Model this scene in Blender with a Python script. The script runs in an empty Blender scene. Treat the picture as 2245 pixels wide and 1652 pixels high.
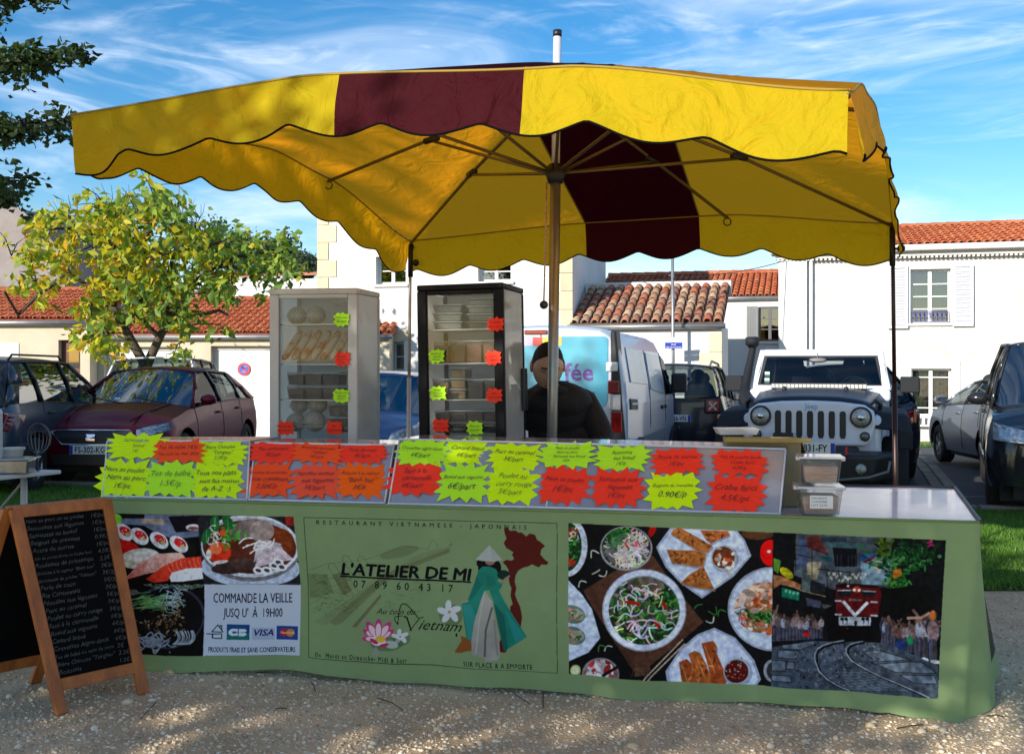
import bpy, bmesh, math, random
import numpy as np
from mathutils import Vector, Matrix
random.seed(7); rng = np.random.default_rng(7)
R = math.radians; PI = math.pi
S = bpy.context.scene; C = S.collection
# ---------------------------------------------------------------- camera, light, exposure
F = 2200.0; CU = 1122.5; HZ = 790.0; EH = 1.6
cam = bpy.data.cameras.new('camera'); camo = bpy.data.objects.new('camera', cam); C.objects.link(camo)
cam.sensor_width = 36; cam.lens = F/2245*36; cam.shift_y = -(826-HZ)/2245
cam.clip_start = .05; cam.clip_end = 3000
camo.location = (0, 0, EH); camo.rotation_euler = (R(90), 0, 0); S.camera = camo
S.view_settings.view_transform = 'Standard'; S.view_settings.look = 'None'
S.view_settings.gamma = 1; S.view_settings.use_curve_mapping = False
S.view_settings.exposure = 0.93
SUN_EL, SUN_AZ = R(20), R(-42)      # azimuth of the sun measured from -Y (behind the camera), to the left
sd = Vector((math.sin(SUN_AZ)*math.cos(SUN_EL), -math.cos(SUN_AZ)*math.cos(SUN_EL), math.sin(SUN_EL)))  # towards the sun
sl = bpy.data.lights.new('sun', 'SUN'); so = bpy.data.objects.new('sun', sl); C.objects.link(so)
sl.energy = 3.6; sl.angle = R(.5); sl.color = (1, .93, .82)
so.rotation_euler = sd.to_track_quat('Z', 'Y').to_euler(); so.location = (-20, -20, 20)
W = bpy.data.worlds.new('World'); S.world = W; W.use_nodes = True
nt = W.node_tree; N = nt.nodes; Lk = nt.links
bg = N['Background']; bg.inputs[1].default_value = .135
sky = N.new('ShaderNodeTexSky'); sky.sky_type = 'NISHITA'; sky.sun_disc = False
sky.sun_elevation = SUN_EL; sky.sun_rotation = math.atan2(sd.x, sd.y); sky.air_density = 1.0; sky.dust_density = .35; sky.ozone_density = 2.5
hs = N.new('ShaderNodeHueSaturation'); hs.inputs['Saturation'].default_value = 1.38; hs.inputs['Value'].default_value = .71
Lk.new(sky.outputs[0], hs.inputs['Color'])
tc = N.new('ShaderNodeTexCoord')
def cloud(scale, rot, loc, lo, hi, amt, dist=1.2):
    mp = N.new('ShaderNodeMapping'); mp.inputs['Scale'].default_value = scale; mp.inputs['Rotation'].default_value = rot; mp.inputs['Location'].default_value = loc
    nz = N.new('ShaderNodeTexNoise'); nz.inputs['Scale'].default_value = 1; nz.inputs['Detail'].default_value = 9; nz.inputs['Roughness'].default_value = .58; nz.inputs['Distortion'].default_value = dist
    mr = N.new('ShaderNodeMapRange'); mr.interpolation_type = 'SMOOTHSTEP'; mr.inputs['From Min'].default_value = lo; mr.inputs['From Max'].default_value = hi; mr.inputs['To Max'].default_value = amt
    Lk.new(tc.outputs['Generated'], mp.inputs[0]); Lk.new(mp.outputs[0], nz.inputs[0]); Lk.new(nz.outputs[0], mr.inputs[0]); return mr.outputs[0]
c1 = cloud((2.2, 2.2, 11), (R(8), R(10), 0), (3.1, .4, 1.2), .44, .80, .62)
c2 = cloud((5.5, 3, 26), (R(-6), R(-14), 0), (1.3, 2.4, 5.2), .46, .80, .45, 2.0)
ad = N.new('ShaderNodeMath'); ad.operation = 'ADD'; ad.use_clamp = True; Lk.new(c1, ad.inputs[0]); Lk.new(c2, ad.inputs[1])
mx = N.new('ShaderNodeMix'); mx.data_type = 'RGBA'; Lk.new(ad.outputs[0], mx.inputs[0]); Lk.new(hs.outputs[0], mx.inputs[6]); mx.inputs[7].default_value = (4.3, 4.8, 5.5, 1)
Lk.new(mx.outputs[2], bg.inputs[0])

SHADE = [(-7.2, -2.6, "low open shade tree standing behind the viewer, nearest to the stall", 21, 5200, 2.8, 1.0, 3.9, 4.9), (-10.6, -2.6, "taller shade tree behind the viewer, left of the low one", 24, 11000, 1.9, 1.6, 4.2, 7.4), (-17.5, -1.0, "tallest shade tree behind the viewer, far to the left", 22, 20000, 3.4, 2.6, 4.4, 9.6)]
# --- helpers
def gz(x, y):
    return -0.012*min(max(y-8, 0), 8)-.04*min(max(y-16, 0), 14)
def at(u, v, Y):      # photo pixel (2245-wide) at distance Y -> world point
    return Vector(((u-CU)/F*Y, Y, EH-(v-HZ)/F*Y))
def ray(u, v):
    return Vector(((u-CU)/F, 1, -(v-HZ)/F))
def hit(u, v, P, n):  # ray from the eye onto the plane through P with normal n
    d = ray(u, v); o = Vector((0, 0, EH)); return o + d*((P-o).dot(n)/d.dot(n))

class MB:
    def __init__(s): s.v = []; s.f = []; s.m = []; s.mi = 0
    def add(s, vs, fs):
        b = len(s.v); s.v.extend([tuple(p) for p in vs]); s.f.extend([tuple(i+b for i in f) for f in fs]); s.m.extend([s.mi]*len(fs)); return s
    def mat(s, i): s.mi = i; return s
    def box(s, x0, x1, y0, y1, z0, z1, M=None):
        vs = [Vector((x, y, z)) for z in (z0, z1) for y in (y0, y1) for x in (x0, x1)]
        if M is not None: vs = [M @ p for p in vs]
        return s.add(vs, [(0, 2, 3, 1), (4, 5, 7, 6), (0, 1, 5, 4), (2, 6, 7, 3), (0, 4, 6, 2), (1, 3, 7, 5)])
    def hexa(s, b, t):   # bottom quad, top quad (both counter-clockwise from above)
        return s.add(list(b)+list(t), [(3, 2, 1, 0), (4, 5, 6, 7)]+[(i, (i+1) % 4, 4+(i+1) % 4, 4+i) for i in range(4)])
    def quad(s, a, b, c, d): return s.add([a, b, c, d], [(0, 1, 2, 3)])
    def tube(s, pts, r, n=8, cap=True, r1=None):
        pts = [Vector(p) for p in pts]; k = len(pts); vs = []; fs = []
        rr = r if isinstance(r, (list, tuple)) else [r+(((r1 if r1 is not None else r)-r)*i/(max(k-1, 1))) for i in range(k)]
        up = None
        for i, p in enumerate(pts):
            d = (pts[min(i+1, k-1)]-pts[max(i-1, 0)])
            if d.length < 1e-9: d = Vector((0, 0, 1))
            d.normalize()
            if up is None: up = Vector((0, 0, 1)) if abs(d.z) < .9 else Vector((1, 0, 0))
            a = d.cross(up)
            if a.length < 1e-6: a = d.orthogonal()
            a.normalize(); b = a.cross(d).normalized(); up = b
            for j in range(n):
                t = 2*PI*j/n; vs.append(p+a*math.cos(t)*rr[i]+b*math.sin(t)*rr[i])
        for i in range(k-1):
            for j in range(n):
                j2 = (j+1) % n; fs.append((i*n+j, i*n+j2, (i+1)*n+j2, (i+1)*n+j))
        if cap: fs.append(tuple(range(n-1, -1, -1))); fs.append(tuple((k-1)*n+j for j in range(n)))
        return s.add(vs, fs)
    def lathe(s, prof, n=24, M=None, cap=False):   # profile [(r, z)]
        vs = [Vector((r*math.cos(2*PI*j/n), r*math.sin(2*PI*j/n), z)) for r, z in prof for j in range(n)]
        if M is not None: vs = [M @ p for p in vs]
        fs = [(i*n+j, i*n+(j+1) % n, (i+1)*n+(j+1) % n, (i+1)*n+j) for i in range(len(prof)-1) for j in range(n)]
        if cap: fs.append(tuple(range(n-1, -1, -1))); fs.append(tuple((len(prof)-1)*n+j for j in range(n)))
        return s.add(vs, fs)
    def prism(s, poly, z0, z1, M=None):   # polygon in xy extruded in z
        n = len(poly); vs = [Vector((p[0], p[1], z0)) for p in poly]+[Vector((p[0], p[1], z1)) for p in poly]
        if M is not None: vs = [M @ p for p in vs]
        return s.add(vs, [tuple(range(n-1, -1, -1)), tuple(range(n, 2*n))]+[(i, (i+1) % n, n+(i+1) % n, n+i) for i in range(n)])
    def grid(s, fn, nu, nv, closed_u=False):
        vs = [fn(i/nu, j/nv) for j in range(nv+1) for i in range(nu+1)]
        fs = [(j*(nu+1)+i, j*(nu+1)+i+1, (j+1)*(nu+1)+i+1, (j+1)*(nu+1)+i) for j in range(nv) for i in range(nu)]
        return s.add(vs, fs)
    def ball(s, c, r, n=12, m=8, fn=None):
        c = Vector(c); r = Vector(r) if not isinstance(r, (int, float)) else Vector((r, r, r)); vs = []
        for j in range(m+1):
            for i in range(n):
                th = PI*j/m; ph = 2*PI*i/n; d = Vector((math.sin(th)*math.cos(ph), math.sin(th)*math.sin(ph), math.cos(th)))
                k = fn(d) if fn else 1
                vs.append(c+Vector((d.x*r.x*k, d.y*r.y*k, d.z*r.z*k)))
        return s.add(vs, [(j*n+i, (j+1)*n+i, (j+1)*n+(i+1) % n, j*n+(i+1) % n) for j in range(m) for i in range(n)])
    def mesh(s, name, mats, smooth=False):
        me = bpy.data.meshes.new(name); me.from_pydata(s.v, [], s.f)
        for m in (mats if isinstance(mats, (list, tuple)) else [mats]): me.materials.append(m)
        if any(s.m): me.polygons.foreach_set('material_index', s.m)
        if smooth: me.polygons.foreach_set('use_smooth', [True]*len(me.polygons))
        me.update(); return me
    def build(s, name, mats, parent=None, smooth=False, bevel=0, seg=2, recalc=False, solid=0, sub=0):
        me = s.mesh(name, mats, smooth)
        if recalc:
            bm = bmesh.new(); bm.from_mesh(me); bmesh.ops.remove_doubles(bm, verts=bm.verts, dist=1e-5); bmesh.ops.recalc_face_normals(bm, faces=bm.faces); bm.to_mesh(me); bm.free()
        o = bpy.data.objects.new(name, me); C.objects.link(o); o.parent = parent
        if solid: m = o.modifiers.new('solid', 'SOLIDIFY'); m.thickness = solid; m.offset = 0
        if sub: m = o.modifiers.new('sub', 'SUBSURF'); m.levels = sub; m.render_levels = sub
        if bevel:
            m = o.modifiers.new('bevel', 'BEVEL'); m.width = bevel; m.segments = seg; m.limit_method = 'ANGLE'; m.angle_limit = R(35)
        return o
def nmesh(name, V, Fc, mats, parent=None, smooth=False, kind=None):   # numpy verts + equal-sized faces
    V = np.asarray(V, np.float32); Fc = np.asarray(Fc, np.int32); k = Fc.shape[1]
    me = bpy.data.meshes.new(name); me.vertices.add(len(V)); me.vertices.foreach_set('co', V.ravel())
    me.loops.add(Fc.size); me.loops.foreach_set('vertex_index', Fc.ravel()); me.polygons.add(len(Fc))
    me.polygons.foreach_set('loop_start', np.arange(0, Fc.size, k, dtype=np.int32)); me.polygons.foreach_set('loop_total', np.full(len(Fc), k, np.int32))
    if smooth: me.polygons.foreach_set('use_smooth', np.ones(len(Fc), bool))
    me.materials.append(mats); me.update(calc_edges=True); me.validate()
    o = bpy.data.objects.new(name, me); C.objects.link(o); o.parent = parent
    if kind: o['kind'] = kind
    return o
def thing(name, label, cat, loc=(0, 0, 0), rz=0, group=None, tilt=(0, 0)):
    o = bpy.data.objects.new(name, None); C.objects.link(o); o.empty_display_size = .1
    o.location = loc; o.rotation_euler = (tilt[0], tilt[1], rz); tag(o, label, cat, group); return o
def tag(o, label, cat, group=None):
    o['label'] = label; o['category'] = cat
    if group: o['group'] = group
    return o
def struct(o): o['kind'] = 'structure'; return o
def stuff(o): o['kind'] = 'stuff'; return o
def dup(o, parent=None):
    c = o.copy(); C.objects.link(c); c.parent = parent
    for ch in list(o.children): dup(ch, c)
    return c
# ---------------------------------------------------------------- materials
MT = {}
def mat(name, col, rough=.6, metal=0, spec=.5, bump=0, bscale=40, var=0, vscale=6, col2=None, coat=0, trans=0, isl=0, alpha=1, coords='Object', detail=5, bdist=.02, lo=.35, hi=.65, stretch=None, sheen=0):
    if name in MT: return MT[name]
    m = bpy.data.materials.new(name); m.use_nodes = True; n = m.node_tree.nodes; l = m.node_tree.links; MT[name] = m
    b = n['Principled BSDF']; col = tuple(col)+(1,)
    b.inputs['Base Color'].default_value = col; b.inputs['Roughness'].default_value = rough; b.inputs['Metallic'].default_value = metal
    b.inputs['Specular IOR Level'].default_value = spec; b.inputs['Coat Weight'].default_value = coat; b.inputs['Coat Roughness'].default_value = .05
    b.inputs['Sheen Weight'].default_value = sheen
    src = None
    tcn = n.new('ShaderNodeTexCoord'); vec = tcn.outputs[coords]
    if stretch:
        mp = n.new('ShaderNodeMapping'); mp.inputs['Scale'].default_value = stretch; l.new(vec, mp.inputs[0]); vec = mp.outputs[0]
    if var or col2:
        nz = n.new('ShaderNodeTexNoise'); nz.inputs['Scale'].default_value = vscale; nz.inputs['Detail'].default_value = detail; nz.inputs['Roughness'].default_value = .65
        l.new(vec, nz.inputs[0]); mr = n.new('ShaderNodeMapRange'); mr.inputs['From Min'].default_value = lo; mr.inputs['From Max'].default_value = hi; l.new(nz.outputs[0], mr.inputs[0])
        mxn = n.new('ShaderNodeMix'); mxn.data_type = 'RGBA'; l.new(mr.outputs[0], mxn.inputs[0]); mxn.inputs[6].default_value = col
        mxn.inputs[7].default_value = (tuple(col2)+(1,)) if col2 else tuple(min(1, c*(1-var)) for c in col[:3])+(1,)
        src = mxn.outputs[2]
    if isl:
        g = n.new('ShaderNodeNewGeometry'); oi = n.new('ShaderNodeObjectInfo'); a = n.new('ShaderNodeMath'); a.operation = 'ADD'
        l.new(g.outputs['Random Per Island'], a.inputs[0]); l.new(oi.outputs['Random'], a.inputs[1])
        fr = n.new('ShaderNodeMath'); fr.operation = 'FRACT'; l.new(a.outputs[0], fr.inputs[0])
        if isinstance(isl, (list, tuple)):
            cr = n.new('ShaderNodeValToRGB'); e = cr.color_ramp.elements
            while len(e) < len(isl): e.new(.5)
            for i, cc in enumerate(isl): e[i].position = i/(len(isl)-1) if len(isl) > 1 else 0; e[i].color = tuple(cc)+(1,)
            l.new(fr.outputs[0], cr.inputs[0])
            if src:
                mm = n.new('ShaderNodeMix'); mm.data_type = 'RGBA'; mm.blend_type = 'MULTIPLY'; mm.inputs[0].default_value = .6; l.new(cr.outputs[0], mm.inputs[6]); l.new(src, mm.inputs[7]); src = mm.outputs[2]
            else: src = cr.outputs[0]
        else:
            h = n.new('ShaderNodeHueSaturation'); mr2 = n.new('ShaderNodeMapRange'); mr2.inputs['To Min'].default_value = 1-isl; mr2.inputs['To Max'].default_value = 1+isl
            l.new(fr.outputs[0], mr2.inputs[0]); l.new(mr2.outputs[0], h.inputs['Value'])
            if src: l.new(src, h.inputs['Color'])
            else: h.inputs['Color'].default_value = col
            src = h.outputs[0]
    if src: l.new(src, b.inputs['Base Color'])
    if bump:
        nb = n.new('ShaderNodeTexNoise'); nb.inputs['Scale'].default_value = bscale; nb.inputs['Detail'].default_value = 6; nb.inputs['Roughness'].default_value = .7; l.new(vec, nb.inputs[0])
        bp = n.new('ShaderNodeBump'); bp.inputs['Strength'].default_value = bump; bp.inputs['Distance'].default_value = bdist; l.new(nb.outputs[0], bp.inputs['Height']); l.new(bp.outputs[0], b.inputs['Normal'])
    out = n['Material Output']
    if trans:
        t = n.new('ShaderNodeBsdfTranslucent'); ms = n.new('ShaderNodeMixShader'); ms.inputs[0].default_value = trans
        if src: l.new(src, t.inputs[0])
        else: t.inputs[0].default_value = col
        l.new(b.outputs[0], ms.inputs[1]); l.new(t.outputs[0], ms.inputs[2]); l.new(ms.outputs[0], out.inputs[0])
    return m
def glass(name, tint=(.8, .85, .85), refl=.12, tr=.8, rough=.02, dirt=0):
    if name in MT: return MT[name]
    m = bpy.data.materials.new(name); m.use_nodes = True; n = m.node_tree.nodes; l = m.node_tree.links; MT[name] = m; n.remove(n['Principled BSDF'])
    t = n.new('ShaderNodeBsdfTransparent'); t.inputs[0].default_value = tuple(c*tr for c in tint)+(1,)
    g = n.new('ShaderNodeBsdfGlossy'); g.inputs['Roughness'].default_value = rough
    lw = n.new('ShaderNodeLayerWeight'); lw.inputs[0].default_value = .25; mr = n.new('ShaderNodeMapRange'); mr.inputs['To Min'].default_value = refl; mr.inputs['To Max'].default_value = min(1, refl+(.6 if refl > .1 or refl < .04 else .30))
    l.new(lw.outputs['Fresnel'], mr.inputs[0]); ms = n.new('ShaderNodeMixShader'); l.new(mr.outputs[0], ms.inputs[0]); l.new(t.outputs[0], ms.inputs[1]); l.new(g.outputs[0], ms.inputs[2])
    if dirt:
        d = n.new('ShaderNodeBsdfDiffuse'); d.inputs[0].default_value = (.5, .52, .52, 1); m2 = n.new('ShaderNodeMixShader'); m2.inputs[0].default_value = dirt
        l.new(ms.outputs[0], m2.inputs[1]); l.new(d.outputs[0], m2.inputs[2]); ms = m2
    l.new(ms.outputs[0], n['Material Output'].inputs[0]); return m
BLACK = mat('black plastic', (.012, .012, .013), .45); RUB = mat('rubber', (.018, .018, .018), .85, bump=.2, bscale=200)
WHT = mat('white paint', (.78, .78, .77), .4, var=.06); STEEL = mat('steel', (.5, .5, .5), .28, 1, var=.25, vscale=9)
CHROME = mat('chrome', (.75, .76, .78), .12, 1); INK = mat('ink', (.006, .006, .006), .6)
GLS = glass('car glass', (.55, .62, .62), .05, .75); GLD = glass('dark car glass', (.3, .36, .4), .07, .32)
DARK = mat('dark interior', (.012, .013, .015), .8)
# ---------------------------------------------------------------- lettering
_tc = {}
def glyphs(txt, bold=0, shear=0, space=1.0):
    key = (txt, bold, shear, space)
    if key in _tc: return _tc[key]
    cu = bpy.data.curves.new('t', 'FONT'); cu.body = txt; cu.size = 1; cu.offset = bold; cu.shear = shear; cu.resolution_u = 2; cu.space_character = space
    o = bpy.data.objects.new('t', cu); C.objects.link(o); dg = bpy.context.evaluated_depsgraph_get(); oe = o.evaluated_get(dg); me = oe.to_mesh()
    me.calc_loop_triangles()
    v = np.array([p.co[:2] for p in me.vertices], float).reshape(-1, 2); t = np.array([q.vertices[:] for q in me.loop_triangles], int).reshape(-1, 3)
    oe.to_mesh_clear(); bpy.data.objects.remove(o); bpy.data.curves.remove(cu)
    if len(v): v[:, 0] -= v[:, 0].min()
    _tc[key] = (v, t); return v, t
def lettering(mb, txt, P0, ex, ey, size, width=None, bold=0, shear=0, center=False, hand=0, space=1.0):
    """flat lettering from P0 along ex, up ey, height of a capital = .7*size"""
    v, t = glyphs(txt, bold, shear, space)
    if not len(v): return
    v = v.copy(); wd = v[:, 0].max(); sx = size if width is None else width/wd
    if hand: v[:, 1] += hand*np.sin(v[:, 0]*2.3+len(txt))+hand*.6*np.sin(v[:, 0]*5.1)
    off = -wd*sx/2 if center else 0
    mb.add([P0+ex*(p[0]*sx+off)+ey*(p[1]*size) for p in v], [tuple(q) for q in t.tolist()])
# ---------------------------------------------------------------- printed banner artwork, rasterised in code
class Canvas:
    def __init__(s, w, h, col):
        s.w = w; s.h = h; s.a = np.empty((h, w, 3), np.float32); s.a[:] = col; s.T = lambda p: p; s.clip = None
        n = np.zeros((h, w), np.float32)
        for k, amp in ((8, .3), (24, .3), (70, .25), (200, .15)):
            gh, gw = max(2, int(h*k/w)+2), k+2; g = rng.random((gh, gw)).astype(np.float32)
            yy = np.linspace(0, gh-1.001, h); xx = np.linspace(0, gw-1.001, w); y0 = yy.astype(int); x0 = xx.astype(int); fy = (yy-y0)[:, None]; fx = (xx-x0)[None]
            n += amp*((g[y0][:, x0]*(1-fx)+g[y0][:, x0+1]*fx)*(1-fy)+(g[y0+1][:, x0]*(1-fx)+g[y0+1][:, x0+1]*fx)*fy)
        s.n = n
    def pts(s, P): return np.array([s.T(p) for p in P], float)
    def fillmask(s, P):
        x0 = max(int(P[:, 0].min()), 0); x1 = min(int(P[:, 0].max())+2, s.w); y0 = max(int(P[:, 1].min()), 0); y1 = min(int(P[:, 1].max())+2, s.h)
        if x1 <= x0 or y1 <= y0: return None
        X = np.arange(x0, x1)[None]+.5; Y = np.arange(y0, y1)[:, None]+.5; m = np.zeros((y1-y0, x1-x0), bool)
        for i in range(len(P)):
            (ax, ay), (bx, by) = P[i-1], P[i]
            if ay == by: continue
            m ^= ((ay > Y) != (by > Y)) & (X < (bx-ax)*(Y-ay)/(by-ay)+ax)
        if s.clip is not None: m &= s.clip[y0:y1, x0:x1]
        return m, x0, x1, y0, y1
    def setclip(s, P=None):
        s.clip = None
        if P is None: return
        q = s.fillmask(s.pts(P)); c = np.zeros((s.h, s.w), bool); c[q[3]:q[4], q[1]:q[2]] = q[0]; s.clip = c
    def poly(s, P, col, al=1, var=0, raw=False):
        q = s.fillmask(np.array(P, float) if raw else s.pts(P))
        if q is None: return
        m, x0, x1, y0, y1 = q; a = s.a[y0:y1, x0:x1]; c = np.array(col, np.float32)
        if var: c = c[None, None]*(1+var*(s.n[y0:y1, x0:x1, None]-.5)*2)
        k = (m*al)[..., None]; a[:] = a*(1-k)+np.clip(c, 0, 1)*k
    def ell(s, cx, cy, rx, ry, col, rot=0, al=1, var=0, n=40, a0=0, a1=360):
        c, d = math.cos(R(rot)), math.sin(R(rot)); P = []
        for i in range(n+(a1-a0 < 360)):
            t = R(a0+(a1-a0)*i/n); x = rx*math.cos(t); y = ry*math.sin(t); P.append((cx+x*c-y*d, cy+x*d+y*c))
        s.poly(P, col, al, var)
    def glow(s, cx, cy, r, col, al):
        for k in range(8): s.ell(cx, cy, r*(1-k/9), r*(1-k/9), col, al=al/5, n=20)
    def line(s, P, w, col, al=1):
        for (ax, ay), (bx, by) in zip(P[:-1], P[1:]):
            dx, dy = bx-ax, by-ay; L = math.hypot(dx, dy) or 1; nx, ny = -dy/L*w/2, dx/L*w/2; ex, ey = dx/L*w*.3, dy/L*w*.3
            s.poly([(ax+nx-ex, ay+ny-ey), (bx+nx+ex, by+ny+ey), (bx-nx+ex, by-ny+ey), (ax-nx-ex, ay-ny-ey)], col, al)
    def curve(s, p0, p1, bend, w, col, al=1):
        P = []; dx, dy = p1[0]-p0[0], p1[1]-p0[1]
        for i in range(9): t = i/8; b = bend*math.sin(PI*t); P.append((p0[0]+dx*t-dy*b, p0[1]+dy*t+dx*b))
        s.line(P, w, col, al)
    def text(s, txt, x0, y0, x1, y1, h, col, bold=0, shear=0, space=1.0, slant=0):
        bold_ = max(bold, 0)*1.6; v, t = glyphs(txt, 0, shear, space); wd = v[:, 0].max(); q = v.copy(); f = q[:, 0]/wd
        X = x0+(x1-x0)*f; Y = y0+(y1-y0)*f-q[:, 1]*h/.7; P = np.array([s.T(p) for p in zip(X, Y)])
        hb = abs(s.T((x1, y1))[0]-s.T((x0, y0))[0])/max(wd, 1)*bold_*.5
        for ox, oy in (((0, 0), (hb, 0), (-hb, 0), (0, hb*.7), (0, -hb*.7)) if bold_ else ((0, 0),)):
            for tri in t: s.poly(P[tri]+np.array([ox, oy]), col, raw=True)
def ellclip(cx, cy, rx, ry, outer=None):
    cv.setclip([(cx+rx*math.cos(PI*i/20), cy+ry*math.sin(PI*i/20)) for i in range(40)])
    if outer is not None: cv.clip &= outer
TW, TH = 3400, 560     # s in 0..1.3, b in 0..1
GREEN = (.235, .33, .150)
cv = Canvas(TW, TH, GREEN)
cv.a *= (1+.22*(cv.n[..., None]-.5))
def banner_sb(u, v):
    dx = (u-CU)/F; s_ = (5.25*dx+2.167)/(4.259+.77*dx); Y = 5.25-.77*s_; z = EH-(v-HZ)/F*Y; return s_, 1-z/.877
def setT(ox, oy, k):
    def T(p):
        a, b = banner_sb(ox+p[0]*k, oy+p[1]*k); return (a/1.3*TW, b*TH)
    cv.T = T
cr = random.Random(3)
# --- left photographs and notice
setT(245.5, 1122.5, .2229)
cv.poly([(-200, 5), (1790, 45), (1840, 1470), (-200, 1370)], (.006, .006, .007))
cv.setclip([(-200, 5), (870, 30), (905, 720), (-200, 690)])
cv.poly([(330, 0), (860, 20), (870, 240), (560, 270), (330, 130), (60, 110), (60, 60), (330, 60)], (.16, .18, .24), var=.4)
cv.poly([(560, 40), (850, 30), (870, 180), (640, 200)], (.01, .01, .015)); cv.ell(50, 70, 60, 55, (.2, .45, .05), var=.5)
cv.poly([(300, 60), (520, 65), (520, 125), (305, 105)], (.35, .28, .2), var=.5); cv.ell(810, 150, 75, 32, (.6, .55, .55)); cv.ell(810, 160, 55, 18, (.25, .1, .1))
for i, (x, y) in enumerate([(140, 195), (290, 235), (480, 275), (670, 315)]):
    cv.ell(x+70, y+50, 110, 78, (.012, .014, .012), 40); cv.ell(x, y, 104, 66, (.62, .6, .6), 42, var=.3); cv.ell(x+12, y-8, 66, 40, (.5, .03, .03), 35, var=.8)
    cv.ell(x+38, y+26, 26, 16, (.35, .4, .2), 30, var=.8)
    for k in range(8): cv.ell(x+cr.uniform(-45, 55), y+cr.uniform(-30, 35), 5, 4, (.8, .7, .6))
cv.ell(150, 350, 150, 78, (.45, .012, .012), 12, var=.4)
cv.ell(300, 455, 195, 100, (.52, .48, .42), -6, var=.25); cv.ell(310, 425, 150, 50, (.66, .62, .58), -8, al=.6)
cv.poly([(170, 640), (300, 500), (450, 410), (690, 398), (730, 450), (600, 560), (350, 610), (190, 655)], (.6, .35, .3), var=.5)
for k in range(7): cv.curve((300+k*60, 500-k*10), (260+k*75, 600-k*14), .2, 7, (.65, .16, .12), .7)
for k in range(5): cv.curve((170, 650), (330+k*10, 470+k*30), .05, 6, (.6, .12, .1))
cv.poly([(560, 600), (700, 560), (905, 545), (905, 665), (700, 690), (590, 690)], (.68, .68, .7), var=.5)
cv.poly([(350, 660), (520, 530), (700, 455), (880, 440), (905, 470), (905, 555), (740, 560), (600, 600), (560, 680), (430, 700)], (.62, .06, .03), var=.4)
for k in range(9): cv.curve((560+k*42, 500-k*7), (600+k*40, 600-k*8), .1, 6, (.75, .3, .2), .7)
cv.setclip([(850, 30), (1790, 45), (1840, 745), (905, 722)])
cv.poly([(850, 30), (1790, 45), (1840, 745), (900, 722)], (.03, .03, .035)); cv.poly([(1700, 40), (1800, 40), (1800, 140), (1720, 130)], (.3, .03, .02), var=.7)
cv.ell(1360, 560, 480, 200, (.42, .47, .56), 3); cv.ell(1365, 370, 480, 330, (.2, .19, .2), 3); cv.ell(1362, 340, 478, 318, (.56, .58, .62), 3); cv.ell(1362, 332, 445, 285, (.4, .4, .43), 3)
cv.ell(1355, 350, 455, 270, (.12, .035, .02), 3, var=.5); cv.ell(1640, 300, 150, 140, (.2, .05, .015), var=.3)
cv.ell(1350, 170, 190, 100, (.17, .13, .12), -10, var=1.2); cv.ell(1480, 190, 120, 110, (.25, .2, .18), -10, var=1.2); cv.ell(1180, 560, 200, 60, (.07, .04, .035), -4, var=1); cv.ell(1300, 520, 130, 60, (.1, .06, .05), var=1)
cv.ell(1060, 400, 120, 100, (.6, .05, .02), var=.9); cv.ell(1030, 370, 60, 50, (.75, .2, .08), var=.9); cv.ell(960, 420, 26, 50, (.6, .55, .5)); cv.ell(1070, 500, 80, 18, (.6, .55, .52), -8)
for x, y, r in ((1020, 110, 0), (1150, 100, -35), (940, 240, 20)): cv.ell(x, y, 45, 85, (.02, .14, .04), r, var=.9); cv.line([(x, y-60), (x, y+60)], 4, (.2, .4, .2))
for k in range(36):
    x, y = cr.gauss(1180, 60), cr.gauss(240, 50); cv.ell(x, y, 26, 10, (.06*cr.uniform(.5, 2), .28*cr.uniform(.6, 1.5), .05), cr.uniform(0, 180))
for k in range(26):
    x, y = cr.gauss(1030, 45), cr.gauss(250, 50); cv.curve((x, y), (x+cr.uniform(-60, 70), y+cr.uniform(-20, 60)), cr.uniform(-.5, .5), 8, (.6, .6, .5))
cv.ell(1100, 205, 30, 35, (.6, .1, .03))
cv.ell(1540, 370, 140, 82, (.5, .42, .44), 8, var=.3); cv.poly([(1405, 560), (1440, 430), (1540, 350), (1680, 380), (1780, 485), (1640, 505)], (.55, .46, .49), var=.3)
cv.poly([(1395, 510), (1430, 330), (1540, 280), (1670, 325), (1640, 360), (1480, 430)], (.48, .42, .43), var=.3)
for k in range(24): cv.ell(cr.uniform(1440, 1740), cr.uniform(330, 500), 5, 4, (.25, .15, .17))
for k in range(7):
    x, y = 1320+k*35, 290+cr.uniform(-20, 90); cv.curve((x-60, y+40), (x+70, y-10), cr.uniform(-.5, .5), 13, (.75, .72, .66))
for x, y in ((1440, 590), (1520, 590), (1590, 545), (1630, 510), (1660, 560)): cv.ell(x, y, 52, 38, (.66, .68, .74), 20); cv.ell(x, y, 28, 18, (.1, .05, .05), 20)
cv.setclip([(-200, 690), (912, 722), (925, 1425), (-200, 1370)])
cv.ell(560, 1040, 365, 315, (.05, .045, .075), 0); cv.ell(560, 1045, 340, 292, (.008, .008, .012))
cv.ell(60, 770, 100, 40, (.1, .1, .11), 20); cv.ell(220, 790, 60, 30, (.12, .12, .13))
for k in range(40): x = cr.uniform(330, 880); cv.curve((x, cr.uniform(700, 770)), (x+cr.uniform(20, 90), cr.uniform(700, 770)), .1, 7, (.18, .24, .18), .8)
for k in range(70):
    x, y = cr.gauss(440, 90), cr.gauss(900, 35); cv.line([(x-60, y+cr.uniform(-20, 20)), (x+60, y+cr.uniform(-30, 20))], 9, (.12*cr.uniform(.5, 1.8), .3*cr.uniform(.6, 1.4), .12))
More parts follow.
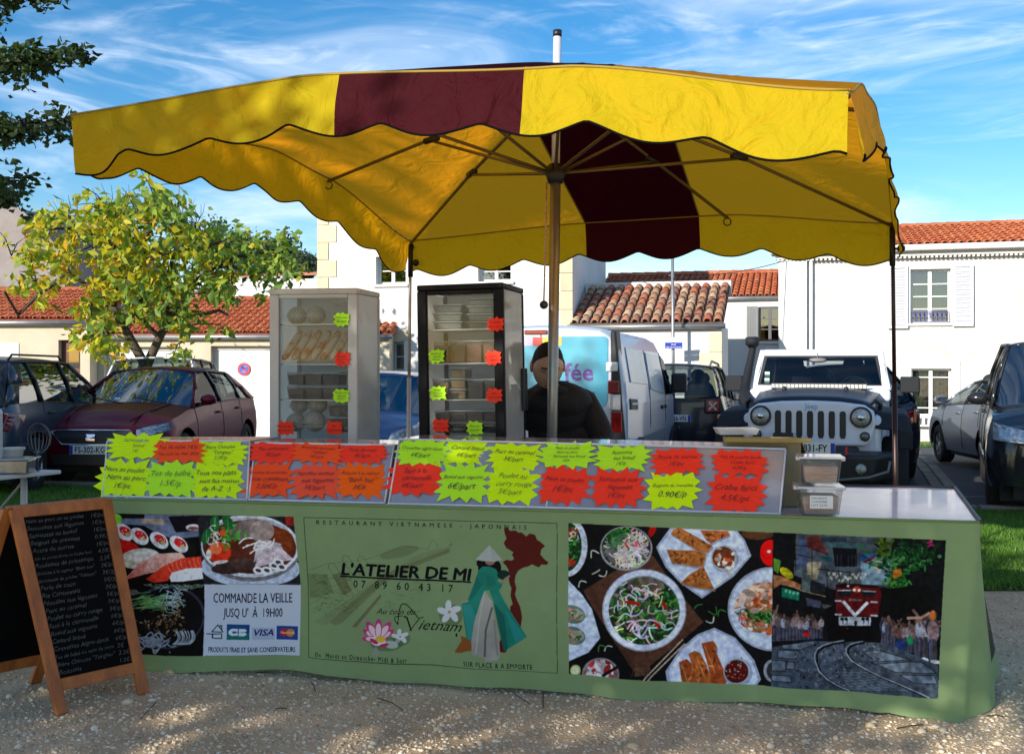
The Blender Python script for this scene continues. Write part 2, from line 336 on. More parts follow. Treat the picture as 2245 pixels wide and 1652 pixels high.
for k in range(45):
    x, y = cr.gauss(580, 60), cr.gauss(880, 55); cv.curve((x-30, y), (x+cr.uniform(0, 90), y+cr.uniform(-60, 70)), cr.uniform(-.4, .4), 7, (.36, .42, .45))
for k in range(150):
    x, y = cr.gauss(540, 120), cr.gauss(1090, 85); cv.ell(x, y, cr.uniform(8, 24), cr.uniform(5, 11), [(.16, .1, .05), (.09, .05, .02), (.3, .23, .14), (.02, .015, .01)][k % 4], cr.uniform(0, 180))
for k in range(34):
    x, y = cr.gauss(420, 80), cr.gauss(1260, 35); cv.curve((x-40, y), (x+50, y+20), cr.uniform(-.8, .8), 12, (.26, .3, .36))
for k in range(14): x = 620+k*13; cv.curve((x, 1310), (x+cr.uniform(0, 60), 1180), .3, 10, (.36, .4, .42), .8)
cv.setclip()
cv.poly([(912, 722), (1838, 745), (1838, 1470), (925, 1425)], (.60, .66, .76))
TXT = (.008, .01, .03)
cv.text('COMMANDE LA VEILLE', 1002, 906, 1755, 922, 96, TXT, .012)
cv.text("JUSQ U'  À  19H00", 1102, 1050, 1662, 1066, 88, TXT, .012)
cv.text('PRODUITS FRAIS ET SANS CONSERVATEURS', 972, 1392, 1792, 1424, 50, TXT, .014)
for P in ([(995, 1195), (1052, 1128), (1105, 1198), (995, 1195)], [(1075, 1158), (1075, 1135), (1092, 1135), (1092, 1180)], [(1005, 1215), (1095, 1218), (1095, 1262), (1005, 1256), (1005, 1215)], [(945, 1212), (1020, 1216)]): cv.line(P, 9, TXT)
cv.poly([(1142, 1122), (1362, 1132), (1365, 1283), (1145, 1275)], (.01, .07, .22)); cv.poly([(1144, 1210), (1364, 1220), (1365, 1283), (1145, 1275)], (.01, .16, .15))
cv.ell(1205, 1203, 45, 36, (.7, .8, .85)); cv.ell(1220, 1204, 22, 14, (.01, .1, .2)); cv.poly([(1215, 1168), (1252, 1170), (1252, 1197), (1210, 1195)], (.7, .8, .85)); cv.poly([(1215, 1212), (1252, 1213), (1252, 1240), (1215, 1238)], (.7, .8, .85))
cv.ell(1300, 1190, 36, 19, (.7, .8, .85)); cv.ell(1300, 1226, 36, 19, (.7, .8, .85)); cv.poly([(1260, 1170), (1300, 1171), (1300, 1245), (1260, 1243)], (.7, .8, .85)); cv.line([(1262, 1208), (1335, 1210)], 5, (.01, .12, .2))
cv.poly([(1385, 1162), (1594, 1174), (1594, 1293), (1388, 1284)], (.42, .5, .62)); cv.text('VISA', 1408, 1243, 1582, 1250, 62, (.02, .02, .14), .03, .25)
cv.poly([(1610, 1155), (1818, 1165), (1818, 1302), (1612, 1292)], (.02, .06, .3)); cv.ell(1682, 1224, 42, 40, (.5, .03, .02)); cv.ell(1742, 1228, 42, 40, (.65, .22, .03)); cv.text('MasterCard', 1650, 1236, 1776, 1240, 24, (.85, .85, .85), .02)
# --- centre: green field with drawing, title, flowers, woman, map
setT(649, 1087.4, .2734)
cv.line([(65, 172), (2095, 215), (2108, 1424), (104, 1336), (65, 172)], 5, (.02, .05, .015))
BR = (.09, .07, .03)
for k in range(7): cv.line([(150+k*14, 1040+k*4), (560+k*14, 760), (1000, 470+k*10), (1235, 415+k*6)], 3, BR, .55)
cv.poly([(270, 1040), (620, 720), (700, 640), (1225, 430), (1225, 465), (760, 660), (380, 1040), (320, 1065)], (.11, .09, .035), .45)
cv.poly([(455, 1075), (680, 805), (690, 830), (490, 1080)], (.14, .05, .03), .6)
for k in range(26): x = 230+k*20; y = 1010-k*17; cv.line([(x, y), (x+4, y+46)], 2.5, BR, .5)
for x, y, h in ((250, 570, 250), (365, 505, 150), (490, 510, 90)): cv.curve((x, y+30), (x+60, y), -.5, 4, BR, .7); cv.line([(x, y+20), (x+h*.6, y+h)], 4, BR, .7); cv.line([(x+60, y+10), (x+60+h*.6, y+h)], 4, BR, .7)
cv.line([(100, 610), (240, 560), (560, 520), (720, 470), (860, 405), (960, 425), (1060, 435)], 4, BR, .6)
cv.curve((1060, 430), (1140, 430), -.9, 4, BR, .6); cv.curve((1225, 400), (1245, 380), .5, 5, BR, .7)
for k in range(90):
    x = cr.uniform(90, 440); y = cr.uniform(650, 960); cv.curve((x, y), (x+cr.uniform(20, 70), y+cr.uniform(-30, 40)), cr.uniform(-.5, .5), 4, (.05, .08, .03), .5)
cv.poly([(80, 640), (240, 650), (300, 800), (100, 850)], (.07, .08, .03), .35); cv.poly([(280, 650), (380, 620), (440, 790), (370, 820)], (.1, .06, .02), .5); cv.ell(830, 460, 160, 42, (.09, .09, .035), -14, .4)
for k in range(60):
    x = cr.uniform(620, 1000); y = cr.uniform(560, 1000); cv.curve((x, y), (x+cr.uniform(20, 60), y+cr.uniform(-20, 30)), .3, 3, (.07, .1, .035), .45)
cv.text('RESTAURANT VIETNAMESE - JAPONNAIS', 165, 228, 1850, 268, 34, (.012, .02, .01), .01, 0, 2.0)
cv.text("L'ATELIER DE MI", 360, 648, 1408, 688, 96, (.004, .004, .006), .045, .12)
cv.line([(352, 662), (880, 684), (1408, 700)], 13, (.004, .004, .006))
cv.text('07 89 60 43 17', 458, 752, 1262, 786, 60, (.006, .012, .006), .01, 0, 1.7)
cv.text('Au coin du', 652, 964, 968, 972, 46, (.006, .01, .006), 0, .45)
cv.text('ietnam', 990, 1092, 1350, 1102, 84, (.006, .012, .006), -.004, .5)
cv.curve((830, 1050), (990, 1000), -.9, 7, (.006, .012, .006)); cv.curve((830, 1050), (860, 980), -.6, 6, (.006, .012, .006)); cv.line([(935, 1100), (900, 995), (880, 985)], 12, (.006, .012, .006)); cv.line([(925, 1100), (1000, 1000), (1030, 992)], 6, (.006, .012, .006)); cv.ell(1305, 1128, 9, 14, (.01, .015, .01))
cv.text('Du  Mardi au Dimanche- Midi & Soir', 162, 1322, 900, 1366, 36, (.01, .015, .01), .012, 0, 1.3)
cv.text('SUR PLACE & A EMPORTE', 1368, 1376, 1912, 1396, 40, (.01, .015, .01), .012, 0, 1.2)
MAP = [(1670, 260), (1690, 245), (1720, 280), (1760, 275), (1790, 295), (1810, 290), (1850, 325), (1875, 300), (1920, 310), (1935, 350), (1960, 365), (2000, 400), (1970, 430), (1965, 470), (2000, 510), (2030, 530), (2020, 550), (1975, 550), (1955, 572), (1925, 560), (1900, 548), (1870, 565), (1830, 575), (1790, 600), (1770, 640), (1765, 690), (1780, 740), (1770, 790), (1790, 840), (1815, 890), (1830, 960), (1828, 1010), (1818, 1060), (1790, 1130), (1740, 1200), (1700, 1260), (1655, 1255), (1650, 1180), (1700, 1100), (1760, 1010), (1735, 940), (1735, 885), (1755, 870), (1735, 800), (1740, 740), (1722, 700), (1712, 640), (1715, 600), (1690, 560), (1662, 535), (1690, 515), (1735, 520), (1755, 505), (1735, 470), (1750, 455), (1720, 435), (1690, 420), (1668, 380), (1690, 340), (1675, 300)]
cv.poly(MAP, (.10, .012, .008)); cv.poly([(1290, 1270), (1330, 1200), (1350, 1175), (1340, 1135), (1375, 1140), (1420, 1165), (1440, 1180), (1430, 1250), (1390, 1255), (1350, 1270)], (.26, .085, .02))
cv.ell(1520, 585, 55, 78, (.004, .004, .005)); cv.ell(1605, 590, 48, 75, (.004, .004, .005)); cv.ell(1490, 545, 40, 35, (.004, .004, .005))
cv.ell(1560, 530, 40, 30, (.3, .17, .12)); cv.poly([(1443, 515), (1553, 396), (1658, 515), (1600, 530), (1500, 528)], (.48, .5, .46), var=.2); cv.poly([(1553, 396), (1658, 515), (1580, 528)], (.36, .38, .35), .6)
TE = (.015, .22, .15); TD = (.008, .11, .09)
cv.poly([(1500, 570), (1470, 600), (1440, 700), (1385, 850), (1350, 865), (1340, 880), (1390, 1150), (1420, 1170), (1470, 1205), (1495, 1190), (1440, 1020), (1490, 890), (1525, 765), (1560, 760), (1600, 850), (1640, 1000), (1690, 1250), (1870, 1130), (1820, 1050), (1690, 850), (1640, 760), (1660, 735), (1670, 700), (1625, 690), (1640, 640), (1610, 590), (1560, 570)], TE, var=.5)
cv.poly([(1350, 880), (1420, 880), (1470, 1010), (1450, 1180), (1400, 1150)], (.03, .27, .24), .8); cv.poly([(1600, 860), (1690, 960), (1720, 1220), (1690, 1250)], TD, .9); cv.poly([(1690, 900), (1860, 1130), (1780, 1180)], (.02, .28, .26), .7); cv.poly([(1455, 640), (1500, 720), (1440, 820), (1400, 850)], TD, .5); cv.poly([(1530, 640), (1590, 650), (1620, 720), (1540, 740)], TD, .4)
cv.poly([(1523, 765), (1590, 850), (1600, 920), (1650, 1130), (1662, 1290), (1640, 1320), (1550, 1330), (1530, 1300), (1440, 1285), (1430, 1180), (1445, 1050), (1495, 850)], (.40, .38, .33), var=.4)
cv.line([(1590, 900), (1545, 1080), (1540, 1290)], 16, (.06, .06, .06), .8); cv.line([(1520, 800), (1490, 1000), (1470, 1270)], 10, (.6, .58, .52), .5); cv.line([(1610, 1000), (1640, 1280)], 16, (.2, .19, .17), .6)
cv.ell(1672, 635, 50, 38, (.006, .03, .02)); cv.line([(1655, 700), (1690, 665), (1720, 645)], 16, (.35, .2, .17)); cv.line([(1340, 866), (1390, 850)], 16, (.4, .28, .24))
def plumeria(cx, cy, r):
    cv.ell(cx+r*.15, cy+r*.25, r*1.02, r*.9, (.05, .09, .03), al=.5)
    for k in range(5):
        a = R(72*k-100); cv.ell(cx+math.cos(a)*r*.58, cy+math.sin(a)*r*.52, r*.48, r*.27, (.66, .68, .7), 72*k-100+12, var=.15)
    cv.ell(cx, cy, r*.14, r*.12, (.35, .35, .06))
plumeria(1240, 945, 98); plumeria(850, 1150, 66)
cv.ell(740, 1210, 130, 60, (.04, .08, .03), al=.5); cv.poly([(655, 1230), (620, 1290), (655, 1318), (690, 1290)], (.3, .33, .25)); cv.ell(780, 1215, 55, 32, (.42, .5, .42), 10)
for a, L in ((-150, 120), (-30, 120), (-125, 140), (-55, 140), (-90, 135), (180, 110), (10, 60)):
    x = 675+math.cos(R(a))*L*.62; y = 1170+math.sin(R(a))*L*.62; cv.ell(x, y, L*.6, L*.22, (.6, .05, .2), a, var=.3); cv.ell(x-math.cos(R(a))*12, y-math.sin(R(a))*12, L*.42, L*.17, (.82, .6, .66), a)
cv.ell(675, 1185, 60, 42, (.85, .72, .76)); cv.ell(692, 1172, 42, 28, (.8, .5, .05), var=.4); cv.ell(640, 1190, 38, 16, (.5, .03, .12), 30); cv.ell(720, 1222, 42, 14, (.5, .03, .12), -15)
# --- right: food on a dark table
setT(1227.7, 1087.4, .2761)
FD = [(68, 212), (1695, 288), (1680, 1532), (80, 1420)]
cv.poly(FD, (.012, .012, .013), var=.6); cv.setclip(FD); FC = cv.clip.copy()
for k in range(60): y = cr.uniform(220, 1500); x = cr.uniform(70, 1600); cv.line([(x, y), (x+cr.uniform(40, 200), y+8)], 3, (.028, .026, .026), .7)
PL = (.50, .55, .66)
cv.poly([(190, 750), (560, 520), (740, 470), (860, 640), (1140, 1010), (1000, 1130), (660, 1400), (600, 1400), (430, 1150), (250, 860)], (.115, .055, .035), var=.5)
for k in range(30): x = 600+k*4; cv.line([(x, 1370-k*.5), (x+cr.uniform(-25, 25), 1430)], 5, (.14, .08, .05))
cv.ell(60, 400, 160, 240, (.5, .54, .6)); cv.ell(55, 400, 120, 200, (.02, .05, .025))
def herbs(cx, cy, sx, sy, n, cols, l=22, w=10):
    for k in range(n): cv.ell(cr.gauss(cx, sx), cr.gauss(cy, sy), cr.uniform(.5, 1.3)*l, cr.uniform(.5, 1.2)*w, tuple(q*bb for q in cols[k % len(cols)]) if (bb := cr.uniform(.45, 1.25)) else 0, cr.uniform(0, 180))
def strands(cx, cy, sx, sy, n, col, L=60, w=9):
    for k in range(n):
        x, y = cr.gauss(cx, sx), cr.gauss(cy, sy); a = cr.uniform(0, 2*PI); c = tuple(q*cr.uniform(.6, 1.2) for q in col); cv.curve((x, y), (x+L*math.cos(a), y+L*math.sin(a)), cr.uniform(-.5, .5), w, c)
GC = [(.02, .12, .03), (.05, .22, .05), (.01, .06, .02), (.12, .3, .06)]; MC = [(.14, .1, .08), (.2, .15, .12), (.08, .05, .04), (.26, .22, .18)]
ellclip(55, 400, 120, 200, FC); herbs(110, 400, 35, 90, 60, GC); herbs(95, 290, 20, 18, 10, [(.5, .04, .02)]); herbs(95, 520, 22, 16, 8, [(.5, .04, .02)]); strands(100, 300, 30, 30, 8, (.6, .6, .5), 40); cv.clip = FC
cv.ell(528, 415, 208, 178, (.30, .31, .31)); cv.ell(528, 410, 195, 165, (.03, .03, .03), var=.5); cv.ell(528, 420, 170, 150, (.1, .1, .09), var=.8)
ellclip(528, 412, 190, 165, FC); strands(560, 420, 80, 80, 130, (.58, .53, .47), 75, 11); herbs(420, 320, 40, 35, 50, GC, 34, 20); herbs(500, 270, 30, 15, 14, GC, 30, 14); herbs(600, 380, 50, 20, 5, [(.5, .03, .03)], 30, 8)
cv.clip = FC
for k in range(7): cv.curve((330+k*3, 420+k*12), (720-k*3, 450+k*12), -.35, 3, (.35, .37, .38), .7)
cv.ell(735, 270, 26, 55, (.4, .01, .01), 20); 
cv.poly([(765, 405), (880, 245), (1170, 240), (1400, 262), (1470, 350), (1520, 475), (1380, 640), (1130, 815), (960, 690), (840, 560)], (.33, .37, .46)); cv.poly([(785, 405), (900, 262), (1170, 256), (1385, 275), (1455, 355), (1500, 475), (1370, 625), (1130, 795), (970, 675), (855, 550)], PL, var=.1)
FR = (.36, .15, .045)
def fried(P, c=FR):
    cv.poly([(x+8, y+14) for x, y in P], (.2, .22, .28), .7); cv.poly(P, c, var=.7)
    x0, x1 = min(p[0] for p in P), max(p[0] for p in P); y0, y1 = min(p[1] for p in P), max(p[1] for p in P); old = cv.clip; base = cv.clip.copy(); q = cv.fillmask(cv.pts(P)); cc = np.zeros_like(base); cc[q[3]:q[4], q[1]:q[2]] = q[0]; cv.clip = cc
    herbs((x0+x1)/2, (y0+y1)/2, (x1-x0)/3.5, (y1-y0)/3.5, 46, [(.22, .07, .02), (.48, .22, .07), (.3, .1, .02), (.42, .17, .05)], 20, 8); cv.clip = old
fried([(900, 262), (960, 250), (1215, 395), (1170, 450), (1090, 430), (880, 300)]); fried([(1115, 268), (1335, 275), (1350, 305), (1200, 375), (1150, 330)], (.42, .13, .04)); fried([(848, 425), (1080, 430), (1165, 455), (1140, 555), (1090, 562), (890, 530)]); fried([(1140, 555), (1230, 748), (1110, 735), (960, 695), (1020, 630)])
def dip(x, y, r, c):
    cv.ell(x+12, y+10, r*1.1, r*1.1, (.2, .22, .28), al=.6); cv.ell(x, y, r, r*.97, (.4, .4, .42)); cv.ell(x, y, r*.9, r*.88, (.03, .02, .02)); cv.ell(x, y, r*.85, r*.83, c, var=.6)
dip(1300, 488, 98, (.16, .05, .02)); herbs(1310, 500, 38, 38, 26, [(.7, .62, .5), (.6, .1, .03), (.72, .66, .56), (.3, .1, .05)], 26, 16)
cv.ell(1570, 300, 130, 45, (.12, .055, .025)); cv.ell(1670, 450, 80, 105, (.72, .01, .01)); cv.ell(1660, 440, 16, 12, (.9, .6, .6))
cv.ell(673, 908, 332, 328, (.36, .39, .47)); cv.ell(673, 906, 322, 318, (.55, .59, .69)); cv.ell(673, 908, 282, 277, (.22, .26, .3)); cv.ell(673, 912, 278, 270, (.03, .055, .025), var=.7)
ellclip(673, 912, 278, 270, FC); herbs(560, 780, 90, 80, 60, MC, 40, 26); herbs(700, 960, 100, 90, 80, MC, 36, 22); herbs(820, 900, 80, 130, 150, GC, 26, 12); herbs(500, 900, 90, 130, 70, GC, 30, 12); herbs(620, 1100, 110, 40, 60, GC, 30, 10); herbs(640, 950, 60, 50, 30, GC)
herbs(700, 700, 70, 40, 26, [(.2, .17, .12), (.13, .1, .07)], 44, 30)
strands(600, 1060, 90, 60, 26, (.62, .64, .58), 100, 12); strands(620, 760, 90, 60, 22, (.6, .62, .56), 75, 10); strands(840, 950, 60, 120, 14, (.5, .58, .46), 90, 9); strands(480, 900, 50, 60, 8, (.55, .58, .5), 80, 10)
for x, y, a in ((560, 845, 10), (780, 1030, 50), (835, 870, 60), (610, 850, 20)): cv.ell(x, y, 40, 14, (.42, .02, .02), a)
cv.clip = FC
for d in (0, 36): cv.line([(665+d, 1470), (975+d*.4, 1150+d)], 13, (.5, .4, .32)); cv.line([(669+d, 1472), (975+d*.4, 1156+d)], 4, (.2, .15, .1))
cv.poly([(66, 660), (180, 780), (260, 900), (325, 1130), (230, 1250), (66, 1320)], PL); 
for y in (940, 1110): cv.ell(110, y, 100, 72, (.16, .2, .16), 18, var=.8); cv.ell(80, y-20, 36, 34, (.5, .2, .17), var=.5); cv.ell(140, y, 60, 40, (.4, .45, .38), 20, al=.5); herbs(120, y+10, 40, 22, 20, [(.3, .35, .25), (.08, .16, .06), (.5, .2, .12)], 18, 9)
cv.ell(1690, 905, 360, 342, (.34, .37, .45)); cv.ell(1692, 905, 345, 326, PL); cv.ell(1700, 905, 300, 250, (.42, .46, .54), al=.7)
ellclip(1650, 900, 270, 215, FC); herbs(1590, 900, 80, 100, 160, [(.55, .25, .12), (.62, .4, .3), (.6, .12, .04), (.3, .14, .05), (.68, .52, .42)], 42, 20); strands(1540, 1020, 80, 60, 50, (.34, .18, .09), 90, 11); herbs(1600, 960, 60, 24, 60, GC, 22, 12); herbs(1640, 730, 60, 25, 30, [(.7, .3, .15), (.65, .5, .4)], 36, 16); herbs(1480, 800, 40, 60, 14, [(.66, .5, .42)], 50, 26); herbs(1440, 1000, 20, 60, 8, [(.5, .04, .02)], 24, 10)
cv.clip = FC; cv.poly([(840, 1400), (960, 1220), (1085, 1110), (1225, 1055), (1390, 1140), (1540, 1320), (1595, 1470), (1540, 1560), (860, 1520)], (.34, .37, .47)); cv.poly([(862, 1400), (975, 1232), (1095, 1125), (1225, 1075), (1380, 1155), (1522, 1330), (1572, 1468), (1520, 1560), (880, 1520)], (.52, .56, .70), var=.1)
RL = (.33, .08, .025)
fried([(945, 1330), (1005, 1305), (1040, 1340), (1095, 1500), (1080, 1560), (980, 1560), (960, 1440)], RL); fried([(1020, 1265), (1070, 1240), (1115, 1262), (1160, 1350), (1215, 1510), (1110, 1530), (1060, 1400)], (.4, .12, .03)); fried([(1122, 1180), (1215, 1162), (1245, 1210), (1240, 1260), (1300, 1400), (1320, 1520), (1215, 1540), (1170, 1350)], RL)
for P in ([(965, 1350), (1010, 1480)], [(1085, 1290), (1150, 1460)], [(1150, 1210), (1230, 1420)]): cv.line(P, 9, (.6, .32, .14), .55)
dip(1400, 1412, 105, (.12, .012, .01)); herbs(1400, 1410, 48, 48, 26, [(.45, .2, .15), (.5, .42, .38)], 9, 6)
cv.ell(330, 1420, 150, 130, (.26, .25, .26)); cv.ell(330, 1420, 135, 118, (.32, .2, .2), var=.6); ellclip(330, 1420, 135, 118, FC); herbs(320, 1400, 70, 60, 50, [(.62, .56, .56), (.5, .05, .06), (.66, .6, .62)], 36, 24); cv.clip = FC; cv.line([(350, 1430), (480, 1350)], 24, (.015, .012, .012)); cv.ell(130, 1390, 40, 45, (.45, .48, .2)); cv.ell(130, 1390, 28, 33, (.62, .62, .42))
for x, y in ((280, 470), (290, 600), (345, 610), (185, 700), (1190, 980), (1100, 880), (1210, 900), (1285, 940), (390, 1215), (340, 1220)): cv.curve((x-30, y+20), (x+30, y-15), cr.uniform(-.8, .8), 9, (.5, .52, .46) if cr.random() < .6 else (.06, .2, .05))
cv.ell(1690, 1400, 75, 90, (.3, .31, .34)); cv.ell(1700, 1400, 60, 75, (.05, .05, .05)); cv.setclip()
# --- far right: street with railway
setT(1666.2, 1122.5, .2654)
TR = [(108, 165), (1538, 230), (1475, 1530), (92, 1465)]
cv.poly(TR, (.012, .014, .017)); cv.setclip(TR)
cv.poly([(300, 160), (1100, 190), (1080, 620), (600, 640), (280, 520)], (.10, .12, .14), var=.5); cv.poly([(830, 400), (1100, 330), (1080, 600), (840, 610)], (.2, .3, .36), var=.5); cv.poly([(1000, 200), (1100, 190), (1070, 420), (980, 440)], (.16, .2, .24), var=.5)
cv.poly([(370, 205), (490, 185), (560, 350), (400, 300)], (.16, .04, .035), var=.3); cv.poly([(330, 220), (380, 190), (410, 420), (300, 470)], (.09, .12, .2), var=.4); cv.poly([(390, 410), (510, 410), (470, 560), (390, 540)], (.33, .29, .2), var=.4)
cv.poly([(500, 200), (720, 210), (720, 245), (500, 240)], (.03, .05, .07)); cv.poly([(540, 250), (900, 258), (880, 290), (570, 285)], (.08, .16, .16)); cv.poly([(600, 290), (800, 300), (800, 450), (620, 450)], (.01, .012, .02))
for k in range(6): cv.line([(640+k*30, 350), (640+k*30, 450)], 3, (.08, .08, .09))
cv.poly([(830, 350), (990, 330), (830, 412)], (.03, .14, .34)); cv.poly([(830, 412), (985, 345), (900, 410)], (.22, .02, .03)); cv.poly([(510, 370), (600, 365), (595, 410), (520, 400)], (.02, .1, .12)); cv.poly([(940, 400), (1010, 380), (1000, 500), (940, 500)], (.4, .4, .36))
for P in ([(210, 270), (430, 280)], [(430, 300), (560, 350)], [(230, 330), (440, 380)], [(260, 200), (260, 470)], [(290, 210), (295, 480)], [(430, 280), (430, 540)], [(480, 470), (760, 500)], [(860, 410), (1090, 500)], [(840, 350), (1100, 520)], [(1000, 210), (1110, 290)], [(1150, 420), (1530, 310)], [(550, 480), (560, 640)], [(650, 480), (655, 590)], [(740, 490), (740, 590)]): cv.line(P, 7, (.012, .012, .014))
for k in range(26): x = 570+k*12; cv.ell(x, 530+cr.uniform(-25, 40), 8, 14, (.5, .5, .42), al=.8)
cv.poly([(115, 380), (175, 400), (150, 510), (115, 480)], (.14, .3, .05), var=.6); cv.ell(220, 505, 66, 34, (.48, .44, .02), 38)
cv.poly([(110, 520), (180, 530), (340, 600), (335, 640), (170, 600), (110, 640)], (.35, .16, .07), var=.8); cv.line([(110, 545), (345, 650), (540, 700)], 10, (.3, .24, .16)); cv.poly([(180, 625), (330, 665), (320, 735), (182, 705)], (.01, .2, .12))
for k in range(4): cv.ell(215+k*32, 655+k*8, 11, 14, (.2, .5, .36))
cv.poly([(345, 500), (418, 520), (415, 665), (345, 650)], (.12, .15, .15)); cv.poly([(420, 560), (540, 600), (535, 690), (420, 670)], (.025, .03, .035)); cv.poly([(380, 710), (505, 740), (500, 795), (390, 780)], (.09, .1, .15)); cv.poly([(505, 760), (620, 780), (620, 820), (520, 795)], (.12, .12, .12))
herbs(1180, 380, 130, 60, 170, [(.02, .1, .03), (.04, .2, .06), (.01, .05, .02), (.1, .3, .1)], 30, 13); herbs(1020, 290, 30, 40, 50, [(.14, .2, .02), (.08, .14, .02)], 22, 12); herbs(1150, 590, 50, 50, 70, GC, 26, 12); herbs(1320, 300, 120, 50, 60, [(.01, .04, .015), (.02, .08, .03)], 34, 14); herbs(1410, 255, 12, 14, 12, [(.3, .03, .12)], 12, 9); cv.poly([(1095, 480), (1165, 465), (1165, 530), (1100, 550)], (.52, .22, .03))
cv.poly([(540, 800), (640, 760), (1000, 700), (1040, 1080), (560, 1075)], (.008, .008, .01)); cv.poly([(1000, 640), (1400, 600), (1500, 1000), (1460, 1250), (1020, 1220)], (.008, .009, .01))
def folk(x, y, h, n):
    for k in range(n):
        a = x+cr.uniform(-1, 1)*10; c = [(.3, .22, .22), (.32, .36, .44), (.05, .06, .1), (.22, .12, .1), (.12, .12, .14), (.36, .34, .36)][cr.randrange(6)]
        cv.ell(a, y-h*.88, h*.065, h*.08, (.10, .065, .05)); cv.ell(a, y-h*.62, h*.12, h*.21, c, cr.uniform(-12, 12)); cv.line([(a, y-h*.7), (a+cr.uniform(-.3, .3)*h, y-h*cr.uniform(.75, 1.1))], h*.055, (.2, .13, .11)); cv.line([(a-4, y-h*.45), (a-6, y)], h*.08, (.1, .11, .17)); cv.line([(a+6, y-h*.45), (a+9, y)], h*.07, (.07, .06, .07))
for k in range(16): folk(120+k*26, 1075-k*2, cr.uniform(200, 290)-k*6, 1)
for k in range(14): folk(1010+k*27, 1110+k*6, cr.uniform(170, 260), 1)
for k in range(5): folk(1290+k*40, 1200+k*6, 330+k*22, 1)
folk(1430, 1250, 420, 1); cv.line([(1220, 885), (1330, 880), (1400, 840)], 22, (.42, .27, .22)); cv.ell(1430, 860, 26, 45, (.5, .18, .05)); cv.ell(1160, 1120, 45, 60, (.03, .06, .2)); cv.ell(1240, 1070, 30, 40, (.03, .24, .12)); cv.poly([(360, 990), (415, 1000), (415, 1035), (360, 1030)], (.45, .02, .02))
for x in (1360, 1440, 1465): cv.ell(x, 1220+(x-1360)*.2, 34, 15, (.5, .55, .6), 8)
cv.poly([(625, 600), (700, 590), (960, 605), (1000, 650), (1000, 720), (970, 870), (630, 860)], (.14, .012, .015), var=.4); cv.poly([(625, 600), (700, 588), (960, 605), (990, 630), (625, 625)], (.03, .008, .01))
for P in ([(640, 650), (750, 648), (750, 700), (640, 705)], [(848, 655), (955, 660), (955, 705), (848, 705)]): cv.poly(P, (.02, .025, .03)); cv.line(P[:2], 9, (.5, .52, .55))
cv.glow(800, 640, 34, (.7, .12, .05), .8); cv.ell(778, 646, 13, 12, (.95, .8, .7)); cv.ell(820, 648, 13, 12, (.95, .8, .7)); cv.ell(728, 612, 11, 10, (.5, .5, .5))
cv.text('D12E-661', 738, 736, 845, 740, 18, (.45, .42, .4), .01); cv.line([(690, 745), (785, 860), (885, 755)], 26, (.6, .62, .66))
for P in ([(624, 735), (670, 737)], [(916, 748), (970, 750)], [(624, 852), (670, 854)], [(916, 862), (970, 864)]): cv.line(P, 14, (.5, .52, .55))
cv.poly([(650, 868), (916, 876), (914, 948), (652, 942)], (.42, .45, .5)); 
for x in (678, 712, 850, 888): cv.ell(x, 890, 15, 15, (.02, .02, .02)); cv.line([(x+8, 905), (x+6, 930)], 8, (.02, .02, .02))
cv.ell(790, 925, 14, 22, (.03, .03, .03)); cv.poly([(650, 945), (915, 950), (925, 1080), (640, 1075)], (.006, .006, .008)); cv.ell(722, 970, 7, 6, (.3, .02, .02))
cv.poly([(92, 1130), (400, 1070), (1040, 1090), (1478, 1270), (1475, 1530), (92, 1465)], (.085, .105, .135), var=.5)
for P in ([(180, 1110), (440, 1070), (460, 1095), (330, 1145), (190, 1140)], [(150, 1150), (330, 1150), (300, 1220), (145, 1215)], [(850, 1160), (990, 1150), (1250, 1230), (950, 1240)], [(960, 1260), (1330, 1240), (1460, 1330), (1120, 1330)], [(95, 1240), (215, 1238), (210, 1320), (95, 1325)], [(225, 1245), (290, 1250), (285, 1305), (218, 1300)], [(1150, 1350), (1440, 1350), (1470, 1420), (1260, 1410)], [(95, 1360), (250, 1360), (265, 1410), (95, 1408)]): cv.poly(P, (.18, .22, .27), .85, var=.3); cv.line(P+[P[0]], 6, (.02, .025, .03))
for k in range(240): x, y = cr.uniform(290, 1000), cr.uniform(1100, 1470); cv.ell(x, y, cr.uniform(4, 14), cr.uniform(3, 8), [(.04, .05, .07), (.14, .17, .2), (.02, .02, .03), (.2, .24, .28)][k % 4], cr.uniform(0, 180))
for k in range(12): y = 1330+k*13; x = 640+k*10; cv.line([(x, y), (x+330+k*12, y+6)], 7, (.24, .28, .33), .7); cv.line([(x, y+7), (x+330+k*12, y+12)], 5, (.015, .02, .025), .8)
def rail(P):
    cv.line([(x+12, y+8) for x, y in P], 22, (.01, .01, .012)); cv.line(P, 12, (.2, .22, .25)); cv.line([(x-3, y-2) for x, y in P], 4, (.42, .46, .5))
rail([(690, 1070), (600, 1085), (520, 1110), (475, 1140), (455, 1180), (458, 1240), (490, 1320), (560, 1390), (640, 1440), (740, 1490)]); rail([(850, 1078), (780, 1090), (735, 1110), (712, 1140), (715, 1180), (760, 1240), (860, 1300), (1000, 1365), (1180, 1440), (1400, 1525)])
cv.curve((870, 1085), (990, 1170), .3, 6, (.15, .17, .2)); cv.setclip()
# side of the cloth: a dark print inside the green border
cv.T = lambda p: (p[0]/1.3*TW, p[1]*TH)
cv.poly([(1.075, .16), (1.27, .16), (1.27, .86), (1.075, .86)], (.02, .018, .015), var=.8)
for k in range(24): cv.curve((cr.uniform(1.08, 1.24), cr.uniform(.2, .8)), (cr.uniform(1.08, 1.26), cr.uniform(.2, .85)), .2, .004, (.14, .1, .06), .7)
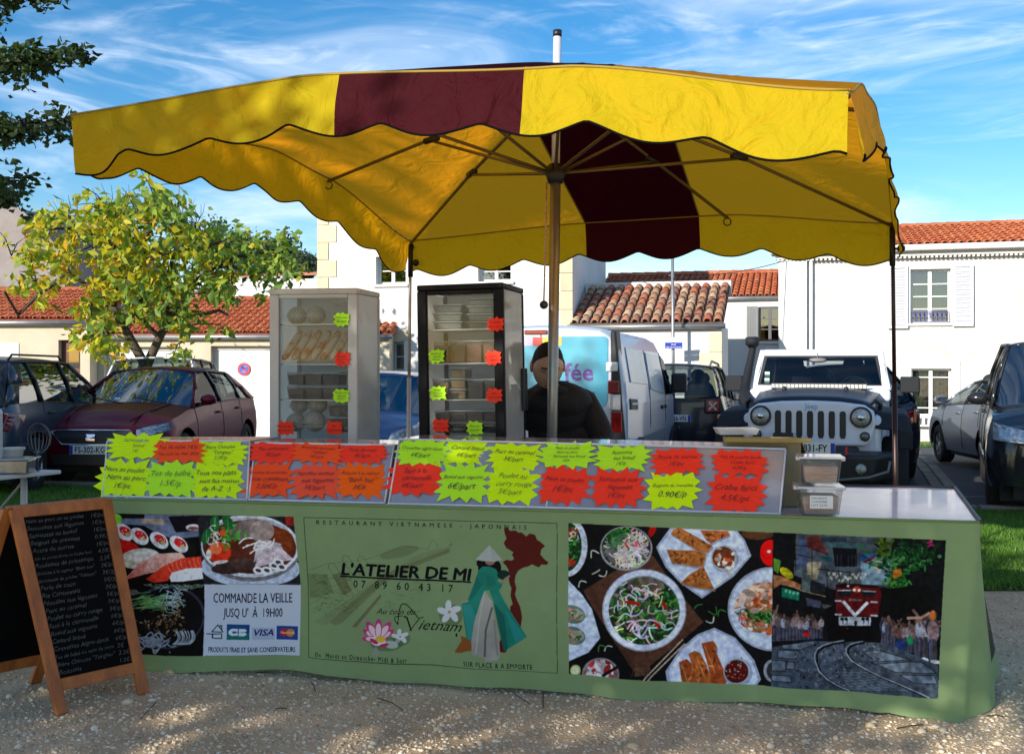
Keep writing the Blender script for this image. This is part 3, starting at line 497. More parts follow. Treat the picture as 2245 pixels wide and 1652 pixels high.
# photographs: grain and soft mottling, then a slightly worn print
gf = rng.random((TH//3+2, TW//3+2)).astype(np.float32); gm = rng.random((TH//9+2, TW//9+2)).astype(np.float32)
yi = np.arange(TH); xi = np.arange(TW); fine = gf[yi//3][:, xi//3]; midn = gm[yi//9][:, xi//9]
def blur(a, r):
    for ax in (0, 1):
        k = [np.roll(a, s_, ax) for s_ in range(-r, r+1)]; a = sum(k)/len(k)
    return a
midn = blur(midn, 4); fine = blur(fine, 1); soft = blur(cv.a, 1)
def photo(P, dark, amp, T):
    setT(*T); q = cv.fillmask(cv.pts(P)); m = np.zeros((TH, TW), np.float32); m[q[3]:q[4], q[1]:q[2]] = q[0]; m = m[..., None]
    sh_ = (1+amp*(midn-.5)*2.2+amp*.8*(fine-.5)+amp*.8*(cv.n-.5))[..., None]; cv.a = cv.a*(1-m)+m*(.35*cv.a+.65*soft)*dark*np.clip(sh_, .2, 2); pm_ = np.maximum(cv.a, 1e-5); cv.a = cv.a*(1-m)+m*(pm_**1.28*1.42)
photo([(-200, 5), (1790, 45), (1838, 722), (912, 722), (925, 1425), (-200, 1370)], 1.15, .28, (245.5, 1122.5, .2229))
photo(FD, 1.12, .24, (1227.7, 1087.4, .2761)); photo(TR, .95, .42, (1666.2, 1122.5, .2654))
cv.a *= (1+.10*(cv.n[..., None]-.5))
img = bpy.data.images.new('banner_print', TW, TH, alpha=False, float_buffer=False)
px_ = np.ones((TH, TW, 4), np.float32); lin = np.clip(cv.a[::-1], 0, 1)
px_[..., :3] = np.where(lin <= .0031308, lin*12.92, 1.055*np.power(np.maximum(lin, 1e-6), 1/2.4)-.055)
img.pixels.foreach_set(px_.ravel()); img.update(); img.pack()
def banner_mat():
    m = bpy.data.materials.new('printed banner'); m.use_nodes = True; n = m.node_tree.nodes; l = m.node_tree.links; b = n['Principled BSDF']
    t = n.new('ShaderNodeTexImage'); t.image = img; t.interpolation = 'Cubic'; l.new(t.outputs[0], b.inputs['Base Color']); b.inputs['Roughness'].default_value = .5; b.inputs['Specular IOR Level'].default_value = .07
    tcn = n.new('ShaderNodeTexCoord'); nz = n.new('ShaderNodeTexNoise'); nz.inputs['Scale'].default_value = 5; nz.inputs['Detail'].default_value = 4
    l.new(tcn.outputs['Object'], nz.inputs[0]); bp = n.new('ShaderNodeBump'); bp.inputs['Strength'].default_value = .35; bp.inputs['Distance'].default_value = .03; l.new(nz.outputs[0], bp.inputs['Height']); l.new(bp.outputs[0], b.inputs['Normal'])
    return m
BANNER = banner_mat()
# ---------------------------------------------------------------- ground
def terrain(name, x0, x1, y0, y1, nx, ny, m, dz=0, amp=0, fn=None):
    mb = MB(); 
    def f(a, b):
        x = x0+(x1-x0)*a; y = y0+(y1-y0)*b
        if fn: x, y = fn(a, b)
        return (x, y, gz(x, y)+dz+amp*(math.sin(x*2.1+y)+math.sin(x*.9-y*2.7)+math.sin(x*5.3+y*3.1)*.4))
    return mb.grid(f, nx, ny).build(name, m, smooth=True)
GRAV = mat('gravel ground', (.82, .61, .37), .95, col2=(.50, .365, .215), vscale=1.6, bump=.9, bscale=55, bdist=.02)
struct(terrain('ground', -60, 60, -40, 8, 60, 48, GRAV))
FAR = mat('far ground', (.16, .15, .12), .95, col2=(.1, .12, .06), vscale=.2)
o = MB(); 
for a, b in ((8, 30), (30, 60), (60, 900)): o.quad((-900, a, gz(0, a)-.006), (900, a, gz(0, a)-.006), (900, b, gz(0, b)-.006), (-900, b, gz(0, b)-.006))
o.quad((-900, -900, -.02), (900, -900, -.02), (900, -40, -.02), (-900, -40, -.02)); o.quad((-900, -40, -.02), (-60, -40, -.02), (-60, 8, -.02), (-900, 8, -.02)); o.quad((60, -40, -.02), (900, -40, -.02), (900, 8, -.02), (60, 8, -.02))
struct(o.build('terrain', FAR))
ASPH = mat('asphalt', (.062, .064, .068), .85, col2=(.04, .042, .045), vscale=4, bump=.4, bscale=300, bdist=.004)
def edgeY(x): return 11.85-.22*x
struct(terrain('parking', -26, 30, 0, 1, 40, 16, ASPH, .004, fn=lambda a, b: (-26+56*a, edgeY(-26+56*a)+(24.6-edgeY(-26+56*a)-(0 if -26+56*a < 2 else 0))*b)))
LAWN = mat('lawn soil', (.035, .075, .015), .95, col2=(.02, .04, .01), vscale=8)
NE = lambda x: 6.9+.02*x
struct(terrain('lawn', -14, 14, 0, 1, 40, 8, LAWN, .010, fn=lambda a, b: (-14+28*a, NE(-14+28*a)+(edgeY(-14+28*a)-NE(-14+28*a))*b)))
# kerb between lawn and parking, built of stones
kerb = tag(bpy.data.objects.new('kerb', None), 'low grey stone kerb between the lawn and the parking', 'kerb'); C.objects.link(kerb)
KM = mat('kerb stone', (.3, .29, .26), .9, var=.3, bump=.4, bscale=60, isl=.2); kmb = MB().box(-.49, .49, -.06, .06, -.1, .1); kme = kmb.mesh('kerb_stone', KM)
for i in range(28):
    x = -14+i+.5; y = edgeY(x)+.03; o = bpy.data.objects.new('stone', kme); C.objects.link(o); o.parent = kerb; o.location = (x, y, gz(x, y)-.02); o.rotation_euler = (0, 0, -.217)
# worn line of pavers between the bays at right, and a channel line across
pav = tag(bpy.data.objects.new('paver_strip', None), 'narrow strip of pale pavers dividing two parking bays beside the dark car', 'paving'); C.objects.link(pav)
pme = MB().box(-.13, .13, -.07, .07, 0, .02).mesh('paver', mat('pale paver', (.27, .23, .17), .9, var=.3, isl=.3, bump=.4))
for i in range(34):
    for j in range(2):
        y = 12.0+i*.26; x = at(2050, 0, 13.5).x+(y-13.5)*.34+j*.17; o = bpy.data.objects.new('paver', pme); C.objects.link(o); o.parent = pav; o.location = (x, y, gz(x, y)+.004); o.rotation_euler = (0, 0, R(71)+random.uniform(-.05, .05))
mb = MB(); 
for i in range(24):
    x0 = 4.2+i*.6; y0 = 12.1-.05*(x0-5); mb.quad((x0, y0, gz(0, y0)+.009), (x0+.58, y0-.03, gz(0, y0)+.009), (x0+.58, y0+.03, gz(0, y0)+.009), (x0, y0+.06, gz(0, y0)+.009))
struct(mb.build('painted_line', mat('worn line', (.3, .31, .32), .8, var=.5, vscale=20)))

# ---------------------------------------------------------------- building kit
def bwall(name, label, cat, O, phi, w, d, h, wallm, openings=(), th=.28, nobox=False):
    """O = front left bottom corner; local x along the front, y into the building"""
    t = thing(name, label, cat, O, -phi)
    mb = MB(); xs = sorted({0, w}|{a for q in openings for a in q[:2]}); zs = sorted({0, h}|{a for q in openings for a in q[2:4]})
    for i in range(len(xs)-1):
        for j in range(len(zs)-1):
            cx = (xs[i]+xs[i+1])/2; cz = (zs[j]+zs[j+1])/2
            if any(a < cx < b and c < cz < e for a, b, c, e in [q[:4] for q in openings]): continue
            mb.quad((xs[i], 0, zs[j]), (xs[i+1], 0, zs[j]), (xs[i+1], 0, zs[j+1]), (xs[i], 0, zs[j+1]))
    for q in openings:
        a, b, c, e = q[:4]
        mb.quad((a, 0, c), (a, 0, e), (a, th, e), (a, th, c)); mb.quad((b, 0, c), (b, th, c), (b, th, e), (b, 0, e)); mb.quad((a, 0, e), (b, 0, e), (b, th, e), (a, th, e)); mb.quad((a, 0, c), (a, th, c), (b, th, c), (b, 0, c))
    if not nobox:
        mb.quad((0, d, 0), (0, 0, 0), (0, 0, h), (0, d, h)); mb.quad((w, 0, 0), (w, d, 0), (w, d, h), (w, 0, h)); mb.quad((w, d, 0), (0, d, 0), (0, d, h), (w, d, h)); mb.quad((0, 0, h), (w, 0, h), (w, d, h), (0, d, h))
    mb.build('wall', wallm, t); return t
class Face:   # converts photo pixels to positions on a building front
    def __init__(s, O, phi): s.O = Vector(O); s.e = Vector((math.cos(phi), -math.sin(phi), 0)); s.n = Vector((math.sin(phi), math.cos(phi), 0)); s.phi = phi
    def __call__(s, u, v): p = hit(u, v, s.O, s.n)-s.O; return p.dot(s.e), p.z
PANE = glass('house pane', (.5, .55, .55), .22, .5); CURT = mat('net curtain', (.35, .4, .38), .9, var=.5, vscale=3, stretch=(14, 1, 1)); ROOMD = mat('dark room', (.02, .022, .025), .9)
def window(t, a, b, c, e, fm, cols=2, rows=3, dep=.16, sill=True, curtain=None, fr=.05, silm=None, label=None):
    f = MB(); y0, y1 = dep, dep+.05
    f.box(a, b, y0, y1, c, c+fr); f.box(a, b, y0, y1, e-fr, e); f.box(a, a+fr, y0-.001, y1+.001, c+fr, e-fr); f.box(b-fr, b, y0-.001, y1+.001, c+fr, e-fr)
    win = f.build('window', fm, t, bevel=.006)
    if label: win['label'] = label
    cw = (b-a-2*fr)/cols; rh = (e-c-2*fr)/rows
    for i in range(cols):
        if i:
            q = MB(); x = a+fr+cw*i; q.box(x-.045, x+.045, y0-.012, y1-.002, c+fr*.8, e-fr*.8); q.build('mullion', fm, win, bevel=.006)
        for j in range(rows):
            q = MB(); x0 = a+fr+cw*i+.045*(i > 0); x1 = a+fr+cw*(i+1)-.045*(i < cols-1); q.quad((x0, y0+.03, c+fr+rh*j), (x1, y0+.03, c+fr+rh*j), (x1, y0+.03, c+fr+rh*(j+1)), (x0, y0+.03, c+fr+rh*(j+1))); q.build('pane', PANE, win)
            if j:
                q = MB(); z = c+fr+rh*j; q.box(x0, x1, y0+.005, y1-.006, z-.014, z+.014); q.build('glazing_bar', fm, win)
    q = MB(); q.quad((a, dep+.5, c), (b, dep+.5, c), (b, dep+.5, e), (a, dep+.5, e)); q.quad((a, dep+.06, c), (b, dep+.06, c), (b, dep+.5, c), (a, dep+.5, c)); q.quad((a, dep+.06, e), (b, dep+.06, e), (b, dep+.5, e), (a, dep+.5, e)); q.build('room', ROOMD, win)
    if curtain:
        q = MB(); q.grid(lambda u, w: (a+(b-a)*u, dep+.1+.02*math.sin(u*60), c+(e-c)*w), 60, 1); q.build('curtain', curtain, win, smooth=True)
    if sill:
        q = MB(); q.box(a-.06, b+.06, -.07, dep, c-.07, c-.002); q.build('sill', silm or fm, win, bevel=.01)
    return win
TL = [(.46, .115, .04), (.52, .15, .055), (.40, .09, .035), (.55, .19, .08)]
TILE = mat('orange tile', (.9, .9, .9), .8, col2=(.55, .5, .45), vscale=1.3, isl=TL, bump=.3, bscale=30)
OLDT = mat('old mixed tile', (.95, .95, .95), .9, col2=(.5, .5, .5), vscale=2.2, isl=[(.36, .09, .045), (.44, .27, .16), (.24, .1, .07), (.5, .36, .24), (.3, .17, .13), (.42, .13, .06)], bump=.4, bscale=30)
def roof(t, name, a, b, y0, z0, y1, z1, pu, pv, m, base, skew=0, limit=300, label=None, ridge=True):
    """canal tiles in local coordinates from the eave (y0,z0) to the ridge (y1,z1), x from a to b"""
    r = MB(); r.hexa([(a, y0, z0-.09), (b, y0, z0-.09), (b+skew, y1, z1-.09), (a+skew, y1, z1-.09)], [(a, y0, z0), (b, y0, z0), (b+skew, y1, z1), (a+skew, y1, z1)])
    ro = r.build(name, base, t)
    if label: ro['label'] = label
    U = Vector((1, 0, 0)); V = Vector((skew, y1-y0, z1-z0)); L = V.length; V.normalize(); Nn = U.cross(V).normalized(); nr = max(1, round(L/pv)); pv = L/nr; nc = max(1, round((b-a)/pu)); pu = (b-a)/nc
    q = MB(); k = 6; rad = pu*.40; vs = []
    for j, (yy, rr, lift) in enumerate(((-.03, rad, .035), (pv*1.12, rad*.82, 0))):
        for off in (0, -.018):
            for i in range(k+1): th = PI*i/k; vs.append((-(rr+off)*math.cos(th), yy, (rr+off)*math.sin(th)*.85+lift))
    n1 = k+1; fs = [(i, i+1, 2*n1+i+1, 2*n1+i) for i in range(k)]+[(n1+i, i, i+1, n1+i+1)[::-1] for i in range(k)]
    q.add(vs, fs); me = q.mesh('tile', m, True); tv = np.array(q.v); tf = fs
    Bm = Matrix((U, V, Nn)).transposed(); Q = Bm.to_quaternion(); Bn = np.array(Bm); lst = [(j, i) for j in range(nr) for i in range(nc)]; rest = []; n = 0
    for (j, i) in lst:
        P = Vector((a+pu*(i+.5), y0, z0))+V*(pv*j)+Nn*.005+U*random.uniform(-.008, .008)+Nn*random.uniform(0, .008)
        if n < limit:
            o = bpy.data.objects.new('tile', me); C.objects.link(o); o.parent = ro; o.location = P; o.rotation_mode = 'QUATERNION'; o.rotation_quaternion = Q; n += 1
        else: rest.append(P)
    if rest:
        q = MB()
        for P in rest: q.add([tuple(p) for p in (tv @ Bn.T+np.array(P))], tf)
        stuff(q.build('upper_tiles', m, ro, smooth=True))
    if ridge:
        q = MB(); x = a
        while x < b-.2:
            c0 = Vector((x+skew, y1, z1)); q2 = []
            for xx, rr in ((0, .13), (.44, .11)):
                for i in range(7): th = PI*i/6; q2.append((c0.x+xx, c0.y-rr*math.cos(th), c0.z+rr*math.sin(th)-.01))
            q.add(q2, [(i, i+1, 8+i, 7+i)[::-1] for i in range(6)]); x += .4
        stuff(q.build('ridge_tiles', m, ro, smooth=True))
    return ro
PLAS = mat('cream render', (.60, .53, .40), .9, var=.16, vscale=1.2, bump=.25, bscale=50)
PLAW = mat('white render', (.73, .725, .70), .9, var=.14, vscale=.8, bump=.2, bscale=40)
ROUGH = mat('rough white render', (.66, .65, .62), .92, var=.24, vscale=1.4, bump=1.0, bscale=5.5, bdist=.05)
STONE = mat('quoin stone', (.66, .56, .37), .85, var=.15, vscale=3, isl=.12, bump=.3)
GUT = mat('zinc', (.33, .34, .35), .45, .6, var=.2); GREYP = mat('grey shutter paint', (.2, .21, .22), .6, var=.1); FASC = mat('fascia', (.62, .61, .58), .7, var=.12)
def gutter(t, a, b, y, z, m=GUT, label=None):
    q = MB(); q.tube([(a, y, z), (b, y, z)], .065, 8); o = q.build('gutter', m, t, smooth=True)
def quoins(t, x, side, z0, z1, hh=.42, pitch=None, m=STONE, y=-.03, depth=None):
    z = z0; k = 0
    while z < z1-.05:
        w = .52 if k % 2 == 0 else .30; q = MB(); e = min(z+hh, z1)-.012
        if side < 0: q.box(x-.012, x+w, y, .02, z, e)
        else: q.box(x-w, x+.012, y, .02, z, e)
        q.build('quoin', m, t, bevel=.012); z += hh; k += 1
PH = R(16); e1 = Vector((math.cos(PH), -math.sin(PH), 0))
# --- right house
O = at(1717, 0, 27.2); O.z = -.75; FcR = Face(O, PH)
def oz(F_, u0, u1, v0, v1): a, z1_ = F_(u0, v0); b, z0_ = F_((u0+u1)/2, v1)[0], F_((u0+u1)/2, v1)[1]; return a, F_(u1, v0)[0], z0_, F_((u0+u1)/2, v0)[1]
w1 = oz(FcR, 1996, 2084, 590, 708); w2 = oz(FcR, 1998, 2086, 808, 912)
zt = FcR(1980, 553)[1]
hr = bwall('house', 'white two-storey rendered house with pale shutters behind the white off-roader', 'house', O, PH, 11.5, 8, zt, ROUGH, [w1, w2])
wn = window(hr, *w1, WHT, 2, 4, .14, curtain=CURT, label='upper window with net curtains')
FLOR = mat('floral curtain', (.50, .5, .25), .9, col2=(.30, .02, .05), vscale=7, lo=.56, hi=.6, detail=1)
wn2 = window(hr, *w2, WHT, 2, 1, .14, sill=True, curtain=FLOR, label='lower window with floral curtains')
for zz in (w2[2]+(w2[3]-w2[2])*.82, w2[2]+(w2[3]-w2[2])*.17): MB().box(w2[0]+.05, w2[1]-.05, .145, .175, zz-.014, zz+.014).build('glazing_bar', WHT, wn2)
for wi, dd in ((w1, .16), (w2, .2)):
    q = MB(); a, b, c, e = wi; q.box(a-dd, a-.002, -.035, .01, c-.05, e+dd); q.box(b+.002, b+dd, -.035, .01, c-.05, e+dd); q.box(a-.001, b+.001, -.034, .01, e+.002, e+dd-.002); q.build('window_surround', PLAW, hr, bevel=.008)
SHU = mat('shutter white', (.70, .71, .77), .5, var=.04)
def shutter(t, x0, x1, z0, z1, m, y=-.07, lou=True, lab=None):
    f = MB(); fw = .06; f.box(x0, x1, y-.035, y, z0, z0+fw); f.box(x0, x1, y-.035, y, z1-fw, z1); f.box(x0, x0+fw, y-.036, y+.001, z0+fw, z1-fw); f.box(x1-fw, x1, y-.036, y+.001, z0+fw, z1-fw)
    s_ = f.build('shutter', m, t, bevel=.004)
    if lab: s_['label'] = lab
    q = MB()
    if lou:
        z = z0+fw
        while z < z1-fw-.02: q.hexa([(x0+fw, y-.034, z), (x1-fw, y-.034, z), (x1-fw, y-.005, z+.012), (x0+fw, y-.005, z+.012)], [(x0+fw, y-.03, z+.014), (x1-fw, y-.03, z+.014), (x1-fw, y-.002, z+.03), (x0+fw, y-.002, z+.03)]); z += .042
        stuff(q.build('louvre_slats', m, s_))
    else:
        n = 4
        for i in range(n): MB().box(x0+fw+(x1-x0-2*fw)*i/n+.004, x0+fw+(x1-x0-2*fw)*(i+1)/n-.004, y-.03, y-.008, z0+fw, z1-fw).build('board', m, s_)
    return s_
sx = lambda u: FcR(u, 650)[0]
shutter(hr, sx(1945), sx(1990), FcR(1970, 720)[1], FcR(1970, 583)[1], SHU); shutter(hr, sx(2088), sx(2133), FcR(2110, 715)[1], FcR(2110, 580)[1], SHU)
rl = MB(); a, b, c, e = w1; IRON = mat('blue iron', (.12, .12, .32), .5); zr = c+.30
for z in (c+.03, zr): rl.tube([(a+.02, .04, z), (b-.02, .04, z)], .012, 5)
for i in range(9): x = a+.06+(b-a-.12)*i/8; rl.tube([(x, .04, c+.03), (x, .04, zr)], .008, 4)
for i in range(8):
    x = a+.06+(b-a-.12)*(i+.5)/8; rl.tube([(x+.055*math.cos(t*PI/4), .04, zr-.1+.06*math.sin(t*PI/4)) for t in range(9)], .01, 4)
rl.build('window_railing', IRON, hr, smooth=True)
b2 = MB(); a, b, c, e = w2; a -= .05; b += .9; z0 = FcR(2040, 930)[1]; z1_ = FcR(2040, 912)[1]
b2.box(a, b, -.2, -.05, z0-.05, z0); b2.box(a, b, -.17, -.08, z1_-.04, z1_)
for i in range(14): x = a+.05+(b-a-.1)*i/13; b2.box(x-.035, x+.035, -.16, -.09, z0-.001, z1_-.04)
b2.build('balustrade', SHU, hr, bevel=.006)
q = MB(); q.box(-.12, .62, -.14, .01, 0, zt); q.build('pilaster', PLAW, hr, bevel=.02)
q = MB(); x = sx(1778); q.tube([(x, -.1, .2), (x, -.1, zt-.1)], .05, 10); q.build('downpipe', SHU, hr, smooth=True)
q = MB(); q.box(-.3, 11.6, -.30, .001, zt-.02, zt+.1); q.box(-.2, 11.5, -.2, .0, zt-.12, zt-.021); q.build('cornice', FASC, hr, bevel=.01)
q = MB(); i = 0
while i*.11 < 11.4: q.box(-.15+i*.11, -.09+i*.11, -.18, -.001, zt-.17, zt-.121); i += 1
stuff(q.build('dentils', FASC, hr)); q = MB().box(-.35, 11.6, -.42, -.3, zt+.0, zt+.16); q.build('gutter', FASC, hr, bevel=.03)
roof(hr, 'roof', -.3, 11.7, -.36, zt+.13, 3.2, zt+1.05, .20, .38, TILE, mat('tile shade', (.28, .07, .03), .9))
q = MB(); q.box(-.25, 2.0, .3, .35, zt, zt+.5); 
# --- house behind, orange roof, grey shutter
O = at(1582, 0, 29.5); O.z = -.75; Fm = Face(O, PH); wz = oz(Fm, 1664, 1712, 672, 748); zt2 = Fm(1650, 655)[1]
O2 = at(1340, 0, 30.5); 
hm = bwall('house', 'white house with orange tiled roof and grey shutters, behind the old tiled roof', 'house', O, PH, 2.05, 6, zt2, PLAW, [wz])
window(hm, *wz, mat('dark window frame', (.09, .09, .095), .5), 2, 3, .05, silm=PLAW); sm = lambda u: Fm(u, 700)[0]
shutter(hm, sm(1637), sm(1662), Fm(1650, 752)[1], Fm(1650, 671)[1], GREYP, lou=False); shutter(hm, sm(1711), sm(1723), Fm(1715, 752)[1], Fm(1715, 671)[1], GREYP, lou=False)
gutter(hm, -1.5, 2.05, -.12, zt2+.02)
roof(hm, 'roof', -3.9, 2.3, -.15, zt2+.06, 2.9, zt2+1.0, .185, .35, TILE, MT['tile shade'], ridge=True)
q = MB(); q.box(-3.9, .05, .0, 5.5, 0, zt2-.05); q.build('rear_wall', PLAW, hm)
# --- small house with the old roof
O = at(1256, 0, 24.6); O.z = -.7; Fs = Face(O, PH); zs_ = Fs(1420, 716)[1]; ws = Fs(1582, 800)[0]
hs_ = bwall('small_house', 'small white house with old mixed canal tiles behind the street sign', 'house', O, PH, ws, 2.2, zs_, PLAW)
quoins(hs_, ws, 1, 0, zs_-.15, .5); 
gutter(hs_, -.1, ws+.1, -.17, zs_+.0); RP = (-.15, zs_+.08, 2.3, Fs(1300, 645)[1]+.35)
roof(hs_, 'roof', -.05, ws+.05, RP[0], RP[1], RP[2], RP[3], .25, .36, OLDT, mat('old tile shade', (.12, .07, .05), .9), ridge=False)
q = MB(); q.box(-.1, ws+.08, 2.2, 2.5, RP[3]-.25, RP[3]+.1); q.build('coping', FASC, hs_, bevel=.02)
# --- tall white house
PT = R(12); O = at(697, 0, 25.98); O.z = -.75; Ft = Face(O, PT); wt = Ft(1255, 600)[0]; zT = 6.4
ops = [oz(Ft, 824, 890, 562, 623), oz(Ft, 1048, 1122, 570, 617), oz(Ft, 834, 886, 748, 815)]
ht = bwall('tall_house', 'tall white house with pale stone quoins rising behind the two food cabinets', 'house', O, PT, wt, 7.0, zT, PLAW, ops)
for i, q_ in enumerate(ops): window(ht, *q_, mat('pale frame', (.6, .6, .58), .5), 2, 2, .2, silm=PLAW, fr=.07)
a, b, c, e = ops[2]; MB().box(a-.2, b+.15, -.04, .02, e+.04, e+.3).build('lintel', STONE, ht, bevel=.01)
quoins(ht, 0, -1, 0, zT, .45); quoins(ht, wt, 1, 0, zT, .45)
roof(ht, 'roof', -.2, wt+.2, -.2, zT+.03, 4.2, zT+1.1, .3, .5, TILE, MT['tile shade'], ridge=False, limit=150)
# --- garages at left
PG = R(4); O = at(205, 0, 25.5); O.z = -.7; Fg = Face(O, PG); zg_ = Fg(400, 737)[1]
o1 = oz(Fg, 228, 398, 760, 1010); o2 = oz(Fg, 462, 640, 758, 1010); o1 = (o1[0], o1[1], .05, o1[3]); o2 = (o2[0], o2[1], .05, o2[3])
hg = bwall('garage', 'cream garage with two pale doors and orange tiled roof behind the red car', 'garage', O, PG, 7.6, 6, zg_, PLAS, [o1, o2])
def door(t, q_, m, name='garage_door', n=5, dep=.2, lab=None):
    a, b, c, e = q_; d_ = MB().box(a+.12, b-.1, dep, dep+.05, c, e-.1).build(name, m, t)
    if lab: d_['label'] = lab
    f = MB(); f.box(a, a+.12, dep-.04, dep+.08, c, e); f.box(b-.1, b, dep-.04, dep+.08, c, e); f.box(a+.12, b-.1, dep-.04, dep+.08, e-.1, e); f.build('door_frame', GREYP if lab else FASC, d_)
    for i in range(n): MB().box(a+.13+(b-a-.24)*i/n+.006, a+.13+(b-a-.24)*(i+1)/n-.006, dep-.018, dep+.002, c+.03, e-.13).build('panel', m, d_, bevel=.004)
    return d_
DW = mat('door white', (.74, .74, .73), .5, var=.08, vscale=3); door(hg, o1, DW); d2 = door(hg, o2, DW, n=4)
sgn = thing('no_parking_sign', 'round red and blue no parking sign on the right garage door', 'road sign', (0, 0, 0)); p = hit(535, 809, O+Face(O, PG).n*.17, Fg.n); sgn.location = p; sgn.rotation_euler = (0, 0, -PG)
MX = Matrix.Rotation(R(90), 4, 'X'); MB().lathe([(0, 0), (.165, 0), (.165, .012), (0, .012)], 32, MX).build('plate', mat('sign red', (.55, .03, .03), .5), sgn)
MB().lathe([(.12, .0135), (0, .0135)], 32, MX).build('disc', mat('sign blue', (.05, .1, .5), .5), sgn)
q = MB(); q.box(-.11, .11, -.02, -.015, -.02, .02, Matrix.Rotation(R(45), 4, 'Y')); q.build('bar', MT['sign red'], sgn)
q = MB(); lettering(q, 'STATIONNEMENT', Vector((0, -.0225, .05)), Vector((1, 0, 0)), Vector((0, 0, 1)), .035, .17, center=True); lettering(q, 'GENANT', Vector((0, -.0225, -.075)), Vector((1, 0, 0)), Vector((0, 0, 1)), .035, .1, center=True); q.build('lettering', WHT, sgn)
gutter(hg, -.1, 7.7, -.14, zg_-.02)
roof(hg, 'roof', -.1, 7.7, -.15, zg_+.06, 3.4, zg_+1.12, .20, .36, TILE, MT['tile shade'])
MB().box(0, 7.6, .01, .3, zg_-.06, zg_+.03).build('eave_board', FASC, hg)
# left cottage with door
O = at(-140, 0, 25.2); O.z = -.7; Fl = Face(O, R(2)); zl_ = Fl(100, 706)[1]; wl = Fl(197, 706)[0]
od = oz(Fl, 128, 176, 745, 1000); od = (od[0], od[1], .1, od[3])
hl = bwall('cottage', 'low cream cottage with brown glazed door and orange tiles at the left', 'house', O, R(2), wl, 6, zl_, PLAS, [od])
BRN = mat('brown wood', (.13, .035, .012), .55, var=.3, stretch=(1, 1, 8)); dd = MB().box(od[0]+.02, od[1]-.02, .15, .2, .1, od[3]).build('door', BRN, hl)
q = MB().box(od[0]+.2, od[1]-.1, .14, .149, od[3]-.7, od[3]-.12); q.build('glass', PANE, dd)
MB().box(Fl(161, 0)[0], Fl(173, 0)[0], -.02, 0, Fl(160, 732)[1], Fl(160, 723)[1]).build('number_plate', GUT, hl)
MB().box(Fl(-5, 0)[0], Fl(42, 0)[0], -.02, .0, .1, Fl(10, 752)[1]).build('shutter', DW, hl, bevel=.01)
gutter(hl, 0, wl, -.14, zl_-.02); roof(hl, 'roof', -.1, wl+.02, -.15, zl_+.06, 3.0, zl_+1.0, .20, .36, TILE, MT['tile shade'], skew=0)
MB().box(wl+.0, wl+.1, -.2, 3.0, zl_-.4, zl_+.35).build('gable_edge', FASC, hl)
# gable wall at far left, its shade put into the grey render colour
O = at(-420, 0, 34); O.z = -.7; wq = Face(O, R(4))(142, 600)[0]; MAUV = mat('mauve grey render', (.30, .26, .245), .9, var=.3, vscale=1.2, bump=.3)
hq = thing('old_building', 'tall building coloured in shade grey behind the yellowing tree at far left', 'building', O, -R(4)); hh_ = (HZ-560)/F*34+EH+.7; hp = (HZ-462)/F*34+EH+.7
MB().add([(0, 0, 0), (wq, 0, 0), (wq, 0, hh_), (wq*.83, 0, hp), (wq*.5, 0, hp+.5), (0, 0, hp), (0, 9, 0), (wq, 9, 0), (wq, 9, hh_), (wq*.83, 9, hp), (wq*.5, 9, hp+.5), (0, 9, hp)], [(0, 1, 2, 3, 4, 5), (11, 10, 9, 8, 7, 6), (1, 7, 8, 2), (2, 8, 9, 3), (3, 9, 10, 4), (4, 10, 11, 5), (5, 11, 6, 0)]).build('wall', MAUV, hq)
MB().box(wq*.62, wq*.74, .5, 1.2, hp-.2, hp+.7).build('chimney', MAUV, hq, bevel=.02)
# white wall house behind garages
O = at(440, 0, 36); O.z = -.7; zz = (HZ-612)/F*36+EH+.7; wv = Face(O, R(4))(700, 600)[0]
hv = bwall('white_building', 'plain white building with thin red coping above the garage roof', 'building', O, R(4), wv, 6, zz, PLAW); MB().hexa([(-.1, -.12, zz), (wv+.1, -.12, zz+.12), (wv+.1, 3, zz+.5), (-.1, 3, zz+.4)], [(-.1, -.12, zz+.1), (wv+.1, -.12, zz+.22), (wv+.1, 3, zz+.6), (-.1, 3, zz+.5)]).build('roof', mat('coping tile', (.5, .2, .12), .85, var=.3, vscale=5), hv)
O = at(345, 0, 33); O.z = -.7; MB_ = thing('outbuilding', 'grey mauve gable wall showing between the tree and the garage roof', 'building', O, -R(4)); za = (HZ-640)/F*33+EH+.7
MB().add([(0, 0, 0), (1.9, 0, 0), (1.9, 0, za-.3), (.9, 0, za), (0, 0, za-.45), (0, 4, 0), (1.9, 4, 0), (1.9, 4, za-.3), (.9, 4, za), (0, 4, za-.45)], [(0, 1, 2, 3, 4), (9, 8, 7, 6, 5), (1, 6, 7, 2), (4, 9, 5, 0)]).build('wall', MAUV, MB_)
MB().add([(-.15, -.15, za-.5), (.9, -.15, za+.05), (2.05, -.15, za-.32), (-.15, 4, za-.5), (.9, 4, za+.05), (2.05, 4, za-.32)], [(0, 1, 4, 3), (1, 2, 5, 4)]).build('roof', MT['coping tile'], MB_, solid=.1)
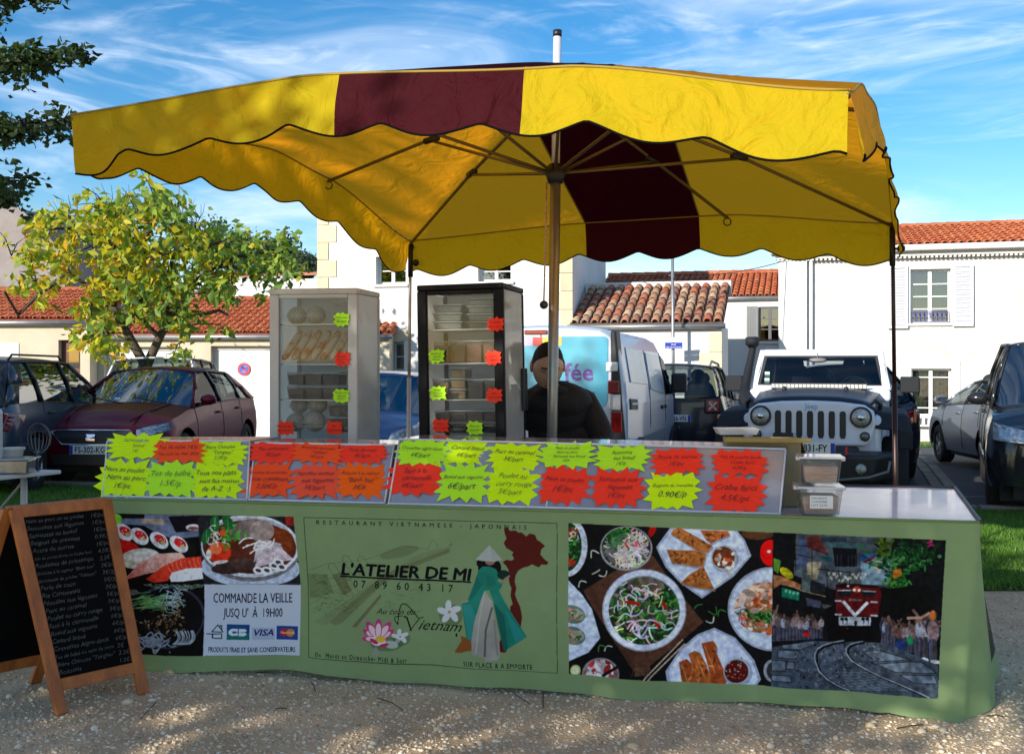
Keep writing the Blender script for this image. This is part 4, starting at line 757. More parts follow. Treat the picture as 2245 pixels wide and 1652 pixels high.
# far roof chunk seen above
# utility pole, street sign, antennas, wires
P0 = at(1477, 0, 23.3); P0.z = gz(0, 23.3); up = thing('utility_pole', 'slim grey utility pole carrying the street name sign', 'pole', P0)
MB().tube([(0, 0, 0), (-.03, 0, (HZ-540)/F*23.15+EH+.45)], .042, 10, r1=.036).build('post', GUT, up, smooth=True)
MB().tube([(-.12, 0, (HZ-594)/F*23.15+EH+.3), (.02, 0, (HZ-594)/F*23.15+EH+.3)], .012, 6).build('bracket', GUT, up)
sg = thing('street_sign', 'blue and white street name sign fixed on the utility pole', 'street sign', at(1477, 752, 23.22), -R(8))
MB().box(-.2, .2, -.012, 0, .02, .135).build('white_plate', WHT, sg, bevel=.005); MB().box(-.2, .2, -.014, 0, -.13, .015).build('blue_plate', mat('plate blue', (.015, .04, .35), .4), sg, bevel=.005)
ex, ez = Vector((1, 0, 0)), Vector((0, 0, 1)); q = MB(); lettering(q, 'VOIE SANS ISSUE', Vector((0, -.0135, .06)), ex, ez, .05, .34, center=True); q.build('lettering', mat('sign ink', (.05, .05, .2), .5), sg)
q = MB(); lettering(q, 'RUE', Vector((0, -.0155, -.05)), ex, ez, .06, .1, center=True); lettering(q, 'DES MILLE FLEURS', Vector((0, -.0155, -.115)), ex, ez, .055, .36, center=True); q.build('lettering', WHT, sg)
an = thing('tv_antenna', 'thin television antenna on a mast above the yellow tree', 'antenna', at(393, 700, 33)); zA = (700-397)/F*33
MB().tube([(0, 0, 0), (-.02, 0, zA)], .025, 6).build('mast', GUT, an); q = MB(); q.tube([(-.78, 0, zA-.12), (.05, 0, zA-.07)], .015, 5)
for i in range(11): x = -.75+i*.07; q.tube([(x, -.13, zA-.115+i*.005), (x, .13, zA-.115+i*.005)], .008, 4)
for s_ in (-1, 1): q.tube([(-.1, 0, zA-.1), (.12, 0, zA-.1+s_*.22)], .008, 4); q.tube([(-.1, .1, zA-.1), (.14, .1, zA-.1+s_*.2)], .008, 4)
q.build('aerial', GUT, an)
def wire(P, Q, sag, lab):
    q = MB(); q.tube([P.lerp(Q, t/12)-Vector((0, 0, sag*4*(t/12)*(1-t/12))) for t in range(13)], .012, 5); tag(q.build('overhead_wire', BLACK), lab, 'cable')
wire(at(1330, 612, 31), at(1478, 611, 23.15), .05, 'overhead wire from the tall house to the utility pole'); wire(at(1478, 608, 23.15), at(1722, 571, 27), .1, 'overhead wire from the utility pole to the white house')
# ---------------------------------------------------------------- vehicles
def paint(name, col, metal=.35, rough=.32, var=.06, coat=.35): return mat(name, col, rough, metal, .5 if coat > .2 else .3, coat=coat, var=var, vscale=3)
def lerp_pts(P, x):
    if x <= P[0][0]: return P[0][1]
    for (a, b), (c, d) in zip(P[:-1], P[1:]):
        if x <= c:
            t = (x-a)/(c-a); t = t*t*(3-2*t)*.5+t*.5; return b+(d-b)*t
    return P[-1][1]
TYRE = MB().lathe([(.60, -.5), (.80, -.52), (.95, -.46), (1, -.36), (1, .36), (.95, .46), (.80, .52), (.60, .5), (.60, -.5)], 28).mesh('tyre', RUB, True)
RIMM = mat('alloy', (.42, .43, .45), .3, .9, var=.2)
q = MB(); q.lathe([(.0, .38), (.14, .40), (.15, .30)], 20); q.lathe([(.60, -.4), (.57, .34), (.62, .46), (.60, .40)], 28)
for k in range(5):
    a = 2*PI*k/5
    for s_ in (-.1, .1): q.hexa([Vector((.1*math.cos(a+s_*5), .1*math.sin(a+s_*5), .28)), Vector((.6*math.cos(a+s_), .6*math.sin(a+s_), .3)), Vector((.6*math.cos(a+s_+.1), .6*math.sin(a+s_+.1), .3)), Vector((.12*math.cos(a+s_*5+.3), .12*math.sin(a+s_*5+.3), .28))], [Vector((.1*math.cos(a+s_*5), .1*math.sin(a+s_*5), .4)), Vector((.6*math.cos(a+s_), .6*math.sin(a+s_), .44)), Vector((.6*math.cos(a+s_+.1), .6*math.sin(a+s_+.1), .44)), Vector((.12*math.cos(a+s_*5+.3), .12*math.sin(a+s_*5+.3), .4))])
RIM = q.mesh('rim', RIMM); q = MB().lathe([(.58, -.3), (.58, -.25), (.0, -.25)], 20); HUB = q.mesh('brake_disc', BLACK)
def wheel(t, x, y, r, w=.21):
    o = bpy.data.objects.new('wheel', None); C.objects.link(o); o.parent = t; o.location = (x, y, r); o.rotation_euler = (R(-90) if y > 0 else R(90), 0, 0)
    o.scale = (r, r, w)
    for me in (TYRE, RIM, HUB): c = bpy.data.objects.new(me.name, me); C.objects.link(c); c.parent = o
    return o
def plate(t, x, y, z, txt, front=1, w=.52, h=.11, tilt=0):
    pl = bpy.data.objects.new('number_plate', None); C.objects.link(pl); pl.parent = t; pl.location = (x, y, z); pl.rotation_euler = (0, 0, R(-90) if front > 0 else R(90))
    MB().box(-w/2, w/2, -.012, 0, -h/2, h/2).build('plate', mat('plate white', (.72, .72, .68), .4), pl, bevel=.004)
    q = MB(); lettering(q, txt, Vector((0, -.014, -h*.32)), Vector((1, 0, 0)), Vector((0, 0, 1)), .105, w*.72, .02, center=True); q.build('lettering', INK, pl)
    q = MB(); q.box(-w/2+.003, -w/2+.045, -.0135, -.001, -h/2+.003, h/2-.003); q.build('band', MT['plate blue'], pl); q = MB(); q.box(w/2-.045, w/2-.003, -.0135, -.001, -h/2+.003, h/2-.003); q.build('band', MT['plate blue'], pl)
HL = mat('headlamp lens', (.55, .6, .66), .08, .3, coat=1, var=.6, vscale=25); TLM = mat('tail lamp', (.28, .006, .008), .12, 0, coat=1, var=.5, vscale=18); AMB = mat('amber lens', (.6, .18, .01), .15, coat=1)
def car(t, P, body):
    """local x = 0 at the front bumper growing rearwards, y across, z up; t sits under the middle"""
    L, Wd = P['L'], P['W']; hw = Wd/2; X0 = -L/2; sh = P['sh']; ce = P['ce']; rw = P.get('rw', .33); xf, xr = P['xf'], P['xr']; Ra = rw+.07; g = P.get('g', [(0, .93), (.25, .985), (.5, 1), (.75, .985), (1, .93)]); cf = P.get('cf', .55); cb = P.get('cb', .4); sill = P.get('sill', .24); nose = P.get('nose', .70); tail = P.get('tail', .78)
    def wf(x):
        if x < cf: return nose+(1-nose)*(1-(1-x/cf)**2.4)**(1/1.6)
        if x > L-cb: return tail+(1-tail)*(1-(1-(L-x)/cb)**2.4)**(1/1.6)
        return 1
    def zb(x):
        z = sill+(.04 if x < .1 else 0)
        for c in (xf, xr):
            if abs(x-c) < Ra: z = max(z, rw+math.sqrt(Ra*Ra-(x-c)**2))
        return z
    xs = sorted(set([round(i*.045, 4) for i in range(int(L/.045)+1)]+[L]+[c+s_*Ra*k for c in (xf, xr) for s_ in (-1, 1) for k in (1.0, .985, .93)]))
    def sec(x):
        b_, s_, c_ = zb(x), lerp_pts(sh, x), lerp_pts(ce, x); w = hw*wf(x); out = []
        for j in range(9):
            z = b_+(s_-b_)*j/8; tt = (z-.2)/(s_-.2); out.append((w*lerp_pts(g, tt), z))
        ys = out[-1][0]
        for k in range(1, 6): y = ys*(1-k/5); out.append((y, s_+(c_-s_)*(1-(y/ys)**2.6)))
        return out
    mb = MB(); S_ = [sec(x) for x in xs]; n = 14; vs = []
    for x, s_ in zip(xs, S_): vs += [(X0+x, y, z) for y, z in s_]+[(X0+x, -y, z) for y, z in s_[-2::-1]]
    m = 2*n-1; fs = [(i*m+j, i*m+j+1, (i+1)*m+j+1, (i+1)*m+j) for i in range(len(xs)-1) for j in range(m-1)]
    fs += [tuple(range(m-1, -1, -1)), tuple((len(xs)-1)*m+j for j in range(m))]
    mb.add(vs, fs); bo = mb.build('body', body, t, smooth=True, recalc=True); md = bo.modifiers.new('es', 'EDGE_SPLIT'); md.split_angle = R(50)
    q = MB(); q.box(X0+.25, X0+L-.25, -hw*.86, hw*.86, .17, .55); q.box(X0+.1, X0+L-.1, -hw*.74, hw*.74, .2, .5); q.build('underbody', DARK, t)
    side = lambda x, z: hw*wf(x)*lerp_pts(g, (z-.2)/(lerp_pts(sh, x)-.2))
    # greenhouse
    a, b, c, d = P['gh']; zr = P['zr']; rwid = P['rwid']*hw; e = .004
    zba = lambda x: lerp_pts(sh, x)-.01
    bw = lambda x: hw*wf(x)*g[-1][1]-.015
    gl = P.get('glass', GLS)
    rf = MB(); nn = 12
    zro = lambda u: zr-P.get('rdrop', .04)*(2*u-1)**2-P.get('rtail', 0)*max(0, u-.5)**2*4
    def rfp(u, v): x = b+(c-b)*u; y = rwid*(2*v-1); return (X0+x, y*(1-.03*abs(2*u-1)), zro(u)+.045*(1-(2*v-1)**2)-.012*(abs(2*v-1) > .95))
    rf.grid(rfp, nn, 12); rf.build('roof', P.get('roofm', body), t, smooth=True, solid=.03)
    yb = lambda x: bw(min(max(x, cf), L-cb)) if P.get('straight') else bw(x)
    def sidept(x, k):  # x along belt, k 0 belt, 1 roof ; interpolates between belt line and roof line
        return None
    ws = MB()
    def wsp(u, v):
        y0 = yb(a)*(2*u-1); y1 = rwid*(2*u-1)*.97; bow = .10*(1-(2*u-1)**2); zc = lerp_pts(ce, a) if True else 0
        p0 = Vector((X0+a-bow*1.2+.06, y0, zba(a)+(zc-zba(a))*(1-abs(2*u-1)**2.6))); p1 = Vector((X0+b-bow*.5+.02, y1, zro(0)+.045*(1-(2*u-1)**2))); return p0.lerp(p1, v)
    ws.grid(wsp, 10, 6).build('windscreen', gl, t, smooth=True)
    rg = MB()
    def rgp(u, v):
        y0 = yb(d)*(2*u-1)*.97; y1 = rwid*(2*u-1)*.97; bow = .07*(1-(2*u-1)**2)
        p0 = Vector((X0+d+bow-.02, y0, zba(d)+.02)); p1 = Vector((X0+c+bow*.5, y1, zro(1)+.045*(1-(2*u-1)**2))); return p0.lerp(p1, v)
    rg.grid(rgp, 10, 6).build('rear_window', gl, t, smooth=True)
    cols = [a]+P['pil']+[d]; tops = [b]+[b+(c-b)*(x-a)/(d-a)*P.get('ps', 1.0)+0 for x in P['pil']]+[c]
    tops = [b]+[min(max(x, b+.1), c-.05) for x in P['pil']]+[c]
    pm = P.get('pilm', BLACK)
    for s_ in (-1, 1):
        pts = []
        for x, tx in zip(cols, tops):
            u = (tx-b)/(c-b); pts.append((Vector((X0+x, s_*yb(x), zba(x)+.015)), Vector((X0+tx, s_*rwid*(1-.03*abs(2*u-1)), zro(u)))))
        for i in range(len(pts)-1):
            (p0, p1), (r0, r1) = pts[i], pts[i+1]
            q = MB(); q.grid(lambda u, v: p0.lerp(r0, u).lerp(p1.lerp(r1, u), v)+Vector((0, s_*.025*math.sin(PI*v), 0)), 4, 4); q.build('side_window', P.get('sglass', gl), t, smooth=True)
        for i, (p0, p1) in enumerate(pts):
            edge = i in (0, len(pts)-1); wd = (.05 if i == 0 else P.get('dw', .12)) if edge else .035; mm = body if edge else pm; q = MB()
            o_ = Vector((0, s_*.012, 0)); mid = (p0+p1)/2+Vector((0, s_*.025, 0)); f = 1 if i == 0 else (-1 if edge else 0); wx0, wx1 = ((-.02, wd*1.5) if i == 0 else ((-wd*1.6, .03) if edge else (-wd, wd)))
            L3 = [p0+o_, mid+o_, p1+o_]
            for k in range(2): q.add([L3[k]+Vector((wx0, 0, 0)), L3[k]+Vector((wx1, 0, 0)), L3[k+1]+Vector((wx1*.7, 0, 0)), L3[k+1]+Vector((wx0*.7, 0, 0))], [(0, 1, 2, 3)])
            q.build('pillar', mm, t, smooth=True, solid=.03)
        q = MB(); q.tube([p0+Vector((0, s_*.012, -.005)) for p0, _ in pts], .012, 5); q.tube([p1+Vector((0, s_*.01, 0)) for _, p1 in pts], .022, 6); q.build('window_trim', P.get('trim', BLACK), t, smooth=True)
        # seams, handles, mirror
        for x in P['seam']:
            q = MB(); z0 = zb(x)+.05; z1_ = lerp_pts(sh, x); q.tube([(X0+x+(P.get('lean', .0))*k, s_*(side(x, z0+(z1_-z0)*k)+.000), z0+(z1_-z0)*k) for k in [i/8 for i in range(9)]], .006, 4); q.build('door_seam', BLACK, t)
        for x in P['hand']:
            z = lerp_pts(sh, x)-.13; y = side(x, z); q = MB(); q.tube([(X0+x-.09, s_*(y+.0), z), (X0+x-.07, s_*(y+.03), z), (X0+x+.07, s_*(y+.03), z), (X0+x+.09, s_*(y+.0), z)], .014, 6); q.build('door_handle', P.get('handm', body), t, smooth=True)
        x, z = a+.30, zba(a+.3)+.09; y = yb(x)
        q = MB(); q.ball((X0+x, s_*(y+.14), z), (.07, .115, .075), 12, 8, lambda d: 1 if d.x < .3 else .9); q.box(X0+x-.02, X0+x+.03, min(s_*(y-.02), s_*(y+.08)), max(s_*(y-.02), s_*(y+.08)), z-.075, z-.04); mi = q.build('mirror', P.get('mirm', body), t, smooth=True)
        q = MB(); q.box(X0+x+.062, X0+x+.066, s_*(y+.14)-.085, s_*(y+.14)+.085, z-.05, z+.05); q.build('mirror_glass', CHROME, mi)
    for x in (xf, xr):
        for s_ in (-1, 1): wheel(t, X0+x, s_*(hw-.105-.02), rw)
    if P.get('seats', True):
        for x in (a+1.05, a+1.95):
            for y in (-.36, .36):
                if x < d-.2: q = MB(); q.ball((X0+x, y, zba(x)+.02), (.10, .24, .34), 10, 8); q.ball((X0+x+.04, y, zba(x)+.38), (.06, .13, .11), 10, 6); q.build('seat', DARK, t, smooth=True)
        q = MB(); q.tube([(X0+a+.42+.04*math.cos(k*PI/8), -.36*P.get('drv', -1)+.18*math.cos(k*PI/8), zba(a)+.05+.17*math.sin(k*PI/8)) for k in range(17)], .014, 5); q.build('steering_wheel', DARK, t, smooth=True)
        q = MB(); q.ball((X0+b+.12, 0, zro(0)-.14), (.03, .12, .04), 8, 6); q.build('rear_view_mirror', BLACK, t, smooth=True)
    fx = lambda y, off=0: next((x for x in [i*.01 for i in range(int(cf*100)+1)] if hw*wf(x)*.985 >= abs(y)), cf)
    bx = lambda y: L-next((x for x in [i*.01 for i in range(int(cb*100)+1)] if hw*wf(L-x)*.985 >= abs(y)), cb)
    zx = P.get('zx', .45)
    zst = sh[0][1]
    def fp(y, z, off=.012): return Vector((X0+max(fx(y), 0)+max(0, z-zst)*zx-off, y, z))
    def bp(y, z, off=.012): return Vector((X0+bx(y)+off-max(0, z-.75)*P.get('zbx', .1), y, z))
    def patch(name, poly, m, f, th=.02, ns=1, bev=.004):
        q = MB(); P2 = []
        for i in range(len(poly)):
            a_, b_ = poly[i-1], poly[i]
            for k in range(1, 5): P2.append((a_[0]+(b_[0]-a_[0])*k/4, a_[1]+(b_[1]-a_[1])*k/4))
        c_ = (sum(p[0] for p in P2)/len(P2), sum(p[1] for p in P2)/len(P2)); rings = [1, .66, .33]; vs = []
        for r in rings: vs += [f(c_[0]+(p[0]-c_[0])*r, c_[1]+(p[1]-c_[1])*r) for p in P2]
        vs.append(f(*c_)); n_ = len(P2); fs = []
        for j in range(2): fs += [(j*n_+i, j*n_+(i+1) % n_, (j+1)*n_+(i+1) % n_, (j+1)*n_+i) for i in range(n_)]
        fs += [(2*n_+i, 2*n_+(i+1) % n_, 3*n_) for i in range(n_)]
        q.add(vs, fs); o = q.build(name, m, t, smooth=False, solid=th); return o
    return dict(X0=X0, side=side, fp=fp, bp=bp, patch=patch, zba=zba, zb=zb, zro=zro, rwid=rwid, hw=hw, L=L)
def place(name, label, cat, u, Y, yaw, L, front=True, gy=None):
    """yaw: heading of the rear-pointing local +x; u,Y = photo column and distance of the nearer end's middle"""
    p = at(u, 0, Y); d = Vector((math.cos(yaw), math.sin(yaw), 0)); c = p+d*(L/2)*(1 if front else -1); sl = math.atan2(gz(0, c.y+1)-gz(0, c.y-1), 2)
    t = thing(name, label, cat, (c.x, c.y, gz(c.x, c.y)), yaw); t.rotation_euler = (0, -sl*math.sin(yaw), yaw); t['group'] = 'cars parked behind the stall'; return t
# red hatchback, front towards us
RED = paint('dark red metallic', (.13, .002, .018), .3, .38, .06, .12)
L = 4.26; t = place('parked_car', 'dark red metallic hatchback parked nose towards the stall at left', 'car', 208, 13.1, R(88), L); t.scale = (1.05, 1.05, 1.05)
HATCH = dict(L=L, W=1.80, xf=.85, xr=3.5, rw=.32, sh=[(0, .62), (.08, .72), (.5, .84), (1.15, .95), (1.6, .99), (3.4, 1.04), (4.0, 1.02), (4.26, .86)], ce=[(0, .64), (.08, .76), (.5, .95), (1.2, 1.04), (1.6, 1.03), (3.6, 1.05), (4.26, .9)], gh=(1.15, 1.95, 3.45, 3.98), zr=1.47, rwid=.66, pil=[2.35, 3.25], seam=[1.25, 2.33, 3.2], hand=[2.15, 3.05], rtail=.03, dw=.16)
k = car(t, HATCH, RED); fp = k['fp']; pt = k['patch']
pt('grille', [(-.47, .71), (.47, .71), (.50, .69), (.36, .545), (-.36, .545), (-.50, .69)], BLACK, fp)
q = MB(); q.tube([fp(y, z, .03) for y, z in [(-.47, .712), (0, .715), (.47, .712), (.51, .69), (.36, .54), (0, .535), (-.36, .54), (-.51, .69), (-.47, .712)]], .011, 6); q.build('grille_surround', CHROME, t, smooth=True)
for s_ in (-1, 1):
    pt('headlight', [(s_*.84, .80), (s_*.55, .715), (s_*.56, .655), (s_*.63, .625), (s_*.86, .70)], HL, fp); pt('fog_intake', [(s_*.82, .50), (s_*.58, .46), (s_*.60, .36), (s_*.84, .38)], BLACK, fp)
    q = MB(); q.tube([fp(s_*.57, .70, .03), fp(s_*.7, .655, .03), fp(s_*.86, .715, .03)], .007, 5); q.build('light_strip', WHT, t)
    q = MB(); q.tube([(k['X0']+.15, s_*.42, .825), (k['X0']+.6, s_*.5, .945), (k['X0']+1.1, s_*.56, 1.012)], .012, 5); q.build('bonnet_crease', RED, t, smooth=True)
pt('lower_intake', [(-.52, .42), (.52, .42), (.46, .29), (-.46, .29)], BLACK, fp)
q = MB()   # maker's emblem on the grille
for P_ in ([(.06, .665), (-.055, .665), (-.055, .635), (.03, .63)], [(.055, .62), (-.06, .615), (-.06, .585), (.05, .59)], [(-.02, .648), (.055, .63), (.055, .612), (-.03, .63)]): q.add([fp(y, z, .045) for y, z in P_], [(0, 1, 2, 3)])
q.build('emblem', CHROME, t, solid=.006)
plate(t, k['X0']-.03, 0, .475, 'FS-302-KG')
q = MB(); q.tube([(k['X0']+3.4, 0, 1.50), (k['X0']+3.62, 0, 1.70)], .006, 5); q.build('aerial', BLACK, t)
q = MB(); 
for y0 in (-.55, .05): q.tube([(k['X0']+1.0, y0, 1.02), (k['X0']+1.12, y0+.45, 1.09)], .008, 4)
q.build('wiper', BLACK, t)
# blue hatchback behind white cabinet
BLU = paint('blue metallic', (.035, .085, .21), .4, .28)
H2 = dict(HATCH); H2.update(L=3.9, W=1.74, xr=3.15, gh=(1.0, 1.75, 3.2, 3.75), zr=1.47, pil=[2.15, 2.95], seam=[1.15, 2.13, 2.9], hand=[1.95, 2.8], sh=[(0, .62), (.08, .72), (.5, .88), (1.0, .97), (1.6, .99), (3.2, 1.04), (3.7, 1.0), (3.9, .86)], ce=[(0, .64), (.08, .76), (.5, .97), (1.05, 1.05), (3.3, 1.05), (3.9, .9)])
t = place('parked_car', 'blue hatchback mostly hidden by the grey food cabinet', 'car', 742, 11.6, R(84), 3.9); k = car(t, H2, BLU); fp = k['fp']; pt = k['patch']
pt('grille', [(-.4, .66), (.4, .66), (.34, .54), (-.34, .54)], BLACK, fp); pt('lower_intake', [(-.5, .44), (.5, .44), (.46, .3), (-.46, .3)], BLACK, fp)
for s_ in (-1, 1): pt('headlight', [(s_*.86, .90), (s_*.60, .80), (s_*.56, .66), (s_*.70, .63), (s_*.87, .68)], HL, fp)
plate(t, k['X0']-.02, 0, .5, 'DK-418-RB')
# grey crossover at far left, tail towards us
GRB = paint('slate grey metallic', (.04, .055, .08), .4, .28)
CROSS = dict(L=4.4, W=1.84, xf=.9, xr=3.6, rw=.345, sill=.28, sh=[(0, .75), (.1, .86), (.6, 1.0), (1.2, 1.06), (2, 1.08), (3.6, 1.13), (4.2, 1.12), (4.4, .98)], ce=[(0, .77), (.1, .9), (.6, 1.08), (1.25, 1.14), (2, 1.1), (3.8, 1.13), (4.4, 1.0)], gh=(1.15, 1.95, 3.75, 4.25), zr=1.66, rwid=.68, pil=[2.35, 3.35], seam=[1.25, 2.33, 3.35], hand=[2.15, 3.15], dw=.2, glass=GLD)
t = place('parked_car', 'slate grey crossover parked tail towards the stall at far left', 'car', -155, 11.8, R(-88), 4.4, front=False); k = car(t, CROSS, GRB); bp = k['bp']; pt = k['patch']
for s_ in (-1, 1): pt('taillight', [(s_*.90, 1.02), (s_*.55, .98), (s_*.58, .84), (s_*.86, .80)], TLM, bp); q = MB(); q.hexa([(k['X0']+4.0, s_*.90, .90), (k['X0']+4.36, s_*.80, .82), (k['X0']+4.36, s_*.79, .84), (k['X0']+4.0, s_*.89, .9)], [(k['X0']+3.95, s_*.905, .98), (k['X0']+4.36, s_*.82, 1.02), (k['X0']+4.36, s_*.80, 1.02), (k['X0']+3.95, s_*.88, .98)]); q.build('lamp_wrap', TLM, t, solid=.02)
pt('bumper_trim', [(-.7, .5), (.7, .5), (.66, .34), (-.66, .34)], BLACK, bp); plate(t, k['X0']+4.41, 0, .75, 'BZ-907-QL', -1)
for s_ in (-1, 1): q = MB(); q.tube([(k['X0']+2.1, s_*.58, 1.66), (k['X0']+2.2, s_*.58, 1.73), (k['X0']+3.6, s_*.58, 1.73), (k['X0']+3.7, s_*.58, 1.66)], .016, 6); q.build('roof_rail', BLACK, t, smooth=True)
# small white van behind
VAN = dict(L=4.4, W=1.82, xf=.85, xr=3.55, rw=.32, sh=[(0, .75), (.1, .85), (.7, 1.0), (1.2, 1.08), (4.3, 1.15), (4.4, 1.1)], ce=[(0, .8), (.1, .9), (.7, 1.1), (1.2, 1.15), (4.4, 1.12)], gh=(1.1, 1.9, 4.0, 4.36), zr=1.82, rwid=.74, pil=[2.3, 3.3], seam=[1.2, 2.3, 3.4], hand=[2.1, 3.2], tail=.92, dw=.2)
WPT = paint('white car paint', (.72, .73, .74), .0, .35); t = place('parked_car', 'small white van parked behind the dark red car under the tree', 'van', 322, 17.6, R(-84), 4.4, front=False); k = car(t, VAN, WPT)
for s_ in (-1, 1): k['patch']('taillight', [(s_*.88, 1.2), (s_*.76, 1.2), (s_*.76, .8), (s_*.88, .8)], TLM, k['bp'])
# dark suv behind the off-roader
DKB = paint('dark blue black paint', (.018, .024, .04), .3, .2); SUV = dict(CROSS); SUV.update(L=4.45, zr=1.58, rwid=.62, gh=(1.2, 2.0, 3.6, 4.25))
t = place('parked_car', 'dark blue crossover just showing its tail lamp behind the white off-roader', 'car', 1868, 13.6, R(-104), 4.45, front=False); k = car(t, SUV, DKB)
for s_ in (-1, 1): k['patch']('taillight', [(s_*.90, .98), (s_*.45, .95), (s_*.45, .86), (s_*.88, .82)], TLM, k['bp']); q = MB(); q.hexa([(k['X0']+4.1, s_*.88, .86), (k['X0']+4.4, s_*.82, .82), (k['X0']+4.4, s_*.80, .82), (k['X0']+4.1, s_*.86, .86)], [(k['X0']+4.1, s_*.885, .95), (k['X0']+4.4, s_*.82, .99), (k['X0']+4.4, s_*.80, .99), (k['X0']+4.1, s_*.86, .95)]); q.build('lamp_wrap', TLM, t, solid=.02)
# silver blue hatchback at right, tail towards us
SIL = paint('silver blue metallic', (.27, .31, .37), .6, .3); H3 = dict(H2); H3.update(W=1.66, L=3.9, rwid=.60, mirm=SIL, zr=1.38)
t = place('parked_car', 'silver blue hatchback between the white off-roader and the dark people carrier', 'car', 2335, 13.9, R(-97), 3.9, front=False); k = car(t, H3, SIL)
for s_ in (-1, 1): k['patch']('taillight', [(s_*.84, .96), (s_*.77, .96), (s_*.77, .84), (s_*.84, .82)], TLM, k['bp'])
# dark people carrier at the right edge, nose towards us
MPVC = paint('dark graphite paint', (.028, .029, .033), .45, .16)
MPV = dict(L=4.9, W=1.95, xf=.95, xr=3.95, rw=.345, sh=[(0, .8), (.1, .9), (.6, 1.05), (1.1, 1.12), (2, 1.15), (4.8, 1.2), (4.9, 1.1)], ce=[(0, .82), (.1, .95), (.6, 1.14), (1.1, 1.2), (4.9, 1.12)], gh=(1.0, 1.9, 4.45, 4.85), zr=1.86, rwid=.72, pil=[2.1, 3.4], seam=[1.3, 2.4, 3.7], hand=[2.2, 2.6], tail=.9, dw=.2, mirm=MPVC, glass=GLD, sill=.3)
t = place('parked_car', 'dark graphite people carrier cut off by the right edge of the photo', 'van', 2402, 9.9, R(66), 4.9); k = car(t, MPV, MPVC); fp = k['fp']
for s_ in (-1, 1): k['patch']('headlight', [(s_*.9, .98), (s_*.6, .9), (s_*.6, .78), (s_*.9, .8)], HL, fp)
k['patch']('grille', [(-.5, .88), (.5, .88), (.45, .6), (-.45, .6)], BLACK, fp)
for s_ in (-1, 1): q = MB(); q.box(k['X0']+1.45, k['X0']+3.5, min(s_*.955, s_*.985), max(s_*.955, s_*.985), .50, .56); q.build('door_moulding', CHROME, t, bevel=.01)
# small dark suv seen from behind (square lamps)
REN = dict(L=4.2, W=1.80, xf=.85, xr=3.42, rw=.35, sill=.3, sh=[(0, .85), (.1, .95), (.6, 1.02), (1.1, 1.06), (4.1, 1.14), (4.2, 1.08)], ce=[(0, .9), (.1, 1.0), (.6, 1.08), (4.2, 1.1)], gh=(1.1, 1.75, 3.9, 4.12), zr=1.63, rwid=.76, pil=[2.2, 3.2], seam=[1.2, 2.2, 3.2], hand=[2.1, 3.1], tail=.9, dw=.17)
t = place('parked_car', 'small dark boxy off-roader seen from behind beside the white van', 'car', 1464, 15.9, R(-106), 4.2, front=False); k = car(t, REN, DKB); bp = k['bp']
for s_ in (-1, 1):
    q = MB(); x = k['X0']+4.2; q.box(x-.02, x+.03, s_*.70-.13, s_*.70+.13, .86, 1.1); q.build('taillight', BLACK, t, bevel=.02)
    q = MB(); q.box(x+.0, x+.042, s_*.70-.105, s_*.70+.105, .885, 1.075); q.build('lens', TLM, t, bevel=.01)
    q = MB(); 
    for a_ in (45, -45): q.box(-.008, .0, -.085, .085, -.012, .012, Matrix.Translation((x+.051, s_*.70, .98)) @ Matrix.Rotation(R(a_), 4, 'X'))
    q.build('cross', mat('pale lens', (.6, .45, .45), .3), t)
    q = MB(); q.tube([(k['X0']+1.9, s_*.62, 1.62), (k['X0']+2.1, s_*.62, 1.71), (k['X0']+3.5, s_*.62, 1.71), (k['X0']+3.8, s_*.62, 1.63)], .02, 6); q.build('roof_rail', mat('grey plastic', (.15, .15, .16), .5), t, smooth=True)
plate(t, k['X0']+4.22, .1, .78, 'GA-226-VN', -1); q = MB(); lettering(q, 'RENEGADE', Vector((k['X0']+4.225, -.1, .62)), Vector((0, 1, 0)), Vector((0, 0, 1)), .06, .3); q.build('lettering', CHROME, t)

# ---- white off-roader, nose towards us
L = 4.3; yaw = R(70); t = place('parked_car', 'white off-roader with black wings, round headlamps and a light bar facing the stall', 'car', 1776, 10.75, yaw, L); X0 = -L/2
JW = paint('off-roader white', (.66, .69, .75), .0, .3, .04); JB = mat('matt blue black', (.012, .016, .028), .38, .2, var=.3, vscale=5); FLM = mat('textured black', (.014, .016, .020), .7, spec=.3, bump=.2, bscale=300)
q = MB(); q.box(X0+.10, X0+L-.05, -.72, .72, .50, 1.06); q.build('body', JW, t, bevel=.06, seg=3)
q = MB(); q.box(X0+1.75, X0+L-.05, -.80, .80, .52, 1.22); q.build('cabin_tub', JW, t, bevel=.05, seg=3)
# grille slab
gp = []
for (y, z) in [(-.55, 1.165), (-.3, 1.195), (0, 1.205), (.3, 1.195), (.55, 1.165), (.645, 1.10), (.665, .98), (.62, .78), (.56, .73), (0, .72), (-.56, .73), (-.62, .78), (-.665, .98), (-.645, 1.10)]: gp.append((y, z))
Mg = Matrix(((0, 0, 1, X0), (1, 0, 0, 0), (0, 1, 0, 0), (0, 0, 0, 1)))
MB().prism(gp, -.02, .12, Mg).build('grille', JW, t, bevel=.03, seg=3)
for i in range(7):
    y = (-3+i)*.111; pp = [(y-.032+.0, .84), (y-.032, 1.07), (y-.02, 1.095), (y+.02, 1.095), (y+.032, 1.07), (y+.032, .84), (y+.02, .805), (y-.02, .805)]
    MB().prism(pp, -.028, .0, Mg).build('grille_slot', BLACK, t)
LENS = mat('round lens', (.5, .5, .47), .1, .5, coat=1, var=.5, vscale=22, bump=.5, bscale=60)
